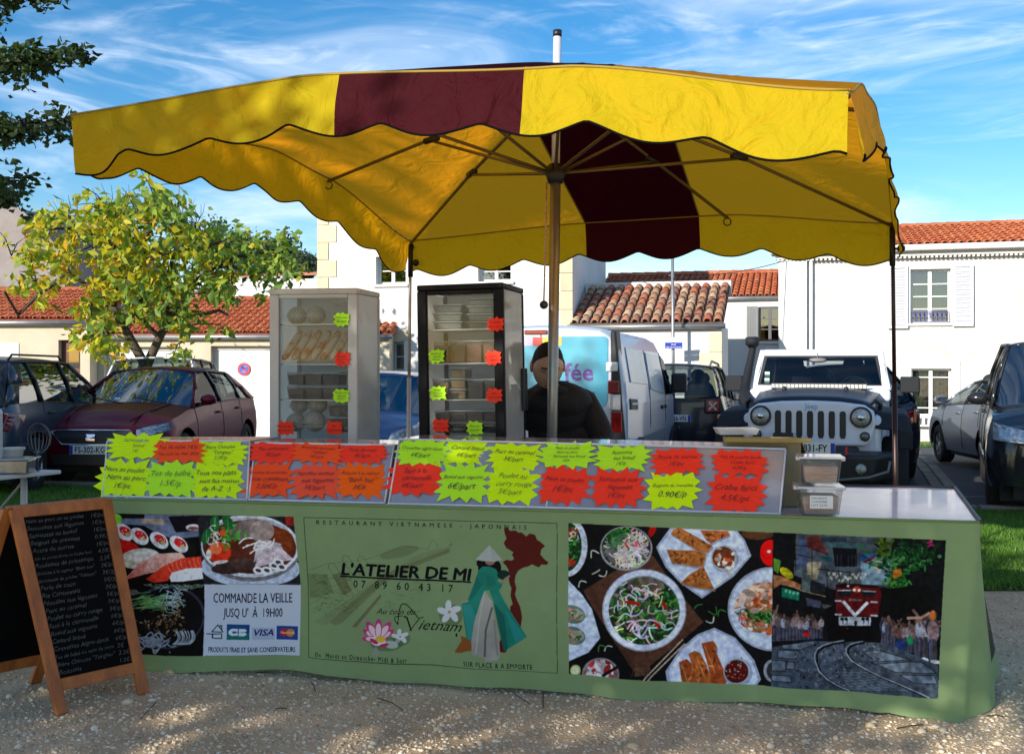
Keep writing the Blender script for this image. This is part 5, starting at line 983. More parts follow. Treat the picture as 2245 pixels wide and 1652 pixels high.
def disc(name, y, z, r, m, x=-.03, d=.02, par=None):
    Md = Matrix.Translation((X0+x, y, z)) @ Matrix.Rotation(R(-90), 4, 'Y'); return MB().lathe([(r, -.02), (r, d*.4), (r*.92, d), (r*.5, d*1.6), (0, d*1.8)], 28, Md).build(name, m, par or t, smooth=True)
for s_ in (-1, 1):
    y = s_*.515; h = disc('headlight', y, 1.035, .098, LENS); Mr = Matrix.Translation((X0-.03, y, 1.035)) @ Matrix.Rotation(R(-90), 4, 'Y')
    MB().lathe([(.112, -.01), (.112, .016), (.100, .024), (.096, .01)], 28, Mr).build('ring', BLACK, h, smooth=True); MB().lathe([(.035, .04), (.03, .052), (0, .055)], 16, Mr).build('bulb', CHROME, h, smooth=True)
    h = disc('indicator', s_*.555, .835, .040, mat('smoked lens', (.12, .1, .09), .15, coat=1)); MB().lathe([(.05, -.01), (.05, .014), (.041, .018)], 20, Matrix.Translation((X0-.03, s_*.555, .835)) @ Matrix.Rotation(R(-90), 4, 'Y')).build('ring', BLACK, h, smooth=True)
    # wings
    q = MB(); q.hexa([(X0+.06, s_*.62, .91), (X0+1.35, s_*.62, .95), (X0+1.35, s_*1.03, .93), (X0+.10, s_*1.03, .88)], [(X0+.22, s_*.62, 1.10), (X0+1.1, s_*.62, 1.14), (X0+1.05, s_*.99, 1.10), (X0+.28, s_*.99, 1.06)]); q.build('wing', FLM, t, bevel=.045, seg=3, recalc=True)
    q = MB(); q.hexa([(X0+.06, s_*.9, .70), (X0+.18, s_*.9, .70), (X0+.18, s_*1.03, .70), (X0+.10, s_*1.03, .70)], [(X0+.07, s_*.88, .92), (X0+.25, s_*.88, .92), (X0+.25, s_*1.03, .90), (X0+.1, s_*1.03, .89)]); q.build('wing_front', FLM, t, bevel=.02, recalc=True)
    q = MB(); q.ball((X0+.35, s_*1.02, .99), (.06, .02, .035), 10, 6); q.build('side_marker', AMB, t, smooth=True)
    q = MB(); q.box(X0+3.0, X0+3.05+1.05, min(s_*.78, s_*1.0), max(s_*.78, s_*1.0), .92, 1.08); q.build('rear_wing', FLM, t, bevel=.05)
    for x in (.78, 3.45): wheel(t, X0+x, s_*.86, .40, .27)
    q = MB(); q.box(X0+1.84, X0+1.94, min(s_*.94, s_*1.16), max(s_*.94, s_*1.16), 1.26, 1.46); q.box(X0+1.87, X0+1.91, min(s_*.82, s_*.98), max(s_*.82, s_*.98), 1.22, 1.30); q.build('mirror', FLM, t, bevel=.03, seg=3)
    q = MB(); q.box(X0+1.95, X0+4.1, min(s_*.795, s_*.815), max(s_*.795, s_*.815), .62, 1.2); q.build('door', JW, t, bevel=.01)
    q = MB(); q.add([(X0+2.0, s_*.785, 1.24), (X0+3.95, s_*.785, 1.24), (X0+3.85, s_*.70, 1.70), (X0+2.15, s_*.70, 1.70)], [(0, 1, 2, 3)]); q.build('side_window', GLD, t)
    q = MB(); q.tube([(X0+.42, s_*.70, 1.09), (X0+.40, s_*.71, 1.16), (X0+.36, s_*.66, 1.2)], .022, 6); q.build('bonnet_latch', BLACK, t)
q = MB()
def hood(a, b):
    x = .06+1.62*a; y = (2*b-1)*(.60+.10*a); z = 1.16+.085*a+.065*(1-abs(2*b-1)**3)-.03*(a < .05); return (X0+x, y, z)
q.grid(hood, 12, 12); q.build('bonnet', JB, t, smooth=True, solid=.04)
q = MB(); q.box(X0+.1, X0+1.75, -.66, .66, 1.0, 1.15); q.build('bonnet_sides', JB, t, bevel=.03)
q = MB(); q.box(X0+1.62, X0+1.84, -.83, .83, 1.16, 1.30); q.build('cowl', JW, t, bevel=.04, seg=3)
for y in (-.33, .38): q = MB(); q.ball((X0+1.3, y, 1.31), (.03, .03, .03), 8, 6); q.build('washer_nozzle', BLACK, t, smooth=True)
# windscreen frame
def wf_(y, z): return Vector((X0+1.80+(z-1.28)*.42, y, z))
zl, zh = 1.29, 1.785; yl, yh = .83, .74; O4 = [(-yl, zl), (yl, zl), (yh, zh), (-yh, zh)]; I4 = [(-yl+.075, zl+.035), (yl-.075, zl+.035), (yh-.06, zh-.075), (-yh+.06, zh-.075)]; q = MB()
for i in range(4):
    a_, b_ = O4[i], O4[(i+1) % 4]; c_, d_ = I4[(i+1) % 4], I4[i]; F4 = [wf_(*p) for p in (a_, b_, c_, d_)]; q.hexa(F4, [p+Vector((.07, 0, .02)) for p in F4])
q.build('windscreen_frame', JW, t, bevel=.02, recalc=True)
q = MB(); q.add([wf_(*p)+Vector((.03, 0, .01)) for p in I4], [(0, 1, 2, 3)]); q.build('windscreen', GLS, t)
BI = [(p[0]*.955, (p[1]-1.53)*.88+1.53) for p in I4]; q = MB()
for i in range(4): q.add([wf_(*I4[i])+Vector((.026, 0, .01)), wf_(*I4[(i+1) % 4])+Vector((.026, 0, .01)), wf_(*BI[(i+1) % 4])+Vector((.026, 0, .01)), wf_(*BI[i])+Vector((.026, 0, .01))], [(0, 1, 2, 3)])
q.build('windscreen_border', BLACK, t)
q = MB(); q.hexa([(X0+2.02, -.76, 1.69), (X0+4.15, -.76, 1.67), (X0+4.15, .76, 1.67), (X0+2.02, .76, 1.69)], [(X0+2.04, -.73, 1.775), (X0+4.1, -.72, 1.75), (X0+4.1, .72, 1.75), (X0+2.04, .73, 1.775)]); q.build('roof', JW, t, bevel=.03, seg=3)
for i in range(6): MB().box(X0+2.1, X0+4.0, -.6+i*.24-.05, -.6+i*.24+.05, 1.76, 1.785).build('roof_rib', JW, t, bevel=.01)
q = MB(); q.tube([(X0+2.9, -.62, 1.2), (X0+2.9, -.6, 1.7), (X0+2.9, .6, 1.7), (X0+2.9, .62, 1.2)], .035, 8); q.build('roll_bar', DARK, t, smooth=True)
for s_ in (-1, 1): q = MB(); q.box(X0+3.95, X0+4.05, min(s_*.5, s_*.76), max(s_*.5, s_*.76), 1.2, 1.75); q.build('pillar', DARK, t)
q = MB(); q.box(X0+2.0, X0+4.0, -.74, .74, .9, 1.1); q.build('floor', DARK, t)
q = MB(); q.box(X0+1.86, X0+2.1, -.72, .72, 1.2, 1.33); q.build('dashboard', DARK, t, bevel=.04)
for y in (-.38, .38):
    q = MB(); q.ball((X0+2.75, y, 1.3), (.12, .26, .36), 12, 8); q.ball((X0+2.8, y, 1.62), (.06, .14, .1), 10, 6); q.build('seat', DARK, t, smooth=True)
q = MB(); q.tube([(X0+2.22+.06*math.sin(k*PI/8), -.40+.19*math.cos(k*PI/8), 1.28+.17*math.sin(k*PI/8)) for k in range(17)], .016, 6); q.build('steering_wheel', BLACK, t, smooth=True)
q = MB(); q.ball((X0+2.0, .03, 1.66), (.03, .12, .035), 10, 6); q.tube([(X0+1.98, .03, 1.69), (X0+2.0, .03, 1.75)], .01, 5); q.build('rear_view_mirror', mat('grey plastic', (.15, .15, .16), .5), t, smooth=True)
for z in (1.40, 1.48): MB().box(0, .003, -.03, .03, -.033, .033, Matrix.Translation(wf_(.64, z)+Vector((.025, 0, 0)))).build('sticker', mat('pale sticker', (.45, .6, .5), .5), t)
lb = MB(); lb.box(X0+1.58, X0+1.66, -.56, .56, 1.30, 1.375); lbo = lb.build('light_bar', BLACK, t, bevel=.008)
lm = MB().box(-.012, 0, -.02, .02, -.024, .024).mesh('led', mat('led cell', (.62, .64, .66), .15, .2, coat=1, var=.3, vscale=60))
for i in range(24): o = bpy.data.objects.new('led', lm); C.objects.link(o); o.parent = lbo; o.location = (X0+1.578, -.535+i*.0465, 1.338)
# bumper, fog lamps, tow hooks
q = MB(); q.hexa([(X0-.32, -.62, .36), (X0-.02, -.88, .40), (X0-.02, .88, .40), (X0-.32, .62, .36)], [(X0-.34, -.66, .66), (X0-.02, -.92, .69), (X0-.02, .92, .69), (X0-.34, .66, .66)]); q.box(X0-.1, X0+.3, -.5, .5, .4, .72); bm_ = q.build('bumper', BLACK, t, bevel=.04, seg=3, recalc=True)
for s_ in (-1, 1):
    disc('fog_lamp', s_*.52, .52, .055, LENS, x=-.34); q = MB(); q.box(X0-.42, X0-.3, s_*.38-.012, s_*.38+.012, .66, .74); q.build('tow_hook', mat('red hook', (.5, .01, .02), .4), t, bevel=.006)
    q = MB(); q.tube([(X0-.35, s_*.3, .40), (X0-.36, s_*.6, .44), (X0-.30, s_*.78, .5), (X0-.25, s_*.8, .6)], .015, 6); q.build('bumper_edge', mat('grey plastic', (.15, .15, .16), .5), t, smooth=True)
q = MB(); q.box(X0-.2, X0-.04, .17, .37, .78, .86); q.build('winch_box', BLACK, t, bevel=.01)
plate(t, X0-.36, 0, .725, 'EW-831-FY', 1, .54, .115)
q = MB(); lettering(q, 'Jeep', Vector((X0-.0235, .06, 1.115)), Vector((0, -1, 0)), Vector((0, 0, 1)), .085, .14, .02, center=False); q.build('lettering', mat('pale blue letters', (.25, .38, .6), .4), t)
q = MB(); q.tube([(X0+.9, .70, 1.1), (X0+1.35, .86, 1.16), (X0+1.72, .90, 1.28), (X0+1.98, .83, 1.80), (X0+2.0, .83, 1.86)], [.07, .075, .06, .045, .04], 10)
q.tube([(X0+1.98, .83, 1.82), (X0+1.98, .83, 1.86), (X0+1.97, .83, 1.93), (X0+1.97, .83, 1.96)], [.05, .08, .085, .06], 10); q.box(X0+1.88, X0+1.96, .75, .91, 1.85, 1.95); q.build('snorkel', FLM, t, smooth=True)
# ---- white delivery van with turquoise film, tail towards us
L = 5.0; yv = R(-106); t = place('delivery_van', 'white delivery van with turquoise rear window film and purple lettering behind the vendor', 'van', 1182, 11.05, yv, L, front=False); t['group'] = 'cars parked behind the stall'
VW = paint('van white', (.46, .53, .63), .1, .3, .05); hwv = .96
prof = [(.88, .34), (.94, .5), (.97, .75), (.965, 1.15), (.94, 1.4), (.87, 1.78), (.80, 1.92), (.68, 1.985), (.35, 2.02), (0, 2.03)]
q = MB(); xs = [0, .06, .16, .35, .8, 1.3, 1.75, 2.0, 2.4, 3.2, 4.0, 4.6, 4.9, 4.97]
def vz(x, z):
    if x < 1.8: top = [(0, .85), (.1, 1.0), (.9, 1.2), (1.0, 1.25), (1.8, 2.03)]; m_ = lerp_pts(top, x); return min(z, m_) if z > .8 else z
    return z-(.03 if x > 4.9 else 0)*(z > 1.8)
vs = []
for x in xs:
    k_ = (1-(1-min(x/.8, 1))**2*.25); k2 = 1-.015*(x > 4.95)
    for sgn_, seq in ((1, prof), (-1, prof[-2::-1])): vs += [(-L/2+x, sgn_*y*k_*k2, vz(x, z)) for y, z in seq]
m_ = 2*len(prof)-1; fs = [(i*m_+j, i*m_+j+1, (i+1)*m_+j+1, (i+1)*m_+j) for i in range(len(xs)-1) for j in range(m_-1)]+[tuple(range(m_-1, -1, -1)), tuple((len(xs)-1)*m_+j for j in range(m_))]
q.add(vs, fs); q.build('body', VW, t, smooth=False, recalc=True, bevel=.03, seg=3)
XB = -L/2+4.972
CY = mat('turquoise film', (.05, .30, .44), .3, coat=.4, col2=(.07, .38, .52), vscale=1.5)
def rrect(y0, y1, z0, z1, r, n=5, rb=None):
    P_ = []
    for cx, cy, a0, rr in ((y1, z1, 0, r), (y0, z1, 90, r), (y0, z0, 180, rb or r), (y1, z0, 270, rb or r)):
        ox = cx-(rr if cx == y1 else -rr); oy = cy-(rr if cy == z1 else -rr)
        for k_ in range(n+1): a_ = R(a0+90*k_/n); P_.append((ox+rr*math.cos(a_), oy+rr*math.sin(a_)))
    return P_
Mb = Matrix(((0, 0, 1, XB), (1, 0, 0, 0), (0, 1, 0, 0), (0, 0, 0, 1)))
for y0, y1 in ((-.74, -.01), (.02, .76)):
    MB().prism(rrect(y0, y1, 1.08, 1.90, .05, rb=.16), -.005, .006, Mb).build('rear_window', CY, t, bevel=.003)
for i, c_ in enumerate([(.12, .10, .3), (.5, .4, .6), (.6, .06, .04), (.5, .75, .05), (.75, .4, .05)]):
    MB().prism([(-.30+i*.11, 1.80), (-.195+i*.11, 1.80), (-.195+i*.11, 1.895), (-.30+i*.11, 1.895)], .0065, .009, Mb).build('colour_square', mat('square%d' % i, c_, .4), t)
q = MB(); lettering(q, "l' fée", Vector((XB+.0085, .10, 1.42)), Vector((0, 1, 0)), Vector((0, 0, 1)), .27, .50, .018); q.build('lettering', mat('purple print', (.14, .04, .30), .4), t)
MB().box(XB-.01, XB+.02, -.18, .08, 1.925, 1.975).build('brake_light', TLM, t, bevel=.01)
q = MB(); q.box(XB-.003, XB+.003, .002, .012, .5, 1.97); q.build('door_seam', BLACK, t)
for s_ in (-1, 1):
    cl = MB(); cl.hexa([(XB-.16, s_*.80, .62), (XB+.015, s_*.80, .62), (XB+.015, s_*.965, .62), (XB-.16, s_*.99, .62)], [(XB-.16, s_*.80, 1.96), (XB+.015, s_*.785, 1.96), (XB+.015, s_*.845, 1.96), (XB-.16, s_*.865, 1.96)]); c_ = cl.build('lamp_column', BLACK, t, bevel=.02, recalc=True)
    yy = lambda z: .96-(z-.62)*.085
    for z0, z1, m2, nm in ((1.52, 1.62, WHT, 'reflector'), (1.28, 1.42, TLM, 'taillight'), (1.10, 1.27, mat('clear lens', (.55, .52, .52), .15, coat=1), 'reversing_light'), (.86, 1.09, TLM, 'taillight'), (.66, .75, WHT, 'reflector')):
        y1 = yy((z0+z1)/2)-.01; MB().box(XB+.0, XB+.026, min(s_*(y1-.13), s_*y1), max(s_*(y1-.13), s_*y1), z0, z1).build(nm, m2, t, bevel=.012)
MB().box(XB-.1, XB+.08, -.9, .9, .34, .58).build('bumper', mat('grey plastic', (.15, .15, .16), .5), t, bevel=.04)
def sidey(z):
    for (y0, z0), (y1, z1) in zip(prof[:-1], prof[1:]):
        if z0 <= z <= z1: return y0+(y1-y0)*(z-z0)/(z1-z0)
    return .9
def spanel(name, P_, m2, off=.008, th=.01):
    for s_ in (-1, 1): q = MB(); q.add([(-L/2+x, s_*(sidey(z)+off), z) for x, z in P_], [tuple(range(len(P_)))]); q.build(name, m2, t, solid=th)
spanel('side_window', [(4.6, 1.40), (3.3, 1.36), (3.3, 1.76), (4.55, 1.79)], CY); spanel('side_window', [(3.1, 1.30), (1.9, 1.22), (2.0, 1.74), (3.1, 1.76)], CY); spanel('front_window', [(1.75, 1.2), (.98, 1.2), (1.45, 1.68), (1.75, 1.74)], GLD)
spanel('vent', [(4.75, 1.22), (4.25, 1.20), (4.25, 1.08), (4.75, 1.10)], BLACK); spanel('vent_slot', [(4.7, 1.175), (4.3, 1.16), (4.3, 1.14), (4.7, 1.15)], WHT, .02)
for s_ in (-1, 1):
    for x in (1.85, 2.15): q = MB(); q.box(-L/2+x-.07, -L/2+x+.07, min(s_*.965, s_*1.0), max(s_*.965, s_*1.0), 1.02, 1.07); q.build('door_handle', BLACK, t, bevel=.01)
    for x in (.85, 4.05): wheel(t, -L/2+x, s_*.88, .34)
    for x in (1.75, 3.2): q = MB(); q.tube([(-L/2+x, s_*(sidey(z)+.002), z) for z in (.5, .9, 1.2, 1.4, 1.78)], .006, 4); q.build('door_seam', BLACK, t)
    q = MB(); q.box(-L/2+1.1, -L/2+1.25, min(s_*.98, s_*1.2), max(s_*.98, s_*1.2), 1.22, 1.5); q.build('mirror', BLACK, t, bevel=.03)
    for x in (.85, 4.05): Mw = Matrix.Translation((-L/2+x, s_*.972, .34)) @ Matrix.Rotation(R(90), 4, 'X'); q = MB(); q.prism([(.42*math.cos(PI*k_/14), .42*math.sin(PI*k_/14)) for k_ in range(15)]+[(-.42, -.02), (.42, -.02)], -.02, .02, Mw); q.build('wheel_arch', BLACK, t)
# ---------------------------------------------------------------- the stall table with its printed cloth
TFL, TFR = Vector((-2.167, 5.25, 0)), Vector((2.092, 4.48, 0)); TE_ = (TFR-TFL); TEn = TE_.normalized(); TB = Vector((.416, 1.2, 0)); TBn = TB.normalized(); TZ = .877
TOPM = mat('white plastic top', (.68, .66, .70), .22, coat=.4, col2=(.58, .52, .56), vscale=3, bump=.08, bscale=8)
st = thing('stall_table', 'long market table wrapped in a green printed cloth with food photographs', 'table', TFL+TE_*.5+TB*.5, math.atan2(TE_.y, TE_.x))
def wl_(o): o.matrix_parent_inverse = st_inv; return o
bpy.context.view_layer.update(); st_inv = st.matrix_world.inverted()
n2 = Vector((0, 0, 1)); up = lambda p, z: Vector((p.x, p.y, z))
q = MB(); I = .012; q.hexa([up(TFL+TBn*I, TZ-.03), up(TFR+TBn*I, TZ-.03), up(TFR+TB, TZ-.03), up(TFL+TB, TZ-.03)], [up(TFL+TBn*I, TZ), up(TFR+TBn*I, TZ), up(TFR+TB, TZ), up(TFL+TB, TZ)]); wl_(q.build('table_top', TOPM, st, bevel=.004))
q = MB(); q.tube([up(TFR+TB*.0, TZ+.004), up(TFR+TB, TZ+.004)], .010, 6); q.tube([up(TFL+TE_*.755+TB, TZ+.004), up(TFR+TB, TZ+.004)], .006, 6); wl_(q.build('edge_strip', BLACK, st))
for a in (.03, .35, .65, .97):
    for b in (.06, .94): P = TFL+TE_*a+TB*b; wl_(MB().tube([up(P, 0), up(P, TZ-.03)], .018, 8).build('leg', STEEL, st, smooth=True))
# cloth: s 0..1 front, 1..1.3 right side ; one sheet with uv
def cloth(s_, b):
    wav = .012*math.sin(s_*38+b*2)*b+.018*math.sin(s_*13+1.3)*b+.007*math.sin(s_*71)*b*b+.010*math.sin(s_*9+b*5)*math.sin(b*3.1)+.012*max(0, s_-.85)*6*math.sin(s_*150+b*6)*b
    z = TZ-b*(TZ-.012+.012*math.sin(s_*21)*(1 if b > .9 else 0)-.018*max(0, math.sin(s_*6.5-.6)))
    if s_ <= 1:
        P = TFL+TE_*s_; out = -TBn*(.004+wav+.02*b*b); corner = max(0, (s_-.93)/.07); P = P+out-TEn*(.07*b*corner**3)
    else:
        d = (s_-1)/.293; P = TFR+TB*min(d, 1); fl = .14*b*math.sin(min(1, d*2.2)*PI/2)**1.2; P = P+TEn*(.004+fl+.02*b*math.sin(d*14))-TEn*(.07*b*max(0, 1-d*12))-TBn*(.024*b*b*max(0, 1-d*12))
    return Vector((P.x, P.y, z))
NS, NB = 300, 26; ss = [1.3*i/NS for i in range(NS+1)]; V = [cloth(s_, j/NB) for j in range(NB+1) for s_ in ss]
mb = MB(); mb.add(V, [(j*(NS+1)+i, (j+1)*(NS+1)+i, (j+1)*(NS+1)+i+1, j*(NS+1)+i+1) for j in range(NB) for i in range(NS)])
co = wl_(mb.build('printed_cloth', BANNER, st, smooth=True)); uv = co.data.uv_layers.new(name='uv')
for lp in co.data.loops: vi = lp.vertex_index; uv.data[lp.index].uv = (ss[vi % (NS+1)]/1.3, 1-(vi//(NS+1))/NB)
q = MB(); q.tube([cloth(s_*.0333, .0)+Vector((0, 0, .003)) for s_ in range(31)], .007, 6); wl_(q.build('cloth_hem', mat('green hem', (.155, .25, .085), .5), st, smooth=True))
# left return of the cloth
q = MB(); q.grid(lambda a, b: tuple(up(TFL+TB*a-TEn*(.01+.06*b*math.sin(a*9)**2), TZ*(1-b)+.01)), 14, 6); wl_(q.build('side_cloth', MT['green hem'], st, smooth=True))
# ---------------------------------------------------------------- price stands (sneeze-guard boxes of clear plastic) and cards
ACR = mat('cloudy acrylic', (.33, .34, .37), .18, .1, coat=.6, col2=(.24, .25, .29), vscale=2.5); ACW = mat('bright acrylic edge', (.65, .68, .72), .15, coat=.6)
def sfor(u): dx = (u-CU)/F; return (5.25*dx+2.167)/(4.259+.77*dx)
stands = []
def stand(ub0, ub1, ut0, ut1, vt0, vt1, lab, inset=.03, back=.17, jo=()):
    A, B = TFL+TE_*sfor(ub0)+TBn*inset, TFL+TE_*sfor(ub1)+TBn*inset; A.z = B.z = TZ+.004
    def topp(base, ut, vt):
        # point above the table set back from the front edge
        n = TBn.copy(); P = base+TBn*back; return hit(ut, vt, P, Vector((-TEn.y, TEn.x, 0)))
    At, Bt = topp(A, ut0, vt0), topp(B, ut1, vt1); zt_ = (At.z+Bt.z)/2
    t = thing('price_stand', lab, 'display stand', (A+B)/2, math.atan2(TE_.y, TE_.x)); bpy.context.view_layer.update(); inv = t.matrix_world.inverted()
    e = (B-A).normalized(); w = ((Bt+At)/2-(A+B)/2); n = e.cross(w).normalized()
    if n.y > 0: n = -n
    def L_(o): o.matrix_parent_inverse = inv; return o
    q = MB(); F4 = [A, B, Bt, At]; q.hexa([p+n*.0 for p in F4], [p-n*.008 for p in F4]); L_(q.build('front_panel', ACR, t, recalc=True))
    bk = TBn*.30
    for P_, Q_ in ((A, At), (B, Bt)): q = MB(); s2 = e*(.004 if P_ is A else -.004); q.add([P_+s2, P_+bk+TBn*back+s2, Q_+bk+s2, Q_+s2], [(0, 1, 2, 3)]); L_(q.build('side_panel', GLSW, t, solid=.006))
    q = MB(); q.hexa([At-n*.0, Bt-n*.0, Bt+bk, At+bk], [At+n2*.006, Bt+n2*.006, Bt+bk+n2*.006, At+bk+n2*.006]); L_(q.build('top_shelf', ACR, t, recalc=True))
    q = MB(); q.tube([At+n*.003+n2*.003, Bt+n*.003+n2*.003], .006, 6); q.tube([A+n*.004+n2*.006, B+n*.004+n2*.006], .007, 6); q.tube([A+n*.003, At+n*.003], .005, 6); q.tube([B+n*.003, Bt+n*.003], .005, 6); L_(q.build('edge', ACW, t, smooth=True))
    for j in jo: P_ = A.lerp(B, j); Q_ = At.lerp(Bt, j); L_(MB().tube([P_+n*.004, Q_+n*.004], .005, 6).build('joint', ACW, t, smooth=True))
    stands.append((A, n, e, w.normalized())); return t
GLSW = glass('clear acrylic', (.9, .92, .92), .12, .85, dirt=.25)
stand(217, 534, 236, 548, 968, 968, 'leftmost clear price stand with green and red star cards')
stand(537, 836, 560, 864, 972, 977, 'middle price stand with six red and orange star cards', inset=.035)
stand(846, 1708, 876, 1722, 964, 986, 'longest price stand, right of the table centre, with yellow and red cards', inset=.03, jo=(.42,))
YEL = mat('neon yellow card', (.66, .98, .0), .6, spec=.2, var=.03); YE2 = mat('neon green card', (.48, .92, .02), .6, spec=.2); ORR = mat('neon red card', (1.0, .085, .01), .6, spec=.2); RDD = mat('red card', (1.0, .045, .015), .6, spec=.2); ORG = mat('neon orange card', (1.0, .13, .0), .6, spec=.2)
MARK = mat('marker ink', (.01, .012, .03), .5); MARKR = mat('marker on red', (.16, .004, .01), .5); FAINT = mat('faded marker', (.12, .22, .02), .6)
card_names = {}
def card(u, v, w, h, m, lines, lab, P, n, e, up_, ink=MARK, spikes=15, seed=0, rot=0, lift=.006, grp='star-shaped price cards', sz=None, stand_=True):
    rr = random.Random(seed*31+int(u)); c0 = hit(u, v, P+n*lift, n); sx = (hit(u+w/2, v, P+n*lift, n)-hit(u-w/2, v, P+n*lift, n)).length*.99; sy = (hit(u, v-h/2, P+n*lift, n)-hit(u, v+h/2, P+n*lift, n)).length
    t = thing('price_card', lab, 'price card', c0, 0, grp); bpy.context.view_layer.update(); inv = t.matrix_world.inverted()
    ca, sa = math.cos(rot), math.sin(rot); ex_ = e*ca+up_*sa; ey_ = up_*ca-e*sa; pts = []
    N_ = spikes*2
    for i in range(N_):
        a = 2*PI*i/N_+rr.uniform(-.05, .05); c_, s_ = math.cos(a), math.sin(a); k_ = max(abs(c_), abs(s_)); sq = .5/(k_**.85); r = sq*(1.02+rr.uniform(-.07, .10)) if i % 2 == 0 else sq*rr.uniform(.72, .86); pts.append(c0+ex_*(c_*r*sx)+ey_*(s_*r*sy))
    q = MB(); N2 = len(pts); bend = [p+n*(.004*math.sin((p-c0).dot(ex_)*22+seed)) for p in pts]
    q.add([c0]+bend+[p-n*.0018 for p in bend]+[c0-n*.0018], [(0, 1+i, 1+(i+1) % N2) for i in range(N2)]+[(1+i, 1+N2+i, 1+N2+(i+1) % N2, 1+(i+1) % N2) for i in range(N2)]+[(2*N2+1, 1+N2+(i+1) % N2, 1+N2+i) for i in range(N2)])
    o = q.build('card', m, t, recalc=False); o.matrix_parent_inverse = inv
    if lines:
        q = MB(); nl = len(lines); lh = sy*.62/nl; lh = min(lh, sy*.27) if sz is None else sz
        for i, tx in enumerate(lines):
            v_, _ = glyphs(tx, -.002, .32); wd = v_[:, 0].max(); size = min(lh*.88, sx*.74/wd, sy*.22); y = sy*.5*(.62)-(i+.78)*lh-(0 if nl > 2 else sy*.02); x0 = -min(wd*size, sx*.74)/2+(sx*.05 if i and nl > 1 and i == nl-2 and nl > 2 else 0)
            lettering(q, tx, c0+ex_*x0+ey_*(y+(sy*.0))+n*.0062, ex_, ey_, size, None, -.002, .32, hand=.05)
        o = q.build('handwriting', ink, t); o.matrix_parent_inverse = inv
    return t
A, n, e, w = stands[0]; K = 0
for u, v, ww, hh, m, ls, lab, ink in (
    (272, 1047, 122, 84, YEL, ['Nem au poulet', 'Nem au porc', '1€/pc'], 'yellow card reading Nem au poulet, Nem au porc, at bottom left', MARK),
    (375, 1050, 118, 80, YE2, ['Tes de bébé', '1.5€/p'], 'green card with faded writing, middle of the bottom row at left', FAINT),
    (475, 1054, 120, 84, YEL, ['Tous nos plats', 'sont fait maison', 'de A-Z  :)'], 'yellow card reading Tous nos plats sont fait maison', MARK),
    (299, 977, 136, 56, YEL, ['Samoussa au', 'boeuf', '1€'], 'yellow card with faded writing, topmost at the far left', FAINT),
    (392, 988, 120, 52, ORR, ['Tes de bébé 1€/p', 'Tes noix de mur 2€/p'], 'orange card between two yellow cards on the left stand', MARKR),
    (484, 992, 124, 56, YEL, ['Bière Chinoise', '"Tsingtao"', '2.2€/p'], 'yellow card reading Bière Chinoise on the left stand', MARK)):
    K += 1; card(u, v, ww, hh, m, ls, lab, A, n, e, w, ink, 14, K, random.uniform(-.05, .05), .006+.002*(K % 3))
A, n, e, w = stands[1]
for u, v, ww, hh, m, ls, lab in (
    (587, 1050, 112, 76, ORR, ['Rouleaux de printemps', 'aux crevettes', '2,50€/p'], 'red card reading Rouleaux de printemps'),
    (692, 1053, 112, 76, mat('coral card', (.95, .075, .012), .6), ['Nouilles sautées', 'aux légumes', '5€/part'], 'coral card reading Nouilles sautées aux légumes'),
    (790, 1052, 114, 76, ORG, ['Brioche à la vapeur', '"Bánh bao"', '3€/p'], 'orange card reading Brioche à la vapeur'),
    (600, 991, 110, 48, RDD, ['Riz cantonnais', '3€/part'], 'red card reading Riz cantonnais on the middle stand'),
    (697, 992, 118, 46, ORR, ['Brochette de poulet', '"Yakitori"', '3€/2pcs'], 'orange-red card reading Brochette de poulet'),
    (795, 994, 112, 46, RDD, ['Perle de coco', '5€/3pcs'], 'red card reading Perle de coco beside the dark gap')):
    K += 1; card(u, v, ww, hh, m, ls, lab, A, n, e, w, MARKR, 15, K, random.uniform(-.05, .05), .006+.002*(K % 3))
A, n, e, w = stands[2]
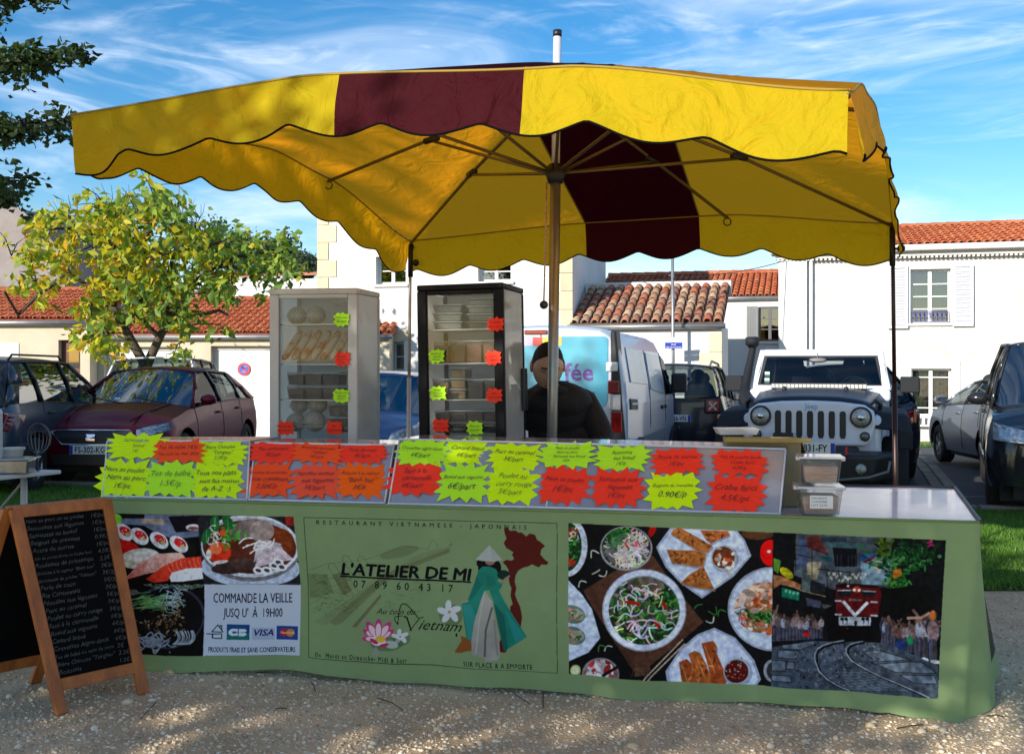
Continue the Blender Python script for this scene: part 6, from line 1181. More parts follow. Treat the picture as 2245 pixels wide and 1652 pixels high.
for u, v, ww, hh, m, ls, lab, ink in (
    (908, 1048, 124, 78, RDD, ['Saté à la', 'citronnelle', '6€/part'], 'red card reading Saté à la citronnelle', MARKR),
    (1015, 1056, 118, 84, YE2, ['Boeuf aux oignons', '6€/part'], 'green card reading Boeuf aux oignons', MARK),
    (1122, 1061, 118, 86, YEL, ['Poulet au', 'curry rouge', '5€/part'], 'yellow card reading Poulet au curry rouge', FAINT),
    (1237, 1062, 116, 84, RDD, ['Nem au poulet', '1€/pc'], 'red card reading Nem au poulet', MARKR),
    (1354, 1068, 118, 86, RDD, ['Samoussa aux', 'légumes', '1€/pc'], 'red card reading Samoussa aux légumes', MARKR),
    (1475, 1074, 120, 84, YEL, ['Beignets de crevettes', '0.90€/p'], 'yellow card reading Beignets de crevettes', MARK),
    (1613, 1082, 128, 86, RDD, ['Crabe farci', '4.5€/pc'], 'red card reading Crabe farci at the right end', MARKR),
    (925, 991, 122, 58, YE2, ['Crevettes aigre-doux', '6€/part'], 'yellow-green card reading Crevettes aigre-doux', MARK),
    (1025, 991, 122, 58, YEL, ['Canard laqué', '6€/part'], 'yellow card reading Canard laqué', MARK),
    (1128, 1000, 120, 58, YEL, ['Porc au caramel', '5€/part'], 'yellow card reading Porc au caramel', MARK),
    (1243, 996, 126, 58, YE2, ['Nem au poulet', 'Nem au porc', 'Samoussa aux boeuf', '1€/p'], 'yellow-green card with four handwritten lines below the canopy pole', MARK),
    (1363, 1004, 124, 58, YE2, ['Samoussa', 'aux boeuf', '1€/p'], 'yellow-green card reading Samoussa aux boeuf', MARK),
    (1484, 1010, 120, 58, RDD, ['Accra de morue', '1€/pc'], 'red card reading Accra de morue', MARKR),
    (1622, 1014, 126, 58, RDD, ['Aile de poulet farcie', 'Crabe farci', '4.5€/p'], 'red card reading Aile de poulet farcie', MARKR)):
    K += 1; card(u, v, ww, hh, m, ls, lab, A, n, e, w, ink, 14, K, random.uniform(-.05, .05), .006+.002*(K % 3))
# ---------------------------------------------------------------- food cabinets
def onpl(u, v, Y): return at(u, v, Y)
def cabinet(lab, u, Y, phi, w, d, h, fm, lean=0, zb=TZ+.006, tag_='white'):
    p = at(u, 0, Y); t = thing('food_cabinet', lab, 'display cabinet', (p.x, p.y, zb), -phi, tilt=(0, lean)); fr = .06; bt = .09
    q = MB(); q.box(0, w, 0, .06, h-.035, h); q.box(0, w, d-.04, d, h-.035, h); q.box(0, .05, .06, d-.04, h-.035, h); q.box(w-.05, w, .06, d-.04, h-.035, h); q.box(0, w, 0, d, 0, bt); q.box(0, fr, 0, .035, bt, h-.035); q.box(w-fr, w, 0, .035, bt, h-.035); q.box(.0, .03, d-.03, d, bt, h-.035); q.box(w-.03, w, d-.03, d, bt, h-.035); q.box(fr, w-fr, .0, .03, h-.06, h-.0351)
    q.build('frame', fm, t, bevel=.008)
    q = MB(); q.quad((fr-.005, .012, bt), (w-fr+.005, .012, bt), (w-fr+.005, .012, h-.06), (fr-.005, .012, h-.06)); q.build('front_glass', CABG, t)
    MB().box(.05, w-.05, .06, d-.04, h-.02, h-.014).build('top_panel', SIDG, t)
    for x in (.006, w-.006): q = MB(); q.quad((x, .035, bt), (x, d-.03, bt), (x, d-.03, h-.036), (x, .035, h-.036)); q.build('side_glass', SIDG, t)
    q = MB(); q.box(.03, w-.03, d-.02, d-.01, bt, h-.036); q.build('back_panel', BACKG, t)
    q = MB(); q.box(w-.0, w+.004, .04, d-.03, -.002, bt+.015) if tag_ == 'white' else q.box(w-.0, w+.004, .04, d-.03, 0, bt); q.build('side_base', mat('taped base', (.30, .29, .24), .7, var=.4, vscale=12) if tag_ == 'white' else fm, t)
    return t
CABG = glass('cabinet glass', (.80, .82, .80), .015, .95, dirt=.03)
SIDG = mat('frosted side', (.88, .92, .91), .15, trans=.6, var=.08, coat=.5); BACKG = mat('cabinet white', (.80, .83, .84), .4, trans=.45)
def shelf(t, w, d, z): q = MB(); q.box(.02, w-.02, .04, d-.03, z-.006, z); q.build('shelf', mat('wire shelf', (.55, .57, .57), .3, .5), t)
WC = cabinet('tall grey-framed food cabinet with buns, spring rolls and trays, left of the pair', 590, 6.0, R(10), .55, .445, 1.145, mat('grey beige frame', (.56, .55, .51), .45, var=.1), tag_='white')
BC = cabinet('tall black-framed food cabinet with plastic tubs, right of the pair', 920, 5.85, R(14), .521, .515, 1.155, mat('gloss black frame', (.006, .006, .007), .5, spec=.15), lean=R(-1.0), tag_='black')
bpy.context.view_layer.update()
def cabz(v, Y): return EH-(v-HZ)/F*Y-(TZ+.006)
# shelves: photo rows to heights
Zw = [cabz(v, 6.1) for v in (945, 874, 797, 711)]
Zb_ = [cabz(v, 5.95) for v in (949, 875, 797, 724)]
for z in Zw[1:]: shelf(WC, .55, .445, z)
for z in Zb_[1:]: shelf(BC, .521, .515, z)
def put(parent, o_local):  # local position in a cabinet -> world
    return parent.matrix_world @ Vector(o_local)
BUN = mat('bagged dough', (.50, .47, .38), .35, coat=.6, var=.2, vscale=10, bump=.4, bscale=18); CLR = mat('clear tub', (.55, .57, .56), .2, coat=.5)
TUBG = glass('tub plastic', (.92, .93, .92), .05, .95, dirt=.10)
def bag(parent, x, z, r, lab, y=.15):
    t = thing('steamed_bun_bag', lab, 'steamed bun', put(parent, (x, y, z)), -R(10), 'bagged steamed buns')
    q = MB(); q.ball((0, 0, r*.93), (r, r*.9, r*.95), 40, 14, lambda d: 1+.05*math.cos(13*math.atan2(d.z+.25, d.x-.1))*max(0, -d.y)); q.build('bun', BUN, t, smooth=True)
    q = MB()
    for k in range(13):
        a = 2*PI*k/13; pts = [(r*(.1+rr*.12*math.cos(a)*6*.15-.0)+rr*r*.10*math.cos(a), -r*.915*math.sqrt(max(0.02, 1-(rr*.115)**2)), r*.85+rr*r*.10*math.sin(a)) for rr in range(1, 6)]; q.tube(pts, .0028, 4)
    q.build('pleats', mat('pleat', (.66, .63, .54), .4), t, smooth=True)
bag(WC, .115, Zw[3], .058, 'round pleated bun, left one on the top shelf of the grey cabinet'); bag(WC, .235, Zw[3], .060, 'round pleated bun, right one on the top shelf of the grey cabinet')
bag(WC, .115, Zw[0]+.105, .056, 'round pleated bun resting on others, left, in the bottom of the grey cabinet', .19); bag(WC, .235, Zw[0]+.105, .060, 'round pleated bun resting on others, right, in the bottom of the grey cabinet', .19)
bag(WC, .12, Zw[0], .060, 'pale bagged bun at the bottom left corner of the grey cabinet', .12); bag(WC, .24, Zw[0], .068, 'largest pale bagged bun at the bottom middle of the grey cabinet', .12)
ROLL = mat('rice paper roll', (.58, .54, .47), .3, coat=.5, col2=(.42, .13, .07), vscale=16, lo=.46, hi=.6)
for i in range(7):
    x = .09+i*.062; z0 = Zw[2]; q = MB(); A_ = Vector((x-.045, .10, z0+.022)); B_ = Vector((x+.028, .22, z0+.205)); q.tube([A_, A_.lerp(B_, .1), A_.lerp(B_, .5), A_.lerp(B_, .9), B_], [.012, .024, .026, .024, .010], 12)
    t = thing('spring_roll', 'translucent spring roll, %s on the second shelf of the grey cabinet' % ('leftmost' if i == 0 else 'rightmost' if i == 6 else ['second from the left', 'third from the left', 'middle one', 'third from the right', 'second from the right'][i-1]), 'spring roll', put(WC, (x, .15, z0)), -R(10), 'spring rolls on the second shelf'); bpy.context.view_layer.update()
    o = q.build('roll', ROLL, t, smooth=True, sub=1); o.matrix_parent_inverse = t.matrix_world.inverted() @ WC.matrix_world
def tub(parent, x0, x1, y0, y1, z0, z1, cm, lab, grp, name='food_tub', cat='food tub', fill=.85):
    c = put(parent, ((x0+x1)/2, (y0+y1)/2, z0)); t = thing(name, lab, cat, c, parent.rotation_euler.z, grp); w, d, h = (x1-x0)/2, (y1-y0)/2, z1-z0; k_ = .88
    q = MB(); q.hexa([(-w*k_, -d*k_, 0), (w*k_, -d*k_, 0), (w*k_, d*k_, 0), (-w*k_, d*k_, 0)], [(-w, -d, h), (w, -d, h), (w, d, h), (-w, d, h)]); q.f.pop(1) if False else None; q.build('container', TUBG, t)
    kk = k_+(1-k_)*fill; q = MB(); q.hexa([(-w*k_*.96, -d*k_*.96, .003), (w*k_*.96, -d*k_*.96, .003), (w*k_*.96, d*k_*.96, .003), (-w*k_*.96, d*k_*.96, .003)], [(-w*kk*.96, -d*kk*.96, h*fill), (w*kk*.96, -d*kk*.96, h*fill), (w*kk*.96, d*kk*.96, h*fill), (-w*kk*.96, d*kk*.96, h*fill)]); q.build('food', cm, t, bevel=.006)
    q = MB(); q.box(-w-.003, w+.003, -d-.003, d+.003, h, h+.005); q.build('lid', CLR, t, bevel=.002)
NOD = mat('noodles', (.12, .075, .05), .5, col2=(.05, .03, .022), vscale=60, bump=.6, bscale=80); SAL = mat('mixed salad', (.35, .3, .2), .6, col2=(.1, .07, .04), vscale=50, bump=.6, bscale=60); PINK = mat('prawn mix', (.36, .2, .14), .5, col2=(.15, .1, .07), vscale=45, bump=.5); BRNF = mat('brown stew', (.08, .035, .022), .4, var=.5, vscale=30); REDF = mat('red curry', (.25, .05, .022), .4, var=.4, vscale=30); YLF = mat('yellow curry', (.40, .22, .05), .5, var=.2, vscale=20); GRYF = mat('dark stew', (.05, .045, .04), .4, var=.5, vscale=30); PALE = mat('pale stack', (.35, .36, .34), .5, var=.3, vscale=15)
z = Zw[1]
for j, nm in enumerate(('lower', 'upper')):
    for i, wn_ in enumerate(('left', 'middle', 'right')): tub(WC, .08+i*.112, .185+i*.112, .08, .24, z+j*.083, z+j*.083+.074, NOD, '%s %s tub of dark noodles on the third shelf of the grey cabinet' % (nm, wn_), 'noodle tubs on the third shelf')
tub(WC, .40, .49, .08, .24, z, z+.074, NOD, 'tub of dark noodles behind the green card, right end of the third shelf', 'noodle tubs on the third shelf')
tub(WC, .32, .48, .10, .26, Zw[0], Zw[0]+.085, SAL, 'lower clear tub of mixed salad in the bottom of the grey cabinet', 'salad tubs'); tub(WC, .33, .485, .10, .26, Zw[0]+.093, Zw[0]+.165, SAL, 'upper clear tub of mixed salad in the bottom of the grey cabinet', 'salad tubs')
tub(WC, .36, .485, .10, .24, Zw[3], Zw[3]+.13, PALE, 'frosted lidded tub on the top shelf of the grey cabinet', 'frosted tubs')
Z = Zb_
for i in range(3): tub(BC, .07, .25, .08, .3, Z[3]+i*.05, Z[3]+i*.05+.043, PALE, '%s pale tray of the left pile on the top shelf of the black cabinet' % ('bottom', 'middle', 'top')[i], 'pale trays', 'food_tray', 'tray')
for i in range(4): tub(BC, .28, .45, .08, .3, Z[3]+i*.045, Z[3]+i*.045+.038, PALE, '%s tray of the right pile on the top shelf of the black cabinet' % ('bottom', 'second', 'third', 'top')[i], 'pale trays', 'food_tray', 'tray')
for i, (m_, c_) in enumerate(((GRYF, 'leftmost tub of dark stew'), (GRYF, 'second tub of dark stew'), (REDF, 'left tub of red curry'), (REDF, 'right tub of red curry'))): tub(BC, .07+i*.1, .165+i*.1, .08, .24, Z[2], Z[2]+.125, m_, c_+' on the second shelf of the black cabinet', 'stew tubs')
tub(BC, .06, .16, .08, .24, Z[1], Z[1]+.115, YLF, 'yellow tub at the left end of the third shelf of the black cabinet', 'yellow curry tubs')
for i in range(3): tub(BC, .17, .265, .08, .24, Z[1]+i*.062, Z[1]+i*.062+.055, YLF, '%s yellow tub of the pile on the third shelf of the black cabinet' % ('bottom', 'middle', 'top')[i], 'yellow curry tubs')
for i, (m_, c_) in enumerate(((GRYF, 'grey tub beside the yellow pile'), (BRNF, 'brown tub at the right end'))): tub(BC, .275+i*.1, .37+i*.1, .08, .24, Z[1], Z[1]+.11, m_, c_+' on the third shelf of the black cabinet', 'stew tubs')
for j in range(2):
    for i in range(4): tub(BC, .07+i*.1, .165+i*.1, .08, .24, Z[0]+j*.068, Z[0]+j*.068+.06, BRNF, '%s brown tub, %s of the bottom layer in the black cabinet' % (('lower', 'upper')[j], ('first', 'second', 'third', 'last')[i]), 'brown tubs')
def cabcard(parent, u, v, w, h, m, ls, lab, seed, ink=MARK):
    M = parent.matrix_world; P = M @ Vector((0, -.006, 0)); n_ = (M.to_3x3() @ Vector((0, -1, 0))).normalized(); e_ = (M.to_3x3() @ Vector((1, 0, 0))).normalized(); up__ = (M.to_3x3() @ Vector((0, 0, 1))).normalized()
    card(u, v, w, h, m, ls, lab, P, n_, e_, up__, ink, 9, seed, 0, .002, 'small star cards on the cabinets')
for i, (pa, u, v, m, ls, lab, ink) in enumerate((
    (WC, 749, 700, YE2, ['Perle coco', '5€/3pcs'], 'small green card at the top right of the grey cabinet', MARK), (WC, 750, 787, RDD, ['Rouleaux', 'de printemps', '2.5€/p'], 'small red card over the spring rolls in the grey cabinet', MARKR),
    (WC, 748, 867, YE2, ['Nouilles aux', 'légumes', '5€/part'], 'small green card by the noodle tubs in the grey cabinet', MARK), (WC, 626, 938, RDD, ['Brioche bao', 'poulet 3€'], 'small red card in the bottom left corner of the grey cabinet', MARKR), (WC, 733, 938, RDD, ['Riz', 'cantonnais'], 'small red card in the bottom right corner of the grey cabinet', MARKR),
    (BC, 1086, 711, RDD, ['Crevette', 'aigre doux'], 'small red card at the top right of the black cabinet', MARKR), (BC, 957, 781, YE2, ['Boeuf aux', 'oignons', '6€/part'], 'small green card, upper left in the black cabinet', MARK), (BC, 1082, 784, RDD, ['Canard', 'laqué'], 'small red card over the red curry in the black cabinet', MARKR),
    (BC, 960, 861, YE2, ['Poulet', 'au curry', '5€/part'], 'small green card over the yellow tubs in the black cabinet', MARK), (BC, 1084, 866, RDD, ['Saté', 'citronnelle'], 'small red card at the right of the third shelf in the black cabinet', MARKR), (BC, 966, 933, RDD, ['Porc à', 'la citronnelle'], 'small red card at the bottom left of the black cabinet', MARKR), (BC, 1041, 938, YE2, ['Porc au', 'caramel'], 'small green card at the bottom of the black cabinet', MARK))):
    cabcard(pa, u, v, 37, 32, m, ls, lab, 50+i, ink)
q = MB(); q.box(0, .02, 0, .10, .40, .66); h_ = q.build('door_handle', BLACK, BC, bevel=.006); h_.location = (.521, .40, 0)
# ---------------------------------------------------------------- things at the right of the table
KR = mat('cardboard', (.40, .32, .18), .85, var=.15, vscale=6); KRD = mat('cardboard inside', (.3, .24, .14), .9, var=.2)
cb = thing('cardboard_box', 'open beige cardboard box behind the right end of the price stand', 'box', TFL+TE_*.770+TB*.36+Vector((0, 0, TZ+.003)), math.atan2(TE_.y, TE_.x)+R(3)); w, d, h = .36, .24, .325
q = MB(); th = .005; q.box(-w/2, w/2, -d/2, -d/2+th, 0, h); q.box(-w/2, w/2, d/2-th, d/2, 0, h); q.box(-w/2, -w/2+th, -d/2+th, d/2-th, 0, h); q.box(w/2-th, w/2, -d/2+th, d/2-th, 0, h); q.box(-w/2+th, w/2-th, -d/2+th, d/2-th, 0, th); q.build('box', KR, cb, bevel=.002)
q = MB(); q.hexa([(-w/2-.02, -d/2-.0, h), (w/2+.03, -d/2-.0, h), (w/2+.03, -d/2-.1, h-.002), (-w/2-.02, -d/2-.1, h-.002)], [(-w/2-.02, -d/2, h+.006), (w/2+.03, -d/2, h+.006), (w/2+.03, -d/2-.1, h+.02), (-w/2-.02, -d/2-.1, h+.02)]); q.build('flap', mat('cardboard edge', (.32, .24, .07), .8), cb)
q = MB(); q.hexa([(w/2, -d/2, h), (w/2+.004, -d/2, h), (w/2+.004, d/2, h), (w/2, d/2, h)], [(w/2+.06, -d/2, h-.16), (w/2+.064, -d/2, h-.16), (w/2+.064, d/2, h-.16), (w/2+.06, d/2, h-.16)]); q.build('flap', KR, cb, recalc=True)
bk = thing('paper_tray', 'white paper food tray lying on the cardboard box', 'tray', cb.location+Vector((-.13, -.02, h+.024)), 0); q = MB(); q.hexa([(-.09, -.05, 0), (.09, -.05, 0), (.09, .05, 0), (-.09, .05, 0)], [(-.105, -.065, .03), (.105, -.065, .03), (.105, .065, .03), (-.105, .065, .03)]); q.build('tray', WHT, bk)
bgp = thing('black_bag', 'crumpled shiny black plastic bag between the cardboard box and the clear tubs', 'bag', TFL+TE_*.809+TB*.36+Vector((0, 0, TZ+.003)), 0); rr = random.Random(4)
q = MB(); q.ball((0, 0, .13), (.055, .06, .15), 26, 20, lambda d: 1+.22*math.sin(d.x*9+d.z*13)*math.cos(d.y*11+d.z*7)); q.build('bag', mat('shiny black film', (.01, .01, .011), .12, coat=.8, bump=.8, bscale=25), bgp)
PRW = mat('prawn crackers', (.50, .27, .19), .5, col2=(.62, .50, .42), vscale=9, stretch=(1, 1, 3.5), bump=.5, bscale=40)
for i, (dz, lab) in enumerate(((0, 'lower clear tub with a white label on the right of the table'), (.145, 'upper clear tub of pinkish food stacked on the right of the table'))):
    c = TFL+TE_*.838+TB*.10+Vector((.0+.006*i, 0, TZ+.004+dz)); t = thing('plastic_tub', lab, 'food tub', c, math.atan2(TE_.y, TE_.x)+R(2-4*i), 'clear tubs stacked on the table'); w, d, h = (.098, .085, .125) if i == 0 else (.092, .08, .118)
    q = MB(); q.hexa([(-w*.84, -d*.84, 0), (w*.84, -d*.84, 0), (w*.84, d*.84, 0), (-w*.84, d*.84, 0)], [(-w, -d, h), (w, -d, h), (w, d, h), (-w, d, h)]); q.build('container', TUBG, t, bevel=.008)
    q = MB(); q.hexa([(-w*.76, -d*.76, .006), (w*.76, -d*.76, .006), (w*.76, d*.76, .006), (-w*.76, d*.76, .006)], [(-w*.84, -d*.84, h*.72), (w*.84, -d*.84, h*.72), (w*.84, d*.84, h*.72), (-w*.84, d*.84, h*.72)]); q.build('food', PRW, t, bevel=.01)
    q = MB(); q.box(-w-.012, w+.012, -d-.012, d+.012, h, h+.010); q.build('lid', mat('frosted lid', (.66, .68, .68), .25, coat=.6), t, bevel=.004)
    for s_ in (-1, 1): q = MB(); q.box(min(s_*w, s_*(w+.02)), max(s_*w, s_*(w+.02)), -.03, .03, h-.012, h+.006); q.build('clip', MT['frosted lid'], t, bevel=.003)
    if i == 0:
        lb_ = MB().box(-.052, .052, -d*.945-.004, -d*.945-.002, .035, .095).build('label', WHT, t); lb_.rotation_euler = (0, 0, 0); q = MB()
        for k_, tx in enumerate(('CHIPS CREVETTE', 'A CONSOMMER', 'LOT 2210')): lettering(q, tx, Vector((-.045, -d*.945-.0045, .078-k_*.016)), Vector((1, 0, 0)), Vector((0, 0, 1)), .013, .07)
        q.build('lettering', MARK, lb_)
# ---------------------------------------------------------------- market parasol
CF = [Vector((-2.346, 5.333, 2.91)), Vector((1.274, 3.80, 2.63)), Vector((2.78, 7.333, 2.61)), Vector((-.876, 8.667, 2.64))]  # FL FR BR BL
PC = Vector((.285, 6.28, 3.46))
def edge_z(k, s_):
    E = [[(0, 2.91), (.37, 2.955), (.71, 2.85), (1, 2.63)], [(0, 2.63), (.2, 2.84), (.45, 2.965), (.78, 2.88), (1, 2.61)], [(0, 2.61), (.306, 2.73), (.6, 2.72), (1, 2.64)], [(0, 2.64), (.341, 2.975), (.523, 3.06), (.8, 2.99), (1, 2.91)]][k]
    return lerp_pts(E, s_)
def edge(k, s_): p = CF[k].lerp(CF[(k+1) % 4], s_); return Vector((p.x, p.y, edge_z(k, s_)))
def canv(name, c, und, wr=.25): 
    m = bpy.data.materials.new(name); m.use_nodes = True; n_ = m.node_tree.nodes; l_ = m.node_tree.links; b_ = n_['Principled BSDF']; b_.inputs['Base Color'].default_value = c+(1,); b_.inputs['Roughness'].default_value = .75; b_.inputs['Specular IOR Level'].default_value = .2
    t_ = n_.new('ShaderNodeBsdfTranslucent'); t_.inputs[0].default_value = und+(1,); ms = n_.new('ShaderNodeMixShader'); ms.inputs[0].default_value = .78 if wr < .5 else .5; l_.new(b_.outputs[0], ms.inputs[1]); l_.new(t_.outputs[0], ms.inputs[2]); l_.new(ms.outputs[0], n_['Material Output'].inputs[0])
    tc_ = n_.new('ShaderNodeTexCoord'); nz = n_.new('ShaderNodeTexNoise'); nz.inputs['Scale'].default_value = 5; nz.inputs['Detail'].default_value = 4; nz.inputs['Distortion'].default_value = 1.6; l_.new(tc_.outputs['Object'], nz.inputs[0])
    bp_ = n_.new('ShaderNodeBump'); bp_.inputs['Strength'].default_value = wr; bp_.inputs['Distance'].default_value = .05; l_.new(nz.outputs[0], bp_.inputs['Height']); l_.new(bp_.outputs[0], b_.inputs['Normal']); l_.new(bp_.outputs[0], t_.inputs['Normal']); return m
CYV = canv('yellow valance canvas', (.58, .48, .006), (1.0, .44, .008), .85); CRV = canv('dark red valance canvas', (.065, .002, .007), (.03, .001, .002), .85)
CY_ = canv('yellow canvas', (.66, .40, .006), (1.0, .37, .010)); CR_ = canv('dark red canvas', (.065, .002, .007), (.03, .001, .002))
pz_ = thing('market_parasol', 'large rectangular market parasol, yellow with one dark red stripe', 'parasol', (PC.x-.06, PC.y, gz(0, PC.y))); bpy.context.view_layer.update(); pinv = pz_.matrix_world.inverted()
def PL_(o): o.matrix_parent_inverse = pinv; return o
def bound(a, b):   # a,b in -1..1 square -> roof point ; a along the front, b towards the back
    r = max(abs(a), abs(b))
    if r < 1e-6: return PC.copy()
    x, y = a/r, b/r
    if y <= -1+1e-9: e = edge(0, (x+1)/2)
    elif x >= 1-1e-9: e = edge(1, (y+1)/2)
    elif y >= 1-1e-9: e = edge(2, (1-x)/2)
    else: e = edge(3, (1-y)/2)
    xy = PC.lerp(e, r); z = PC.z+(e.z-PC.z)*(r**1.08); ang = math.atan2(y, x); z -= .035*abs(math.sin(ang*4))*math.sin(PI*r); return Vector((xy.x, xy.y, z))
S0F, S1F = .426, .663; S0B, S1B = .4015, .638
def stripe(f0, f1, b0, b1, m, name, nx):
    mb = MB(); mb.grid(lambda u, v: bound(2*((f0+(f1-f0)*u)*(1-v)+(b0+(b1-b0)*u)*v)-1, 2*v-1), nx, 44); o = PL_(mb.build(name, m, pz_, smooth=True)); return o
c1_ = stripe(0, S0F, 0, S0B, CY_, 'canopy_panel', 22); stripe(S0F, S1F, S0B, S1B, CR_, 'canopy_stripe', 14); stripe(S1F, 1, S1B, 1, CY_, 'canopy_panel', 20)
def drop(k, s_, L_e):
    n_w = round(L_e/.5); ph = s_*n_w*2*PI; wv = .5-.5*math.cos(ph+PI*.15); wv = wv**.6; return .25+(.058 if k == 0 else .035 if k == 1 else .07)*wv
def vdir(k): a = CF[k]; b = CF[(k+1) % 4]; d = (b-a); d.z = 0; d.normalize(); return Vector((d.y, -d.x, 0))
def vpt(k, s_, t_):
    e = edge(k, s_); L_e = (CF[(k+1) % 4]-CF[k]).length; d = drop(k, s_, L_e); o = vdir(k)
    cr_ = .012*math.sin(s_*31+t_*3+k)*t_+.008*math.sin(s_*67-t_*5)*t_*(1 if k in (0, 1) else .5)
    cn = max(0, 1-s_/.10) if k == 0 else max(0, 1-(1-s_)/.08) if k == 3 else 0; al = (CF[1]-CF[0]).normalized()
    return e+o*(.000+.06*t_*(1-cn)+cr_)+Vector((0, 0, -(d+.06*cn)*t_))+al*(.045*cn*t_)
SEAM = mat('seam tape', (.30, .20, .03), .8)
for f_, b_ in ((S0F, S0B), (S1F, S1B)):
    PL_(MB().tube([bound(2*(f_*(1-v)+b_*v)-1, 2*v-1)-Vector((0, 0, .004)) for v in [i/40 for i in range(41)]], .006, 5).build('seam', SEAM, pz_, smooth=True))
for k_ in range(4): PL_(MB().tube([edge(k_, i/60)+vdir(k_)*.002-Vector((0, 0, .006)) for i in range(61)], .006, 5).build('hem_seam', SEAM, pz_, smooth=True))
PIPE = mat('black piping', (.004, .004, .005), .9, spec=.05)
for k, segs in ((0, [(0, S0F, CYV), (S0F, S1F, CRV), (S1F, 1, CYV)]), (1, [(0, 1, CYV)]), (2, [(0, 1-S1B, CYV), (1-S1B, 1-S0B, CRV), (1-S0B, 1, CYV)]), (3, [(0, 1, CYV)])):
    for a, b, m_ in segs:
        mb = MB(); n_ = max(20, int(150*(b-a))); mb.grid(lambda u, v: vpt(k, a+(b-a)*u, v), n_, 8); PL_(mb.build('valance', m_, pz_, smooth=True))
    mb = MB(); mb.tube([vpt(k, i/160, 1.0) for i in range(161)], .0055, 5); PL_(mb.build('piping', PIPE, pz_, smooth=True))
    mb = MB(); 
ALU = mat('aluminium', (.36, .355, .33), .32, .6, var=.2); RIBM = mat('rib steel', (.20, .15, .06), .45, .6)
HUBP = Vector((.272, 6.265, EH+(HZ-378)/F*6.27)); base = Vector((.235, 6.25, gz(0, 6.25)))
pole_dir = (HUBP-base)/(HUBP.z-base.z); pat = lambda z: base+pole_dir*(z-base.z)
PL_(MB().tube([pat(0), pat(HUBP.z+.05)], .033, 16).build('pole', ALU, pz_, smooth=True)); PL_(MB().tube([pat(HUBP.z), pat(3.62)], .026, 14).build('upper_pole', mat('white tube', (.72, .73, .75), .25, .2), pz_, smooth=True)); PL_(MB().tube([pat(3.62), pat(3.66)], .028, 14).build('pole_cap', BLACK, pz_, smooth=True))
PL_(MB().tube([pat(HUBP.z-.07), pat(HUBP.z-.02), pat(HUBP.z+.03), pat(HUBP.z+.05)], [.045, .062, .062, .04], 14).build('hub', BLACK, pz_, smooth=True)); PL_(MB().tube([pat(3.26), pat(3.34)], .055, 14).build('crown_hub', BLACK, pz_, smooth=True))
PL_(MB().tube([pat(0), pat(.05), pat(.3)], [.28, .26, .045], 24).build('foot', mat('cast iron', (.03, .03, .03), .7), pz_, smooth=True))
ends = [(-1, -1), (0, -1), (1, -1), (1, -.1), (1, 1), (-.39, 1), (.39, 1), (-1, 1), (-1, .32), (.35, -1)]
ends = [(-1, -1), (-.26, -1), (.42, -1), (1, -1), (1, -.1), (1, 1), (.388, 1), (-1, 1), (-1, .318)]
HT = pat(3.30)
for i, (a, b) in enumerate(ends):
    E_ = bound(a, b)-Vector((0, 0, .03)); K_ = bound(a*.5, b*.5)-Vector((0, 0, .07)); d = (E_-pat(3)); d.z = 0; d.normalize(); H0 = HT+d*.05
    rb = PL_(MB().tube([H0, K_, E_], .0125, 8).build('rib', RIBM, pz_, smooth=True)); PL_(MB().tube([HUBP+d*.05, K_-Vector((0, 0, .02))], .0105, 8).build('strut', RIBM, pz_, smooth=True))
    o = MB().tube([K_-d*.05+Vector((0, 0, .0)), K_+d*.07-Vector((0, 0, .012))], .024, 8).build('joint', BLACK, pz_, smooth=True); PL_(o)
    if b == -1 or a == 1: continue
    o = MB().tube([E_+Vector((.03*math.cos(x*PI/4), 0, -.03+.03*math.sin(x*PI/4))) for x in range(9)], .005, 5).build('ring', BLACK, pz_); PL_(o)
for k, lab in ((3, 0), (2, 0)):
    c = bound(*((-1, 1) if k == 3 else (1, 1))); base_ = Vector((at(893 if k == 3 else 1966, 0, c.y).x, c.y, gz(0, c.y)))
    t = thing('support_pole', 'thin pale pole holding the rear left corner of the parasol' if k == 3 else 'thin dark pole holding the rear right corner of the parasol', 'pole', base_, 0, 'corner poles of the parasol'); v_ = c-base_
    mpole = mat('pale pole', (.5, .42, .36), .4, .4) if k == 3 else mat('dark brown pole', (.04, .018, .015), .4, .4); MB().tube([(0, 0, 0), v_*.55], .019, 10).build('lower_tube', mpole, t, smooth=True); MB().tube([v_*.55, v_*1.0], .014, 10).build('upper_tube', mpole if k == 3 else MT['dark brown pole'], t, smooth=True); q = MB(); q.ball(v_*.925+Vector((.05, -.03, 0)), .03, 10, 8); q.tube([v_*.925, v_*.925+Vector((.05, -.03, 0))], .01, 6); q.build('knob', BLACK, t, smooth=True); q = MB(); q.box(-.1, .1, -.1, .1, 0, .01); q.build('foot_plate', STEEL, t)
    st2 = MB(); st2.tube([v_*.985, v_*.985+Vector((0, 0, -.28))], .022, 8); st2.build('corner_sleeve', BLACK, t, smooth=True)
RP_ = mat('red cord', (.30, .05, .05), .8, col2=(.6, .5, .45), vscale=60); cd = thing('pull_cord', 'red and white pull cord with a dark ball hanging beside the parasol pole', 'cord', pat(HUBP.z-.06)+Vector((-.055, -.02, 0))); zc_ = EH+(HZ-660)/F*6.2-cd.location.z
MB().tube([(0, 0, 0), (-.008, 0, zc_*.5), (-.018, 0, zc_)], .0055, 6).build('cord', RP_, cd, smooth=True); MB().ball((-.018, 0, zc_-.02), .027, 14, 10).build('ball', mat('dark ball', (.03, .03, .032), .4), cd, smooth=True)
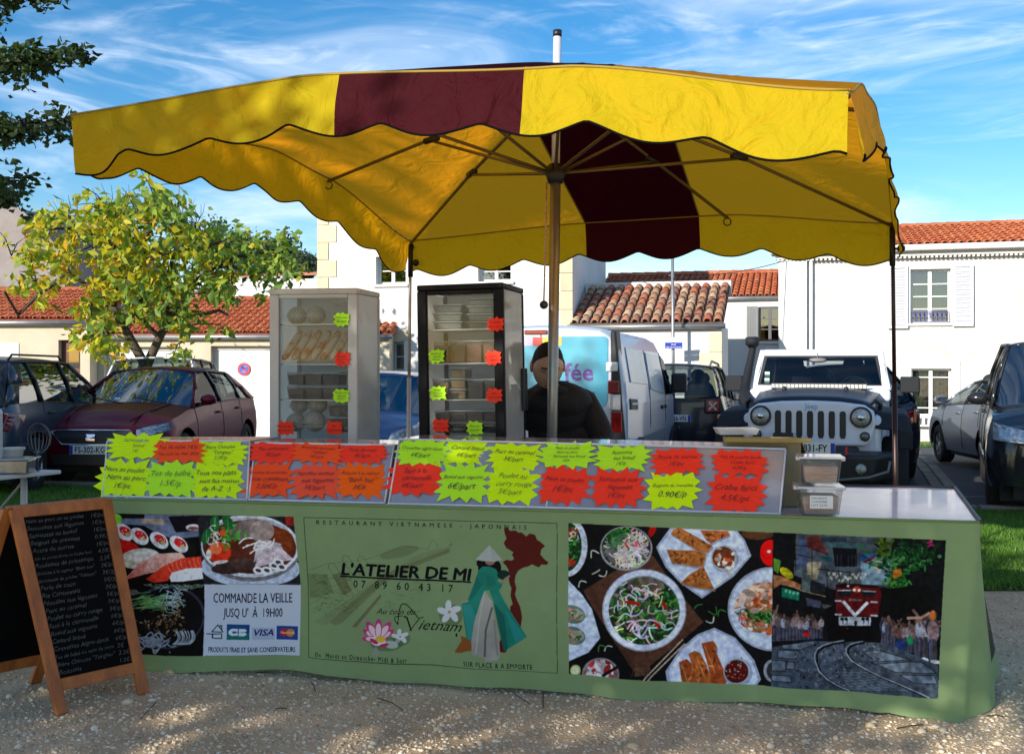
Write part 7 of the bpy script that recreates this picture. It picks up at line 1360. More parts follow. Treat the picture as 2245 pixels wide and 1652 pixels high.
# ---------------------------------------------------------------- chalkboard
WD = mat('orange stained wood', (.50, .15, .02), .5, col2=(.30, .08, .012), vscale=5, stretch=(3, 3, .6), bump=.25, bscale=40, coat=.2)
SL = mat('slate board', (.004, .004, .0045), .8, spec=.08, var=.3, vscale=4)
bl, br = at(122, 1568, 2200*1.6/778), at(325, 1518, 2200*1.6/728); bl.z = br.z = .0; eb = (br-bl); bw_ = eb.length; ebn = eb.normalized(); bn_ = Vector((-ebn.y, ebn.x, 0))
if bn_.y < 0: bn_ = -bn_
tl = hit(20, 1118, bl+bn_*.30, Vector((bn_.x, bn_.y, 0))); tr_ = hit(243, 1096, br+bn_*.30, bn_)
cbd = thing('chalkboard', 'A-frame chalkboard menu in an orange wooden frame standing on the gravel', 'chalkboard', (bl+br)/2); bpy.context.view_layer.update(); ci = cbd.matrix_world.inverted()
def CBO(o): o.matrix_parent_inverse = ci; return o
def plank(A_, B_, wd, th, nrm, name='frame_bar', m=WD):
    d = (B_-A_).normalized(); s_ = d.cross(nrm).normalized(); q = MB(); q.hexa([A_-s_*wd/2-nrm*th/2, A_+s_*wd/2-nrm*th/2, A_+s_*wd/2+nrm*th/2, A_-s_*wd/2+nrm*th/2], [B_-s_*wd/2-nrm*th/2, B_+s_*wd/2-nrm*th/2, B_+s_*wd/2+nrm*th/2, B_-s_*wd/2+nrm*th/2]); return CBO(q.build(name, m, cbd, bevel=.004, recalc=True))
def leaf(A_, B_, C_, D_, front, cols=1):   # bl, br, tr, tl
    nr = (B_-A_).cross(D_-A_).normalized()
    if nr.y > 0: nr = -nr
    iw = (B_-A_).normalized()*.025; plank(A_+iw, D_+iw, .052, .032, nr); plank(B_-iw, C_-iw, .052, .032, nr)
    def L_(s_, t_): return (A_.lerp(B_, s_)).lerp(D_.lerp(C_, s_), t_)
    plank(L_(.04, .985), L_(.96, .985), .055, .028, nr); plank(L_(.08, .135), L_(.92, .135), .055, .024, nr)
    q = MB(); f4 = [L_(.09, .15), L_(.91, .15), L_(.93, .965), L_(.07, .965)]; q.hexa([p+nr*.004 for p in f4], [p-nr*.004 for p in f4]); CBO(q.build('slate', SL, cbd, recalc=True)); return L_, nr
Lf, nr = leaf(bl, br, tr_, tl, True)
bl2, br2 = bl+bn_*.55-ebn*.30, br+bn_*.55-ebn*.30; tl2, tr2 = tl+bn_*.035-ebn*.02, tr_+bn_*.035-ebn*.02; leaf(bl2, br2, tr2, tl2, False)
CH = mat('chalk', (.11, .11, .10), .9, var=.4, vscale=30); q = MB()
MENU = [('Nem au porc ou au poulet', '1€/pc'), ('Samoussa aux légumes', '1€/pc'), ('Samoussa au boeuf', '1€/pc'), ('Beignet de crevette', '0.9€/p'), ('Accra de morue', '1€/pc'), ('Aile de poulet farcie ou Crabe farci', '4.5€/p'), ('Rouleaux de printemps', '2.5€'), ('Brioche à la vapeur "Banh bao"', '3€/pc'), ('Brochette de poulet "Yakitori"', '3€/2pcs'), ('Perle de coco', '5€/3pcs'), ('Riz Cantonnais', '3€/part'), ('Nouilles aux légumes', '5€/part'), ('Porc au caramel', '5€/part'), ('Poulet au curry rouge', '5€/part'), ('Saté à la citronnelle', '6€/part'), ('Boeuf aux oignons', '6€/part'), ('Canard laqué', '6€/part'), ('Crevettes Aigre-doux', '6€/part'), ('Tes de bébé ou noix de coco', '2€'), ('Bière Chinoise "Tsingtao"', '2.2€/pc'), ('Boissons', '1.5€/pc')]
for i, (a, b) in enumerate(MENU):
    tt = .925-i*.0372; P_ = Lf(.12, tt); ex_ = (Lf(.9, tt)-P_).normalized(); ey_ = (Lf(.12, tt+.1)-P_).normalized(); wd = glyphs(a, 0, .3)[0][:, 0].max(); s_ = min(.029, .27/wd); lettering(q, a, P_+nr*.0055, ex_, ey_, s_, None, 0, .3, hand=.05); lettering(q, b, Lf(.76, tt-.005)+nr*.0055, ex_, ey_, .028, None, 0, .3, hand=.05)
CBO(q.build('handwriting', CH, cbd)); q = MB()
for i, tx in enumerate(('CB', 'à partir', 'de 5€')): lettering(q, tx, Lf(.66, .50-i*.055)+nr*.0058, ex_, ey_, .05, None, 0, .2, hand=.03)
# ---------------------------------------------------------------- side table with steel pan at left
T0 = at(100, 1038, 7.0); tz_ = T0.z-.0; sdt = thing('side_table', 'white folding table with a steel leg at the left edge', 'table', (T0.x-.45, T0.y+.1, gz(0, 7))); bpy.context.view_layer.update(); si = sdt.matrix_world.inverted()
q = MB(); q.hexa([(T0.x-1.2, T0.y-.22, tz_-.03), (T0.x-.30, T0.y-.22, tz_-.03), (T0.x, T0.y+.25, tz_-.03), (T0.x-1.2, T0.y+.45, tz_-.03)], [(T0.x-1.2, T0.y-.22, tz_), (T0.x-.30, T0.y-.22, tz_), (T0.x, T0.y+.25, tz_), (T0.x-1.2, T0.y+.45, tz_)]); o = q.build('top', mat('white plastic', (.68, .7, .72), .35), sdt, bevel=.008); o.matrix_parent_inverse = si
for x, y in ((-.20, .1), (-1.05, -.1), (-1.0, .35)): o = MB().tube([(T0.x+x, T0.y+y, 0), (T0.x+x, T0.y+y, tz_-.03)], .022, 10).build('leg', mat('pale leg', (.5, .52, .53), .35, .3), sdt, smooth=True); o.matrix_parent_inverse = si
o = MB().tube([(T0.x-.2, T0.y+.1, tz_-.06), (T0.x-.5, T0.y+.1, tz_-.42)], .01, 6).build('brace', GUT, sdt); o.matrix_parent_inverse = si
pn = thing('steel_pan', 'rectangular stainless steel pan on the white side table', 'pan', (T0.x-.21, T0.y+.03, tz_+.001), R(8)); q = MB(); O_ = [(-.13, -.09), (.10, -.09), (.10, .09), (-.13, .09)]; k2 = 1.14
q.hexa([(x*.92, y*.92, 0) for x, y in O_], [(x, y, .10) for x, y in O_]); q.build('pan', mat('brushed steel', (.45, .45, .42), .3, .9, var=.4, vscale=6), pn, bevel=.012); MB().hexa([(x*1.22, y*1.22, .10) for x, y in O_], [(x*1.22, y*1.22, .108) for x, y in O_]).build('rim', STEEL, pn, bevel=.003)
jg = thing('white_canister', 'tall white plastic canister cut off by the left edge', 'canister', (T0.x-.43, T0.y-.02, tz_+.001)); MB().box(-.18, .105, -.1, .1, 0, .46).build('canister', mat('milky plastic', (.62, .66, .68), .35), jg, bevel=.04, seg=4)
sc = thing('serving_tub', 'small cream tub behind the white canister', 'tub', (T0.x-.32, T0.y+.18, tz_+.001)); MB().lathe([(.05, 0), (.075, .15), (.085, .15), (.085, .165), (.0, .165)], 20).build('tub', mat('cream plastic', (.6, .58, .5), .4), sc)
fn_ = thing('wire_whisk', 'dark round wire whisk standing behind the steel pan', 'whisk', (T0.x-.15, T0.y+.2, tz_+.10)); q = MB()
for k in range(10): a = PI*k/10; q.tube([(.09*math.sin(t_*PI/8)*math.cos(a), .09*math.sin(t_*PI/8)*math.sin(a), .02+.11*(1-math.cos(t_*PI/8))) for t_ in range(9)], .004, 4)
q.tube([(0, 0, -.1), (0, 0, .03)], .012, 8); q.build('whisk', mat('dark steel', (.12, .12, .14), .3, .8), fn_, smooth=True)
# ---------------------------------------------------------------- the vendor
def skin(name, verts, edges, radii, m, parent, sub=2, root=0):
    me = bpy.data.meshes.new(name); me.from_pydata(verts, edges, []); me.materials.append(m); o = bpy.data.objects.new(name, me); C.objects.link(o); o.parent = parent
    md = o.modifiers.new('skin', 'SKIN'); md.use_smooth_shade = True; sv = me.skin_vertices[0].data
    for i, r in enumerate(radii): sv[i].radius = (r, r) if isinstance(r, (int, float)) else r
    sv[root].use_root = True; s2 = o.modifiers.new('sub', 'SUBSURF'); s2.levels = s2.render_levels = sub; return o
SKIN = mat('skin', (.66, .36, .23), .38, spec=.5, var=.2, vscale=14, bump=.1, bscale=90); JKT = mat('black jacket', (.006, .006, .007), .75, bump=.5, bscale=9, bdist=.03, sheen=.05); HAIR = mat('black hair', (.006, .005, .005), .55, bump=.8, bscale=120); TRS = mat('dark trousers', (.01, .012, .018), .85)
per = thing('person', 'man in a black jacket bending over the table behind the parasol pole, one white earbud', 'person', (.33, 6.93, 0)); per.scale = (1.12, 1.12, 1.12)
J = dict(pel=(0, .02, .86), sp1=(0, -.06, .97), sp2=(-.01, -.18, 1.08), ch=(-.03, -.26, 1.16), nk=(-.06, -.33, 1.24), hd=(-.08, -.38, 1.31), ls=(-.28, -.24, 1.15), rs=(.16, -.24, 1.16), le=(-.37, -.40, 1.0), re=(.245, -.36, .97), lw=(-.28, -.58, .88), rw=(.16, -.58, .88), lh=(.0, 0, 0), lk=(-.10, -.04, .50), rk=(.10, -.02, .50), lhp=(-.09, .02, .86), rhp=(.09, .02, .86), la=(-.11, .06, .08), ra=(.11, .06, .08))
# body: one continuous skin surface from pelvis to hands and feet
ks = ['pel', 'sp1', 'sp2', 'ch', 'nk', 'hd', 'ls', 'le', 'lw', 'rs', 're', 'rw', 'lhp', 'lk', 'la', 'rhp', 'rk', 'ra']; ix = {k: i for i, k in enumerate(ks)}
ed = [('pel', 'sp1'), ('sp1', 'sp2'), ('sp2', 'ch'), ('ch', 'nk'), ('nk', 'hd'), ('ch', 'ls'), ('ls', 'le'), ('le', 'lw'), ('ch', 'rs'), ('rs', 're'), ('re', 'rw'), ('pel', 'lhp'), ('lhp', 'lk'), ('lk', 'la'), ('pel', 'rhp'), ('rhp', 'rk'), ('rk', 'ra')]
rad = dict(pel=.12, sp1=.10, sp2=.10, ch=.09, nk=.058, hd=.055, ls=.06, le=.045, lw=.028, rs=.06, re=.045, rw=.028, lhp=.085, lk=.058, la=.04, rhp=.085, rk=.058, ra=.04)
verts = [J[k] for k in ks]; edges = [(ix[a], ix[b]) for a, b in ed]; rr_ = [rad[k] for k in ks]
for w_, sx in (('lw', 1), ('rw', -1)):
    W_ = Vector(J[w_]); pm = W_+Vector((sx*.02, -.07, -.02)); i0 = len(verts); verts.append(tuple(pm)); rr_.append(.026); edges.append((ix[w_], i0))
    for f in range(5):
        if f < 4: b_ = pm+Vector((-.028+.019*f, -.03, 0)); l_ = (.065, .075, .07, .055)[f]; p1 = b_+Vector((0, -l_*.5, -.005)); p2 = b_+Vector((0, -l_*.85, -.03))
        else: b_ = W_+Vector((sx*.035, -.05, 0)); p1 = b_+Vector((sx*.02, -.03, -.005)); p2 = p1+Vector((sx*.0, -.025, -.01))
        n0 = len(verts); verts += [tuple(b_), tuple(p1), tuple(p2)]; rr_ += [.010, .009, .008]; edges += [(i0, n0), (n0, n0+1), (n0+1, n0+2)]
bodyo = skin('body', verts, edges, rr_, SKIN, per)
jk = ['pel', 'sp1', 'sp2', 'ch', 'nk', 'ls', 'le', 'lw', 'rs', 're', 'rw']; ji = {k: i for i, k in enumerate(jk)}; grow = dict(pel=.19, sp1=.185, sp2=.19, ch=.185, nk=.10, ls=.10, le=.068, lw=.045, rs=.10, re=.068, rw=.045)
jv = [Vector(J[k]) for k in jk]; jv[ji['pel']] = Vector((0, .02, .86)); skin('jacket', [tuple(v) for v in jv], [(ji[a], ji[b]) for a, b in ed if a in ji and b in ji], [grow[k] for k in jk], JKT, per)
q = MB(); q.tube([(J['nk'][0]+.0+.085*math.cos(a_*PI/8), J['nk'][1]+.085*math.sin(a_*PI/8), J['nk'][2]+.00-.02*math.sin(a_*PI/8)) for a_ in range(17)], .026, 8); q.build('collar', JKT, per, smooth=True)
q = MB(); q.ball((-.03, -.27, 1.19), (.215, .155, .12), 20, 12, lambda d: 1+.03*math.sin(d.x*9+d.z*7)); q.build('jacket_yoke', JKT, per, smooth=True)
tk = ['pel', 'lhp', 'lk', 'la', 'rhp', 'rk', 'ra']; ti = {k: i for i, k in enumerate(tk)}; skin('trousers', [J[k] for k in tk], [(ti[a], ti[b]) for a, b in ed if a in ti and b in ti], [.15, .105, .08, .065, .105, .08, .065], TRS, per, 1)
for s_ in (-1, 1): MB().ball((s_*.11, .0, .045), (.05, .13, .05), 12, 8).build('shoe', BLACK, per, smooth=True)
# head: displaced ball, face towards the viewer and tipped down
def headf(x, y, z):   # unit sphere direction (x right, y back, z up) -> local head point, face at -y
    r = Vector((x*.078, y*.098, z*.118))
    if y < 0:
        f = -y
        if z < -.1: r.x *= 1-.28*min(1, (-z-.1))*f; r.y *= 1+.03
        r.y -= .022*math.exp(-((x/.16)**2+((z+.12)/.20)**2))*1.0     # nose
        r.y += .010*math.exp(-(((abs(x)-.36)/.17)**2+((z-.10)/.12)**2))  # eye sockets
        r.y -= .007*math.exp(-((x/.6)**2+((z-.26)/.09)**2))            # brow
        r.y -= .006*math.exp(-((x/.22)**2+((z+.52)/.07)**2)); r.y += .004*math.exp(-((x/.3)**2+((z+.60)/.03)**2))
        r.y -= .010*math.exp(-((x/.25)**2+((z+.82)/.14)**2))
    return r
Hc = Vector((-.088, -.40, 1.395)); HM = Matrix.Translation(Hc) @ Matrix.Rotation(R(6), 4, 'Z') @ Matrix.Rotation(R(26), 4, 'X') @ Matrix.Scale(1.14, 4)
q = MB(); NU, NV = 40, 28; vs = []
for j in range(NV+1):
    for i in range(NU): th, ph = PI*j/NV, 2*PI*i/NU; vs.append(HM @ headf(math.sin(th)*math.cos(ph), math.sin(th)*math.sin(ph), math.cos(th)))
q.add(vs, [(j*NU+i, (j+1)*NU+i, (j+1)*NU+(i+1) % NU, j*NU+(i+1) % NU) for j in range(NV) for i in range(NU)]); ho = q.build('head', SKIN, per, smooth=True, recalc=True)
for s_ in (-1, 1):
    q = MB(); q.ball((0, 0, 0), (.010, .019, .032), 12, 8); q.tube([(0, .018*math.cos(a_)*1.0, .030*math.sin(a_)) for a_ in [k*PI/6-PI/2 for k in range(8)]], .006, 6); M2 = HM @ Matrix.Translation((s_*.080, .012, -.005)) @ Matrix.Rotation(s_*R(20), 4, 'Z'); q.v = [tuple(M2 @ Vector(p)) for p in q.v]; q.build('ear', SKIN, per, smooth=True)
    q = MB(); q.ball((0, 0, 0), (.012, .012, .012), 12, 8); M2 = HM @ Matrix.Translation((s_*.030, -.078, .012)); q.v = [tuple(M2 @ Vector(p)) for p in q.v]; q.build('eye', mat('eye', (.25, .22, .2), .2), per, smooth=True)
    q = MB(); q.tube([HM @ Vector((s_*(.014+.03*k/4), -.094-.004*math.sin(PI*k/4)+.003*k, .030+.004*math.sin(PI*k/4))) for k in range(5)], .0042, 6); q.build('eyebrow', HAIR, per, smooth=True)
q = MB(); q.tube([HM @ Vector((-.022+.044*k/4, -.094-.004*math.sin(PI*k/4), -.062)) for k in range(5)], .0038, 6); q.build('mouth', mat('lips', (.22, .07, .05), .5), per, smooth=True)
q = MB(); vs = []
for j in range(15):
    for i in range(NU):
        ph = 2*PI*i/NU; fr_ = max(0, -math.sin(ph)); th = (j/14)*(PI*(.58-.33*fr_**.55)); p = headf(math.sin(th)*math.cos(ph), math.sin(th)*math.sin(ph), math.cos(th)); k_ = 1+(.075+.02*math.sin(i*2.7+j*1.3))*(1-(j/14)**6); vs.append(HM @ Vector((p.x*k_, p.y*k_+.002, p.z*k_)))
q.add(vs, [(j*NU+i, (j+1)*NU+i, (j+1)*NU+(i+1) % NU, j*NU+(i+1) % NU) for j in range(14) for i in range(NU)]); q.build('hair', HAIR, per, smooth=True)
q = MB(); M2 = HM @ Matrix.Translation((.092, -.006, -.018)); q.ball((0, 0, 0), (.008, .009, .009), 8, 6); q.tube([(0, 0, 0), (.004, -.006, -.03)], .0045, 6); q.v = [tuple(M2 @ Vector(p)) for p in q.v]; q.build('earbud', WHT, per, smooth=True)

# ---------------------------------------------------------------- vegetation
def leafmesh(name, pts, size, m, parent=None, kind=None, droop=.3, seed=0, long=1.6, dirs=None):
    """one bent leaf (two quads) per point"""
    g = np.random.default_rng(seed); n = len(pts); P = np.asarray(pts, float); sz = size*g.uniform(.6, 1.3, (n, 1))
    d = g.normal(size=(n, 3)); d[:, 2] = d[:, 2]*.5-droop; d /= np.linalg.norm(d, axis=1, keepdims=True)
    s = np.cross(d, g.normal(size=(n, 3))); s /= np.linalg.norm(s, axis=1, keepdims=True); nn = np.cross(d, s)
    a = P; b = P+d*sz*.5*long+s*sz*.42+nn*sz*.12; c = P+d*sz*long-nn*sz*.15; e = P+d*sz*.5*long-s*sz*.42+nn*sz*.12
    V = np.stack([a, b, c, e], 1).reshape(-1, 3); i = np.arange(n)*4; F_ = np.concatenate([np.stack([i, i+1, i+2], 1), np.stack([i, i+2, i+3], 1)])
    return nmesh(name, V, F_, m, parent, False, kind)
def branches(root, dirs, L0, r0, depth, seed, spread=.6, up_=.1, ratio=.72, segs=4):
    rr = random.Random(seed); tubes = []; tips = []
    def go(p, d, L, r, k):
        pts = [p.copy()]; 
        for i in range(segs): d = (d+Vector((rr.gauss(0, .16), rr.gauss(0, .16), rr.gauss(0, .10)+up_*.3))).normalized(); p = p+d*L/segs; pts.append(p.copy()); 
        tubes.append((pts, r, r*ratio)); 
        if k <= 1: tips.extend(pts[1:])
        if k == 0: return
        for j in range(rr.choice((2, 3))):
            nd = (d+Vector((rr.gauss(0, spread), rr.gauss(0, spread), rr.gauss(0, spread*.6)+up_))).normalized(); go(pts[-1] if j < 2 else pts[segs//2+1], nd, L*rr.uniform(.65, .9), r*ratio, k-1)
    for d, L in dirs: go(Vector(root), Vector(d).normalized(), L, r0, depth)
    return tubes, tips
def woodmesh(tubes, name, m, parent): 
    q = MB()
    for pts, a, b in tubes: q.tube(pts, a, 6 if a > .03 else 4, r1=b)
    return q.build(name, m, parent, smooth=True)
BARK = mat('bark', (.10, .075, .05), .9, var=.5, vscale=12, bump=.8, bscale=20); BARKD = mat('dark bark', (.035, .03, .022), .9, var=.4, vscale=12, bump=.8, bscale=20)
LEAFY = mat('autumn leaves', (.3, .3, .05), .55, isl=[(.45, .52, .02), (.18, .32, .02), (.75, .58, .01), (.32, .46, .02), (.80, .38, .01), (.42, .52, .03), (.12, .22, .02), (.68, .55, .02), (.16, .28, .02)], trans=.5)
LEAFM = mat('green autumn leaves', (.2, .3, .05), .55, isl=[(.18, .32, .04), (.10, .20, .03), (.32, .44, .02), (.07, .14, .02), (.24, .38, .05), (.58, .46, .02)], trans=.45)
LEAFG = mat('green leaves', (.04, .08, .02), .55, isl=[(.03, .06, .015), (.055, .10, .022), (.018, .045, .010), (.075, .12, .03)], trans=.35)
LEAFD = mat('dark leaves', (.03, .06, .02), .6, isl=[(.035, .06, .02), (.02, .04, .015), (.05, .08, .03)], trans=.2)
# yellowing tree in the car park
YT = 18.5; base = at(322, 0, YT); base.z = gz(0, YT); yt = thing('yellowing_tree', 'yellow and green autumn tree with a forked trunk in the car park at left', 'tree', base)
Lp = lambda u, v, dy=0: at(u, v, YT+dy)-base
limbs = [[(322, 1010), (318, 800), (262, 700), (240, 660)], [(322, 1010), (322, 800), (352, 735), (372, 700)], [(262, 700), (215, 640), (150, 600), (95, 560)], [(250, 680), (255, 600), (250, 540), (235, 490)], [(255, 600), (300, 560), (330, 500), (345, 450)], [(372, 700), (420, 620), (460, 590), (520, 580)], [(372, 700), (360, 640), (380, 560), (400, 500)], [(250, 540), (180, 500), (120, 500), (50, 510)], [(460, 590), (530, 560), (590, 570), (640, 600)], [(150, 600), (90, 640), (40, 690), (10, 640)], [(300, 560), (380, 540), (450, 530), (540, 540)], [(345, 735), (300, 690), (320, 620), (370, 610)], [(372, 700), (440, 690), (480, 680), (500, 690)]]
tb = []; rr = random.Random(9)
for i, lm_ in enumerate(limbs):
    pts = [Lp(u, v, (rr.uniform(-1.2, 1.2) if i > 1 and j > 1 else 0)+(.15 if i == 1 else 0)) for j, (u, v) in enumerate(lm_)]; r0 = .11 if i < 2 else .05; tb.append((pts, r0, r0*.55 if i < 2 else .024))
woodmesh(tb, 'trunk', BARK, yt)
clus = [(95, 520, 34, 30, 150), (160, 480, 45, 30, 230), (240, 460, 50, 26, 230), (300, 470, 40, 28, 150), (345, 450, 34, 26, 170), (400, 500, 45, 34, 220), (460, 540, 50, 32, 260), (540, 555, 50, 34, 280), (600, 590, 34, 34, 170), (200, 540, 60, 36, 260), (130, 580, 50, 34, 210), (80, 620, 30, 34, 80), (350, 560, 60, 36, 260), (310, 610, 50, 30, 230), (390, 640, 50, 26, 200), (250, 620, 40, 34, 150), (200, 690, 34, 34, 170), (235, 735, 24, 36, 100), (335, 690, 40, 18, 70), (405, 715, 34, 20, 90), (460, 640, 40, 34, 110), (500, 610, 40, 36, 140), (290, 660, 40, 26, 120), (262, 785, 16, 20, 40), (25, 560, 22, 40, 26), (400, 750, 20, 20, 30), (240, 510, 40, 30, 130), (300, 530, 40, 34, 130)]
g = np.random.default_rng(5); pts = []; tw = []
for u, v, su, sv, n in clus:
    c = g.normal(size=(max(2, n//14), 2))*np.array([su, sv])*.8
    for k in range(int(n*1.3)):
        cc = c[k % len(c)]; uu = u+cc[0]+g.normal()*13; vv = v+cc[1]+g.normal()*10; p = Lp(uu, vv, g.normal()*1.1); pts.append(p)
    for k in range(5): cc = c[k % len(c)]; a = Lp(u, v, g.normal()*.5); b = Lp(u+cc[0]*1.2, v+cc[1]*1.2-8, g.normal()*.8); tw.append(([a, a.lerp(b, .5)+Vector((0, 0, .08)), b], .014, .006))
for k in range(46): u = g.uniform(120, 430); v = 500-40*math.sin((u-100)/340*PI); a = Lp(u, v+10, g.normal()*.4); b = Lp(u+g.normal()*22, v-g.uniform(25, 60), g.normal()*.4); tw.append(([a, a.lerp(b, .6)+Vector((.05, 0, 0)), b], .008, .003))
xg = [p.x+1.0+.9*math.sin(p.z*3)+random.gauss(0, .7) for p in pts]
leafmesh('foliage', [p for p, x_ in zip(pts, xg) if x_ < 1.5], .115, LEAFY, yt, droop=.75, seed=3, long=1.6); leafmesh('foliage', [p for p, x_ in zip(pts, xg) if x_ >= 1.5], .115, LEAFM, yt, droop=.75, seed=4, long=1.6); woodmesh(tw, 'twigs', BARKD, yt)
# distant trees behind the garages
for (u, v, w_, h_, Y, lab) in ((610, 560, 70, 70, 40, 'dark bushy tree rising behind the white building'), (665, 590, 45, 50, 38, 'small dark tree beside the tall white house'), (500, 545, 90, 60, 42, 'dark tree behind the yellowing tree crown')):
    b_ = at(u, 0, Y); b_.z = -.66; t = thing('distant_tree', lab, 'tree', b_); pts = []; g = np.random.default_rng(int(u)); cc = [(g.normal()*w_*.38, g.normal()*h_*.34, g.normal()) for _ in range(14)]
    for k in range(2600): c = cc[k % 14]; pts.append(at(u+c[0]+g.normal()*w_*.16, v+c[1]+g.normal()*h_*.16, Y+c[2]+g.normal()*.6)-b_)
    leafmesh('crown', pts, .12, LEAFD, t, seed=int(u)); top = at(u, v, Y)-b_; MB().tube([(0, 0, 0), top*.6, top], [.2, .12, .05], 8).build('trunk', BARKD, t, smooth=True)
# overhanging tree at the top left: trunk just outside the frame
OB = Vector((-6.6, 7.6, 0)); ot = thing('overhanging_tree', 'dark green leafy branches reaching in at the top left corner', 'tree', OB)
op = lambda u, v, Y: at(u, v, Y)-OB
tb = [([Vector((0, 0, 0)), Vector((.1, 0, 1.6)), Vector((.3, .0, 3.2)), Vector((.5, .1, 5.6))], .20, .08)]; pts = []; g = np.random.default_rng(11)
for (u0, v0, u1, v1, spr, n, Y) in ((-420, 500, 10, 425, 1.0, 330, 7.9), (-420, 420, 60, 390, .9, 300, 8.2), (-420, 330, 145, 265, .75, 560, 7.6), (-420, 250, 50, 280, .8, 330, 8.0), (-420, 190, 175, 110, .75, 600, 7.6), (-420, 160, 60, 130, .8, 360, 8.1), (-420, -40, 130, -22, .75, 520, 7.6), (-420, 20, 20, 20, .8, 330, 8.0), (-420, -120, 60, -60, 1, 300, 8.0), (-420, 460, 30, 400, 1, 260, 7.6)):
    A_ = op(u0, v0+40, Y); B_ = op(u1, v1, Y); mid = A_.lerp(B_, .5)+Vector((0, 0, .12)); tb.append(([A_, mid, B_], .03, .006)); S0 = Vector((.3, 0, 3.2+(300-v0)/500)); tb.append(([S0, A_], .06, .03))
    for k in range(n//9):
        f = g.uniform(.35, 1.03)**.7; c = A_.lerp(B_, min(f, 1)); o_ = Vector((g.normal()*.10, g.normal()*.14, g.normal()*.085*spr-.02))*(1.25-f*.5); tb.append(([c, c+o_*.6+Vector((.02, 0, .02)), c+o_], .006, .003))
        for j in range(11): q_ = c+o_*g.uniform(.3, 1.25)+Vector((g.normal()*.035, g.normal()*.05, g.normal()*.03)); pts.append(q_)
leafmesh('foliage', pts, .058, LEAFG, ot, droop=.15, seed=8, long=1.2); woodmesh(tb, 'trunk', BARKD, ot)
# big shade trees behind the viewer
SHL = mat('shade tree leaves', (.05, .09, .02), .6, isl=[(.04, .08, .015), (.07, .11, .02), (.03, .06, .01)], trans=.35)
def shade_tree(x, y, lab, seed, n, rx, ry, z0, z1, holes=()):
    t = thing('shade_tree', lab, 'tree', (x, y, 0), 0, 'shade trees in front of the stall'); g = np.random.default_rng(seed); pts = []
    cl = [np.array([g.uniform(-1, 1), g.uniform(-1, 1), g.uniform(0, 1)]) for _ in range(90)]; cl = [c for c in cl if c[0]**2+c[1]**2 < 1][:62]
    for c in cl: 
        k = n//len(cl); P = g.normal(size=(k, 3))*np.array([.55, .55, .30])+np.array([c[0]*rx, c[1]*ry, z0+(z1-z0)*c[2]]); pts.append(P)
    pts = np.concatenate(pts); leafmesh('crown', pts, .15, SHL, t, droop=.3, seed=seed)
    tb = [([Vector((0, 0, 0)), Vector((.05, 0, z0)), Vector((0, .1, (z0+z1)/2))], .24, .12)]
    for c in cl[::3]: a = Vector((0, 0, z0*.9)); b = Vector((c[0]*rx, c[1]*ry, z0+(z1-z0)*c[2])); tb.append(([a, a.lerp(b, .5)+Vector((0, 0, .3)), b], .07, .02))
    woodmesh(tb, 'trunk', BARK, t)
for a in SHADE: shade_tree(*a)
# grass blades
def grassf(n, poly_fn, m, name, h=.07, seed=1, label=None):
    g = np.random.default_rng(seed); P = poly_fn(g, n); n = len(P); ang = g.uniform(0, 2*PI, n); hh = h*g.uniform(.5, 1.3, n); w = .006*g.uniform(.7, 1.4, n)
    dx = np.cos(ang)*w; dy = np.sin(ang)*w; lean = g.normal(size=(n, 2))*.03
    A_ = P+np.stack([dx, dy, 0*dx], 1); B_ = P-np.stack([dx, dy, 0*dx], 1); T_ = P+np.stack([lean[:, 0], lean[:, 1], hh], 1); V = np.stack([A_, B_, T_], 1).reshape(-1, 3); i = np.arange(n)*3
    o = nmesh(name, V, np.stack([i, i+1, i+2], 1), m, None, False, 'stuff'); o['label'] = label; o['category'] = 'grass'; return o
GRS = mat('grass blade', (.10, .24, .02), .5, isl=[(.09, .22, .015), (.14, .30, .03), (.05, .14, .01), (.18, .32, .05)], trans=.35)
def gp1(g, n):
    x = np.where(g.random(n) < .62, g.uniform(2.2, 6.6, n), g.uniform(-8.5, -3.0, n)); f = g.random(n)
    y0 = 6.9+.02*x; y1 = edgeY(x); y = y0+(y1-y0)*f+g.normal(size=n)*.02; y = np.minimum(y, y1-.03); z = -.012*np.clip(y-8, 0, 8)+.010; return np.stack([x, y, z], 1)
grassf(150000, gp1, GRS, 'grass', .055, 2, 'short green grass of the lawn strip behind the stall')
def gp2(g, n):
    x = g.uniform(6, 16, n); y = 23.1+g.normal(size=n)*.22-.28*(x-9); return np.stack([x, y, -.096-.04*(y-16)+.02], 1)
VR = mat('verge soil', (.30, .24, .15), .95, var=.4, vscale=6, bump=.6, bscale=20); struct(terrain('verge', 5, 18, 0, 1, 20, 6, VR, .012, fn=lambda a, b: (5+13*a, 23.0-.287*(5+13*a-9)+b*3.2)))
grassf(5000, gp2, GRS, 'grass_tufts', .12, 4, 'rough grass tufts along the foot of the white house')
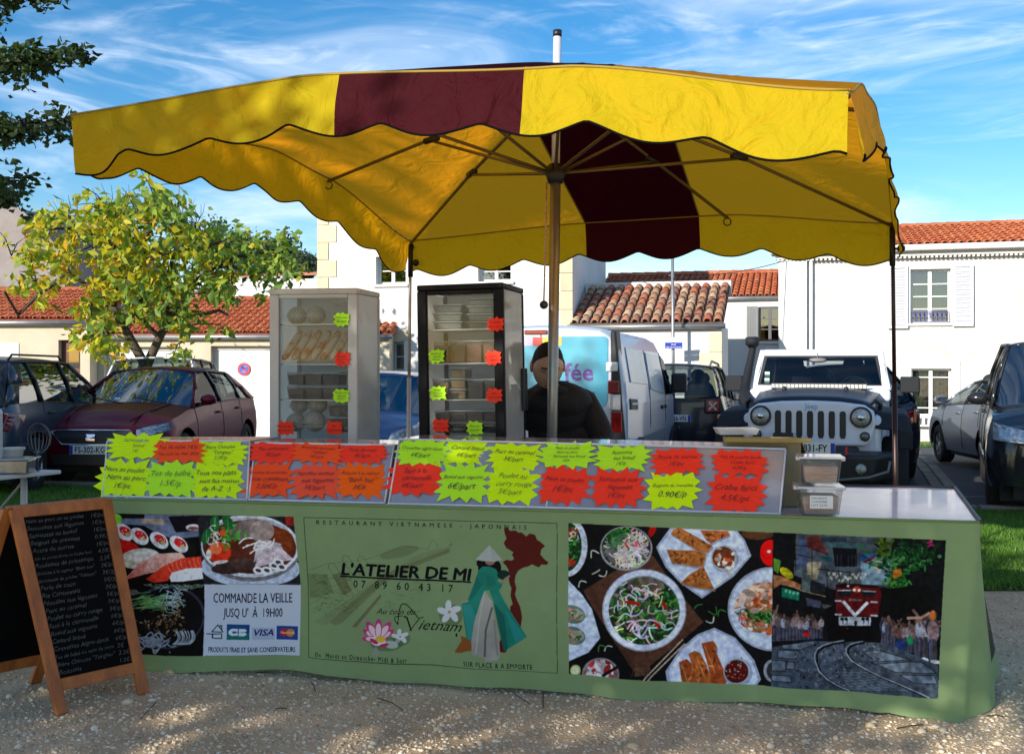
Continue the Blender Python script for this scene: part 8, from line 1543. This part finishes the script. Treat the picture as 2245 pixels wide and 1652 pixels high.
# ---------------------------------------------------------------- loose gravel, pebbles and twigs on the ground
ICO = bmesh.new(); bmesh.ops.create_icosphere(ICO, subdivisions=1, radius=1); iv = np.array([v.co[:] for v in ICO.verts]); it = np.array([[v.index for v in f.verts] for f in ICO.faces]); ICO.free()
def stones(name, n, xf_, smin, smax, m, seed, label):
    g = np.random.default_rng(seed); x, y = xf_(g, n); n = len(x); s = smin+(smax-smin)*g.random(n)**3.2
    sc_ = s[:, None]*np.stack([g.uniform(.7, 1.3, n), g.uniform(.7, 1.3, n), g.uniform(.4, .8, n)], 1); an = g.uniform(0, 2*PI, n); c_, s_ = np.cos(an), np.sin(an)
    B_ = iv[None]*(1+g.normal(size=(n, len(iv), 1))*.17)*sc_[:, None]; X = B_[..., 0]*c_[:, None]-B_[..., 1]*s_[:, None]+x[:, None]; Y = B_[..., 0]*s_[:, None]+B_[..., 1]*c_[:, None]+y[:, None]; Z = B_[..., 2]+(sc_[:, 2]*.35-.0015)[:, None]
    V = np.stack([X, Y, Z], -1).reshape(-1, 3); F_ = (it[None]+(np.arange(n)*len(iv))[:, None, None]).reshape(-1, 3); o = nmesh(name, V, F_, m, None, False, 'stuff'); o['label'] = label; o['category'] = 'gravel'; return o
STN = mat('gravel stones', (.4, .37, .3), .85, isl=[(.68, .52, .33), (.54, .42, .27), (.76, .64, .46), (.34, .26, .17), (.62, .49, .32), (.84, .75, .59), (.44, .34, .22)], bump=.3, bscale=90)
def front(g, n): y = 3.7+(g.random(n)**1.25)*3.2; x = (g.random(n)*2-1)*(y*.56); return x, y
stones('gravel', 60000, front, .003, .0115, STN, 1, 'fine pale gravel covering the ground in front of the stall')
stones('pebbles', 900, front, .009, .024, STN, 2, 'scattered larger pebbles on the gravel')
q = MB(); rr = random.Random(2)
for k in range(16):
    y = rr.uniform(4.1, 5.2); x = rr.uniform(-.5, .5)*y*1.02; a = rr.uniform(0, PI); L_ = rr.uniform(.05, .22); d = Vector((math.cos(a), math.sin(a), 0)); q.tube([Vector((x, y, .008)), Vector((x, y, .014))+d*L_*.5+Vector((rr.uniform(-.01, .01), rr.uniform(-.01, .01), 0)), Vector((x, y, .008))+d*L_], .0025, 4)
o = q.build('fallen_twigs', BARKD); tag(stuff(o), 'thin dark fallen twigs scattered over the gravel', 'twigs')
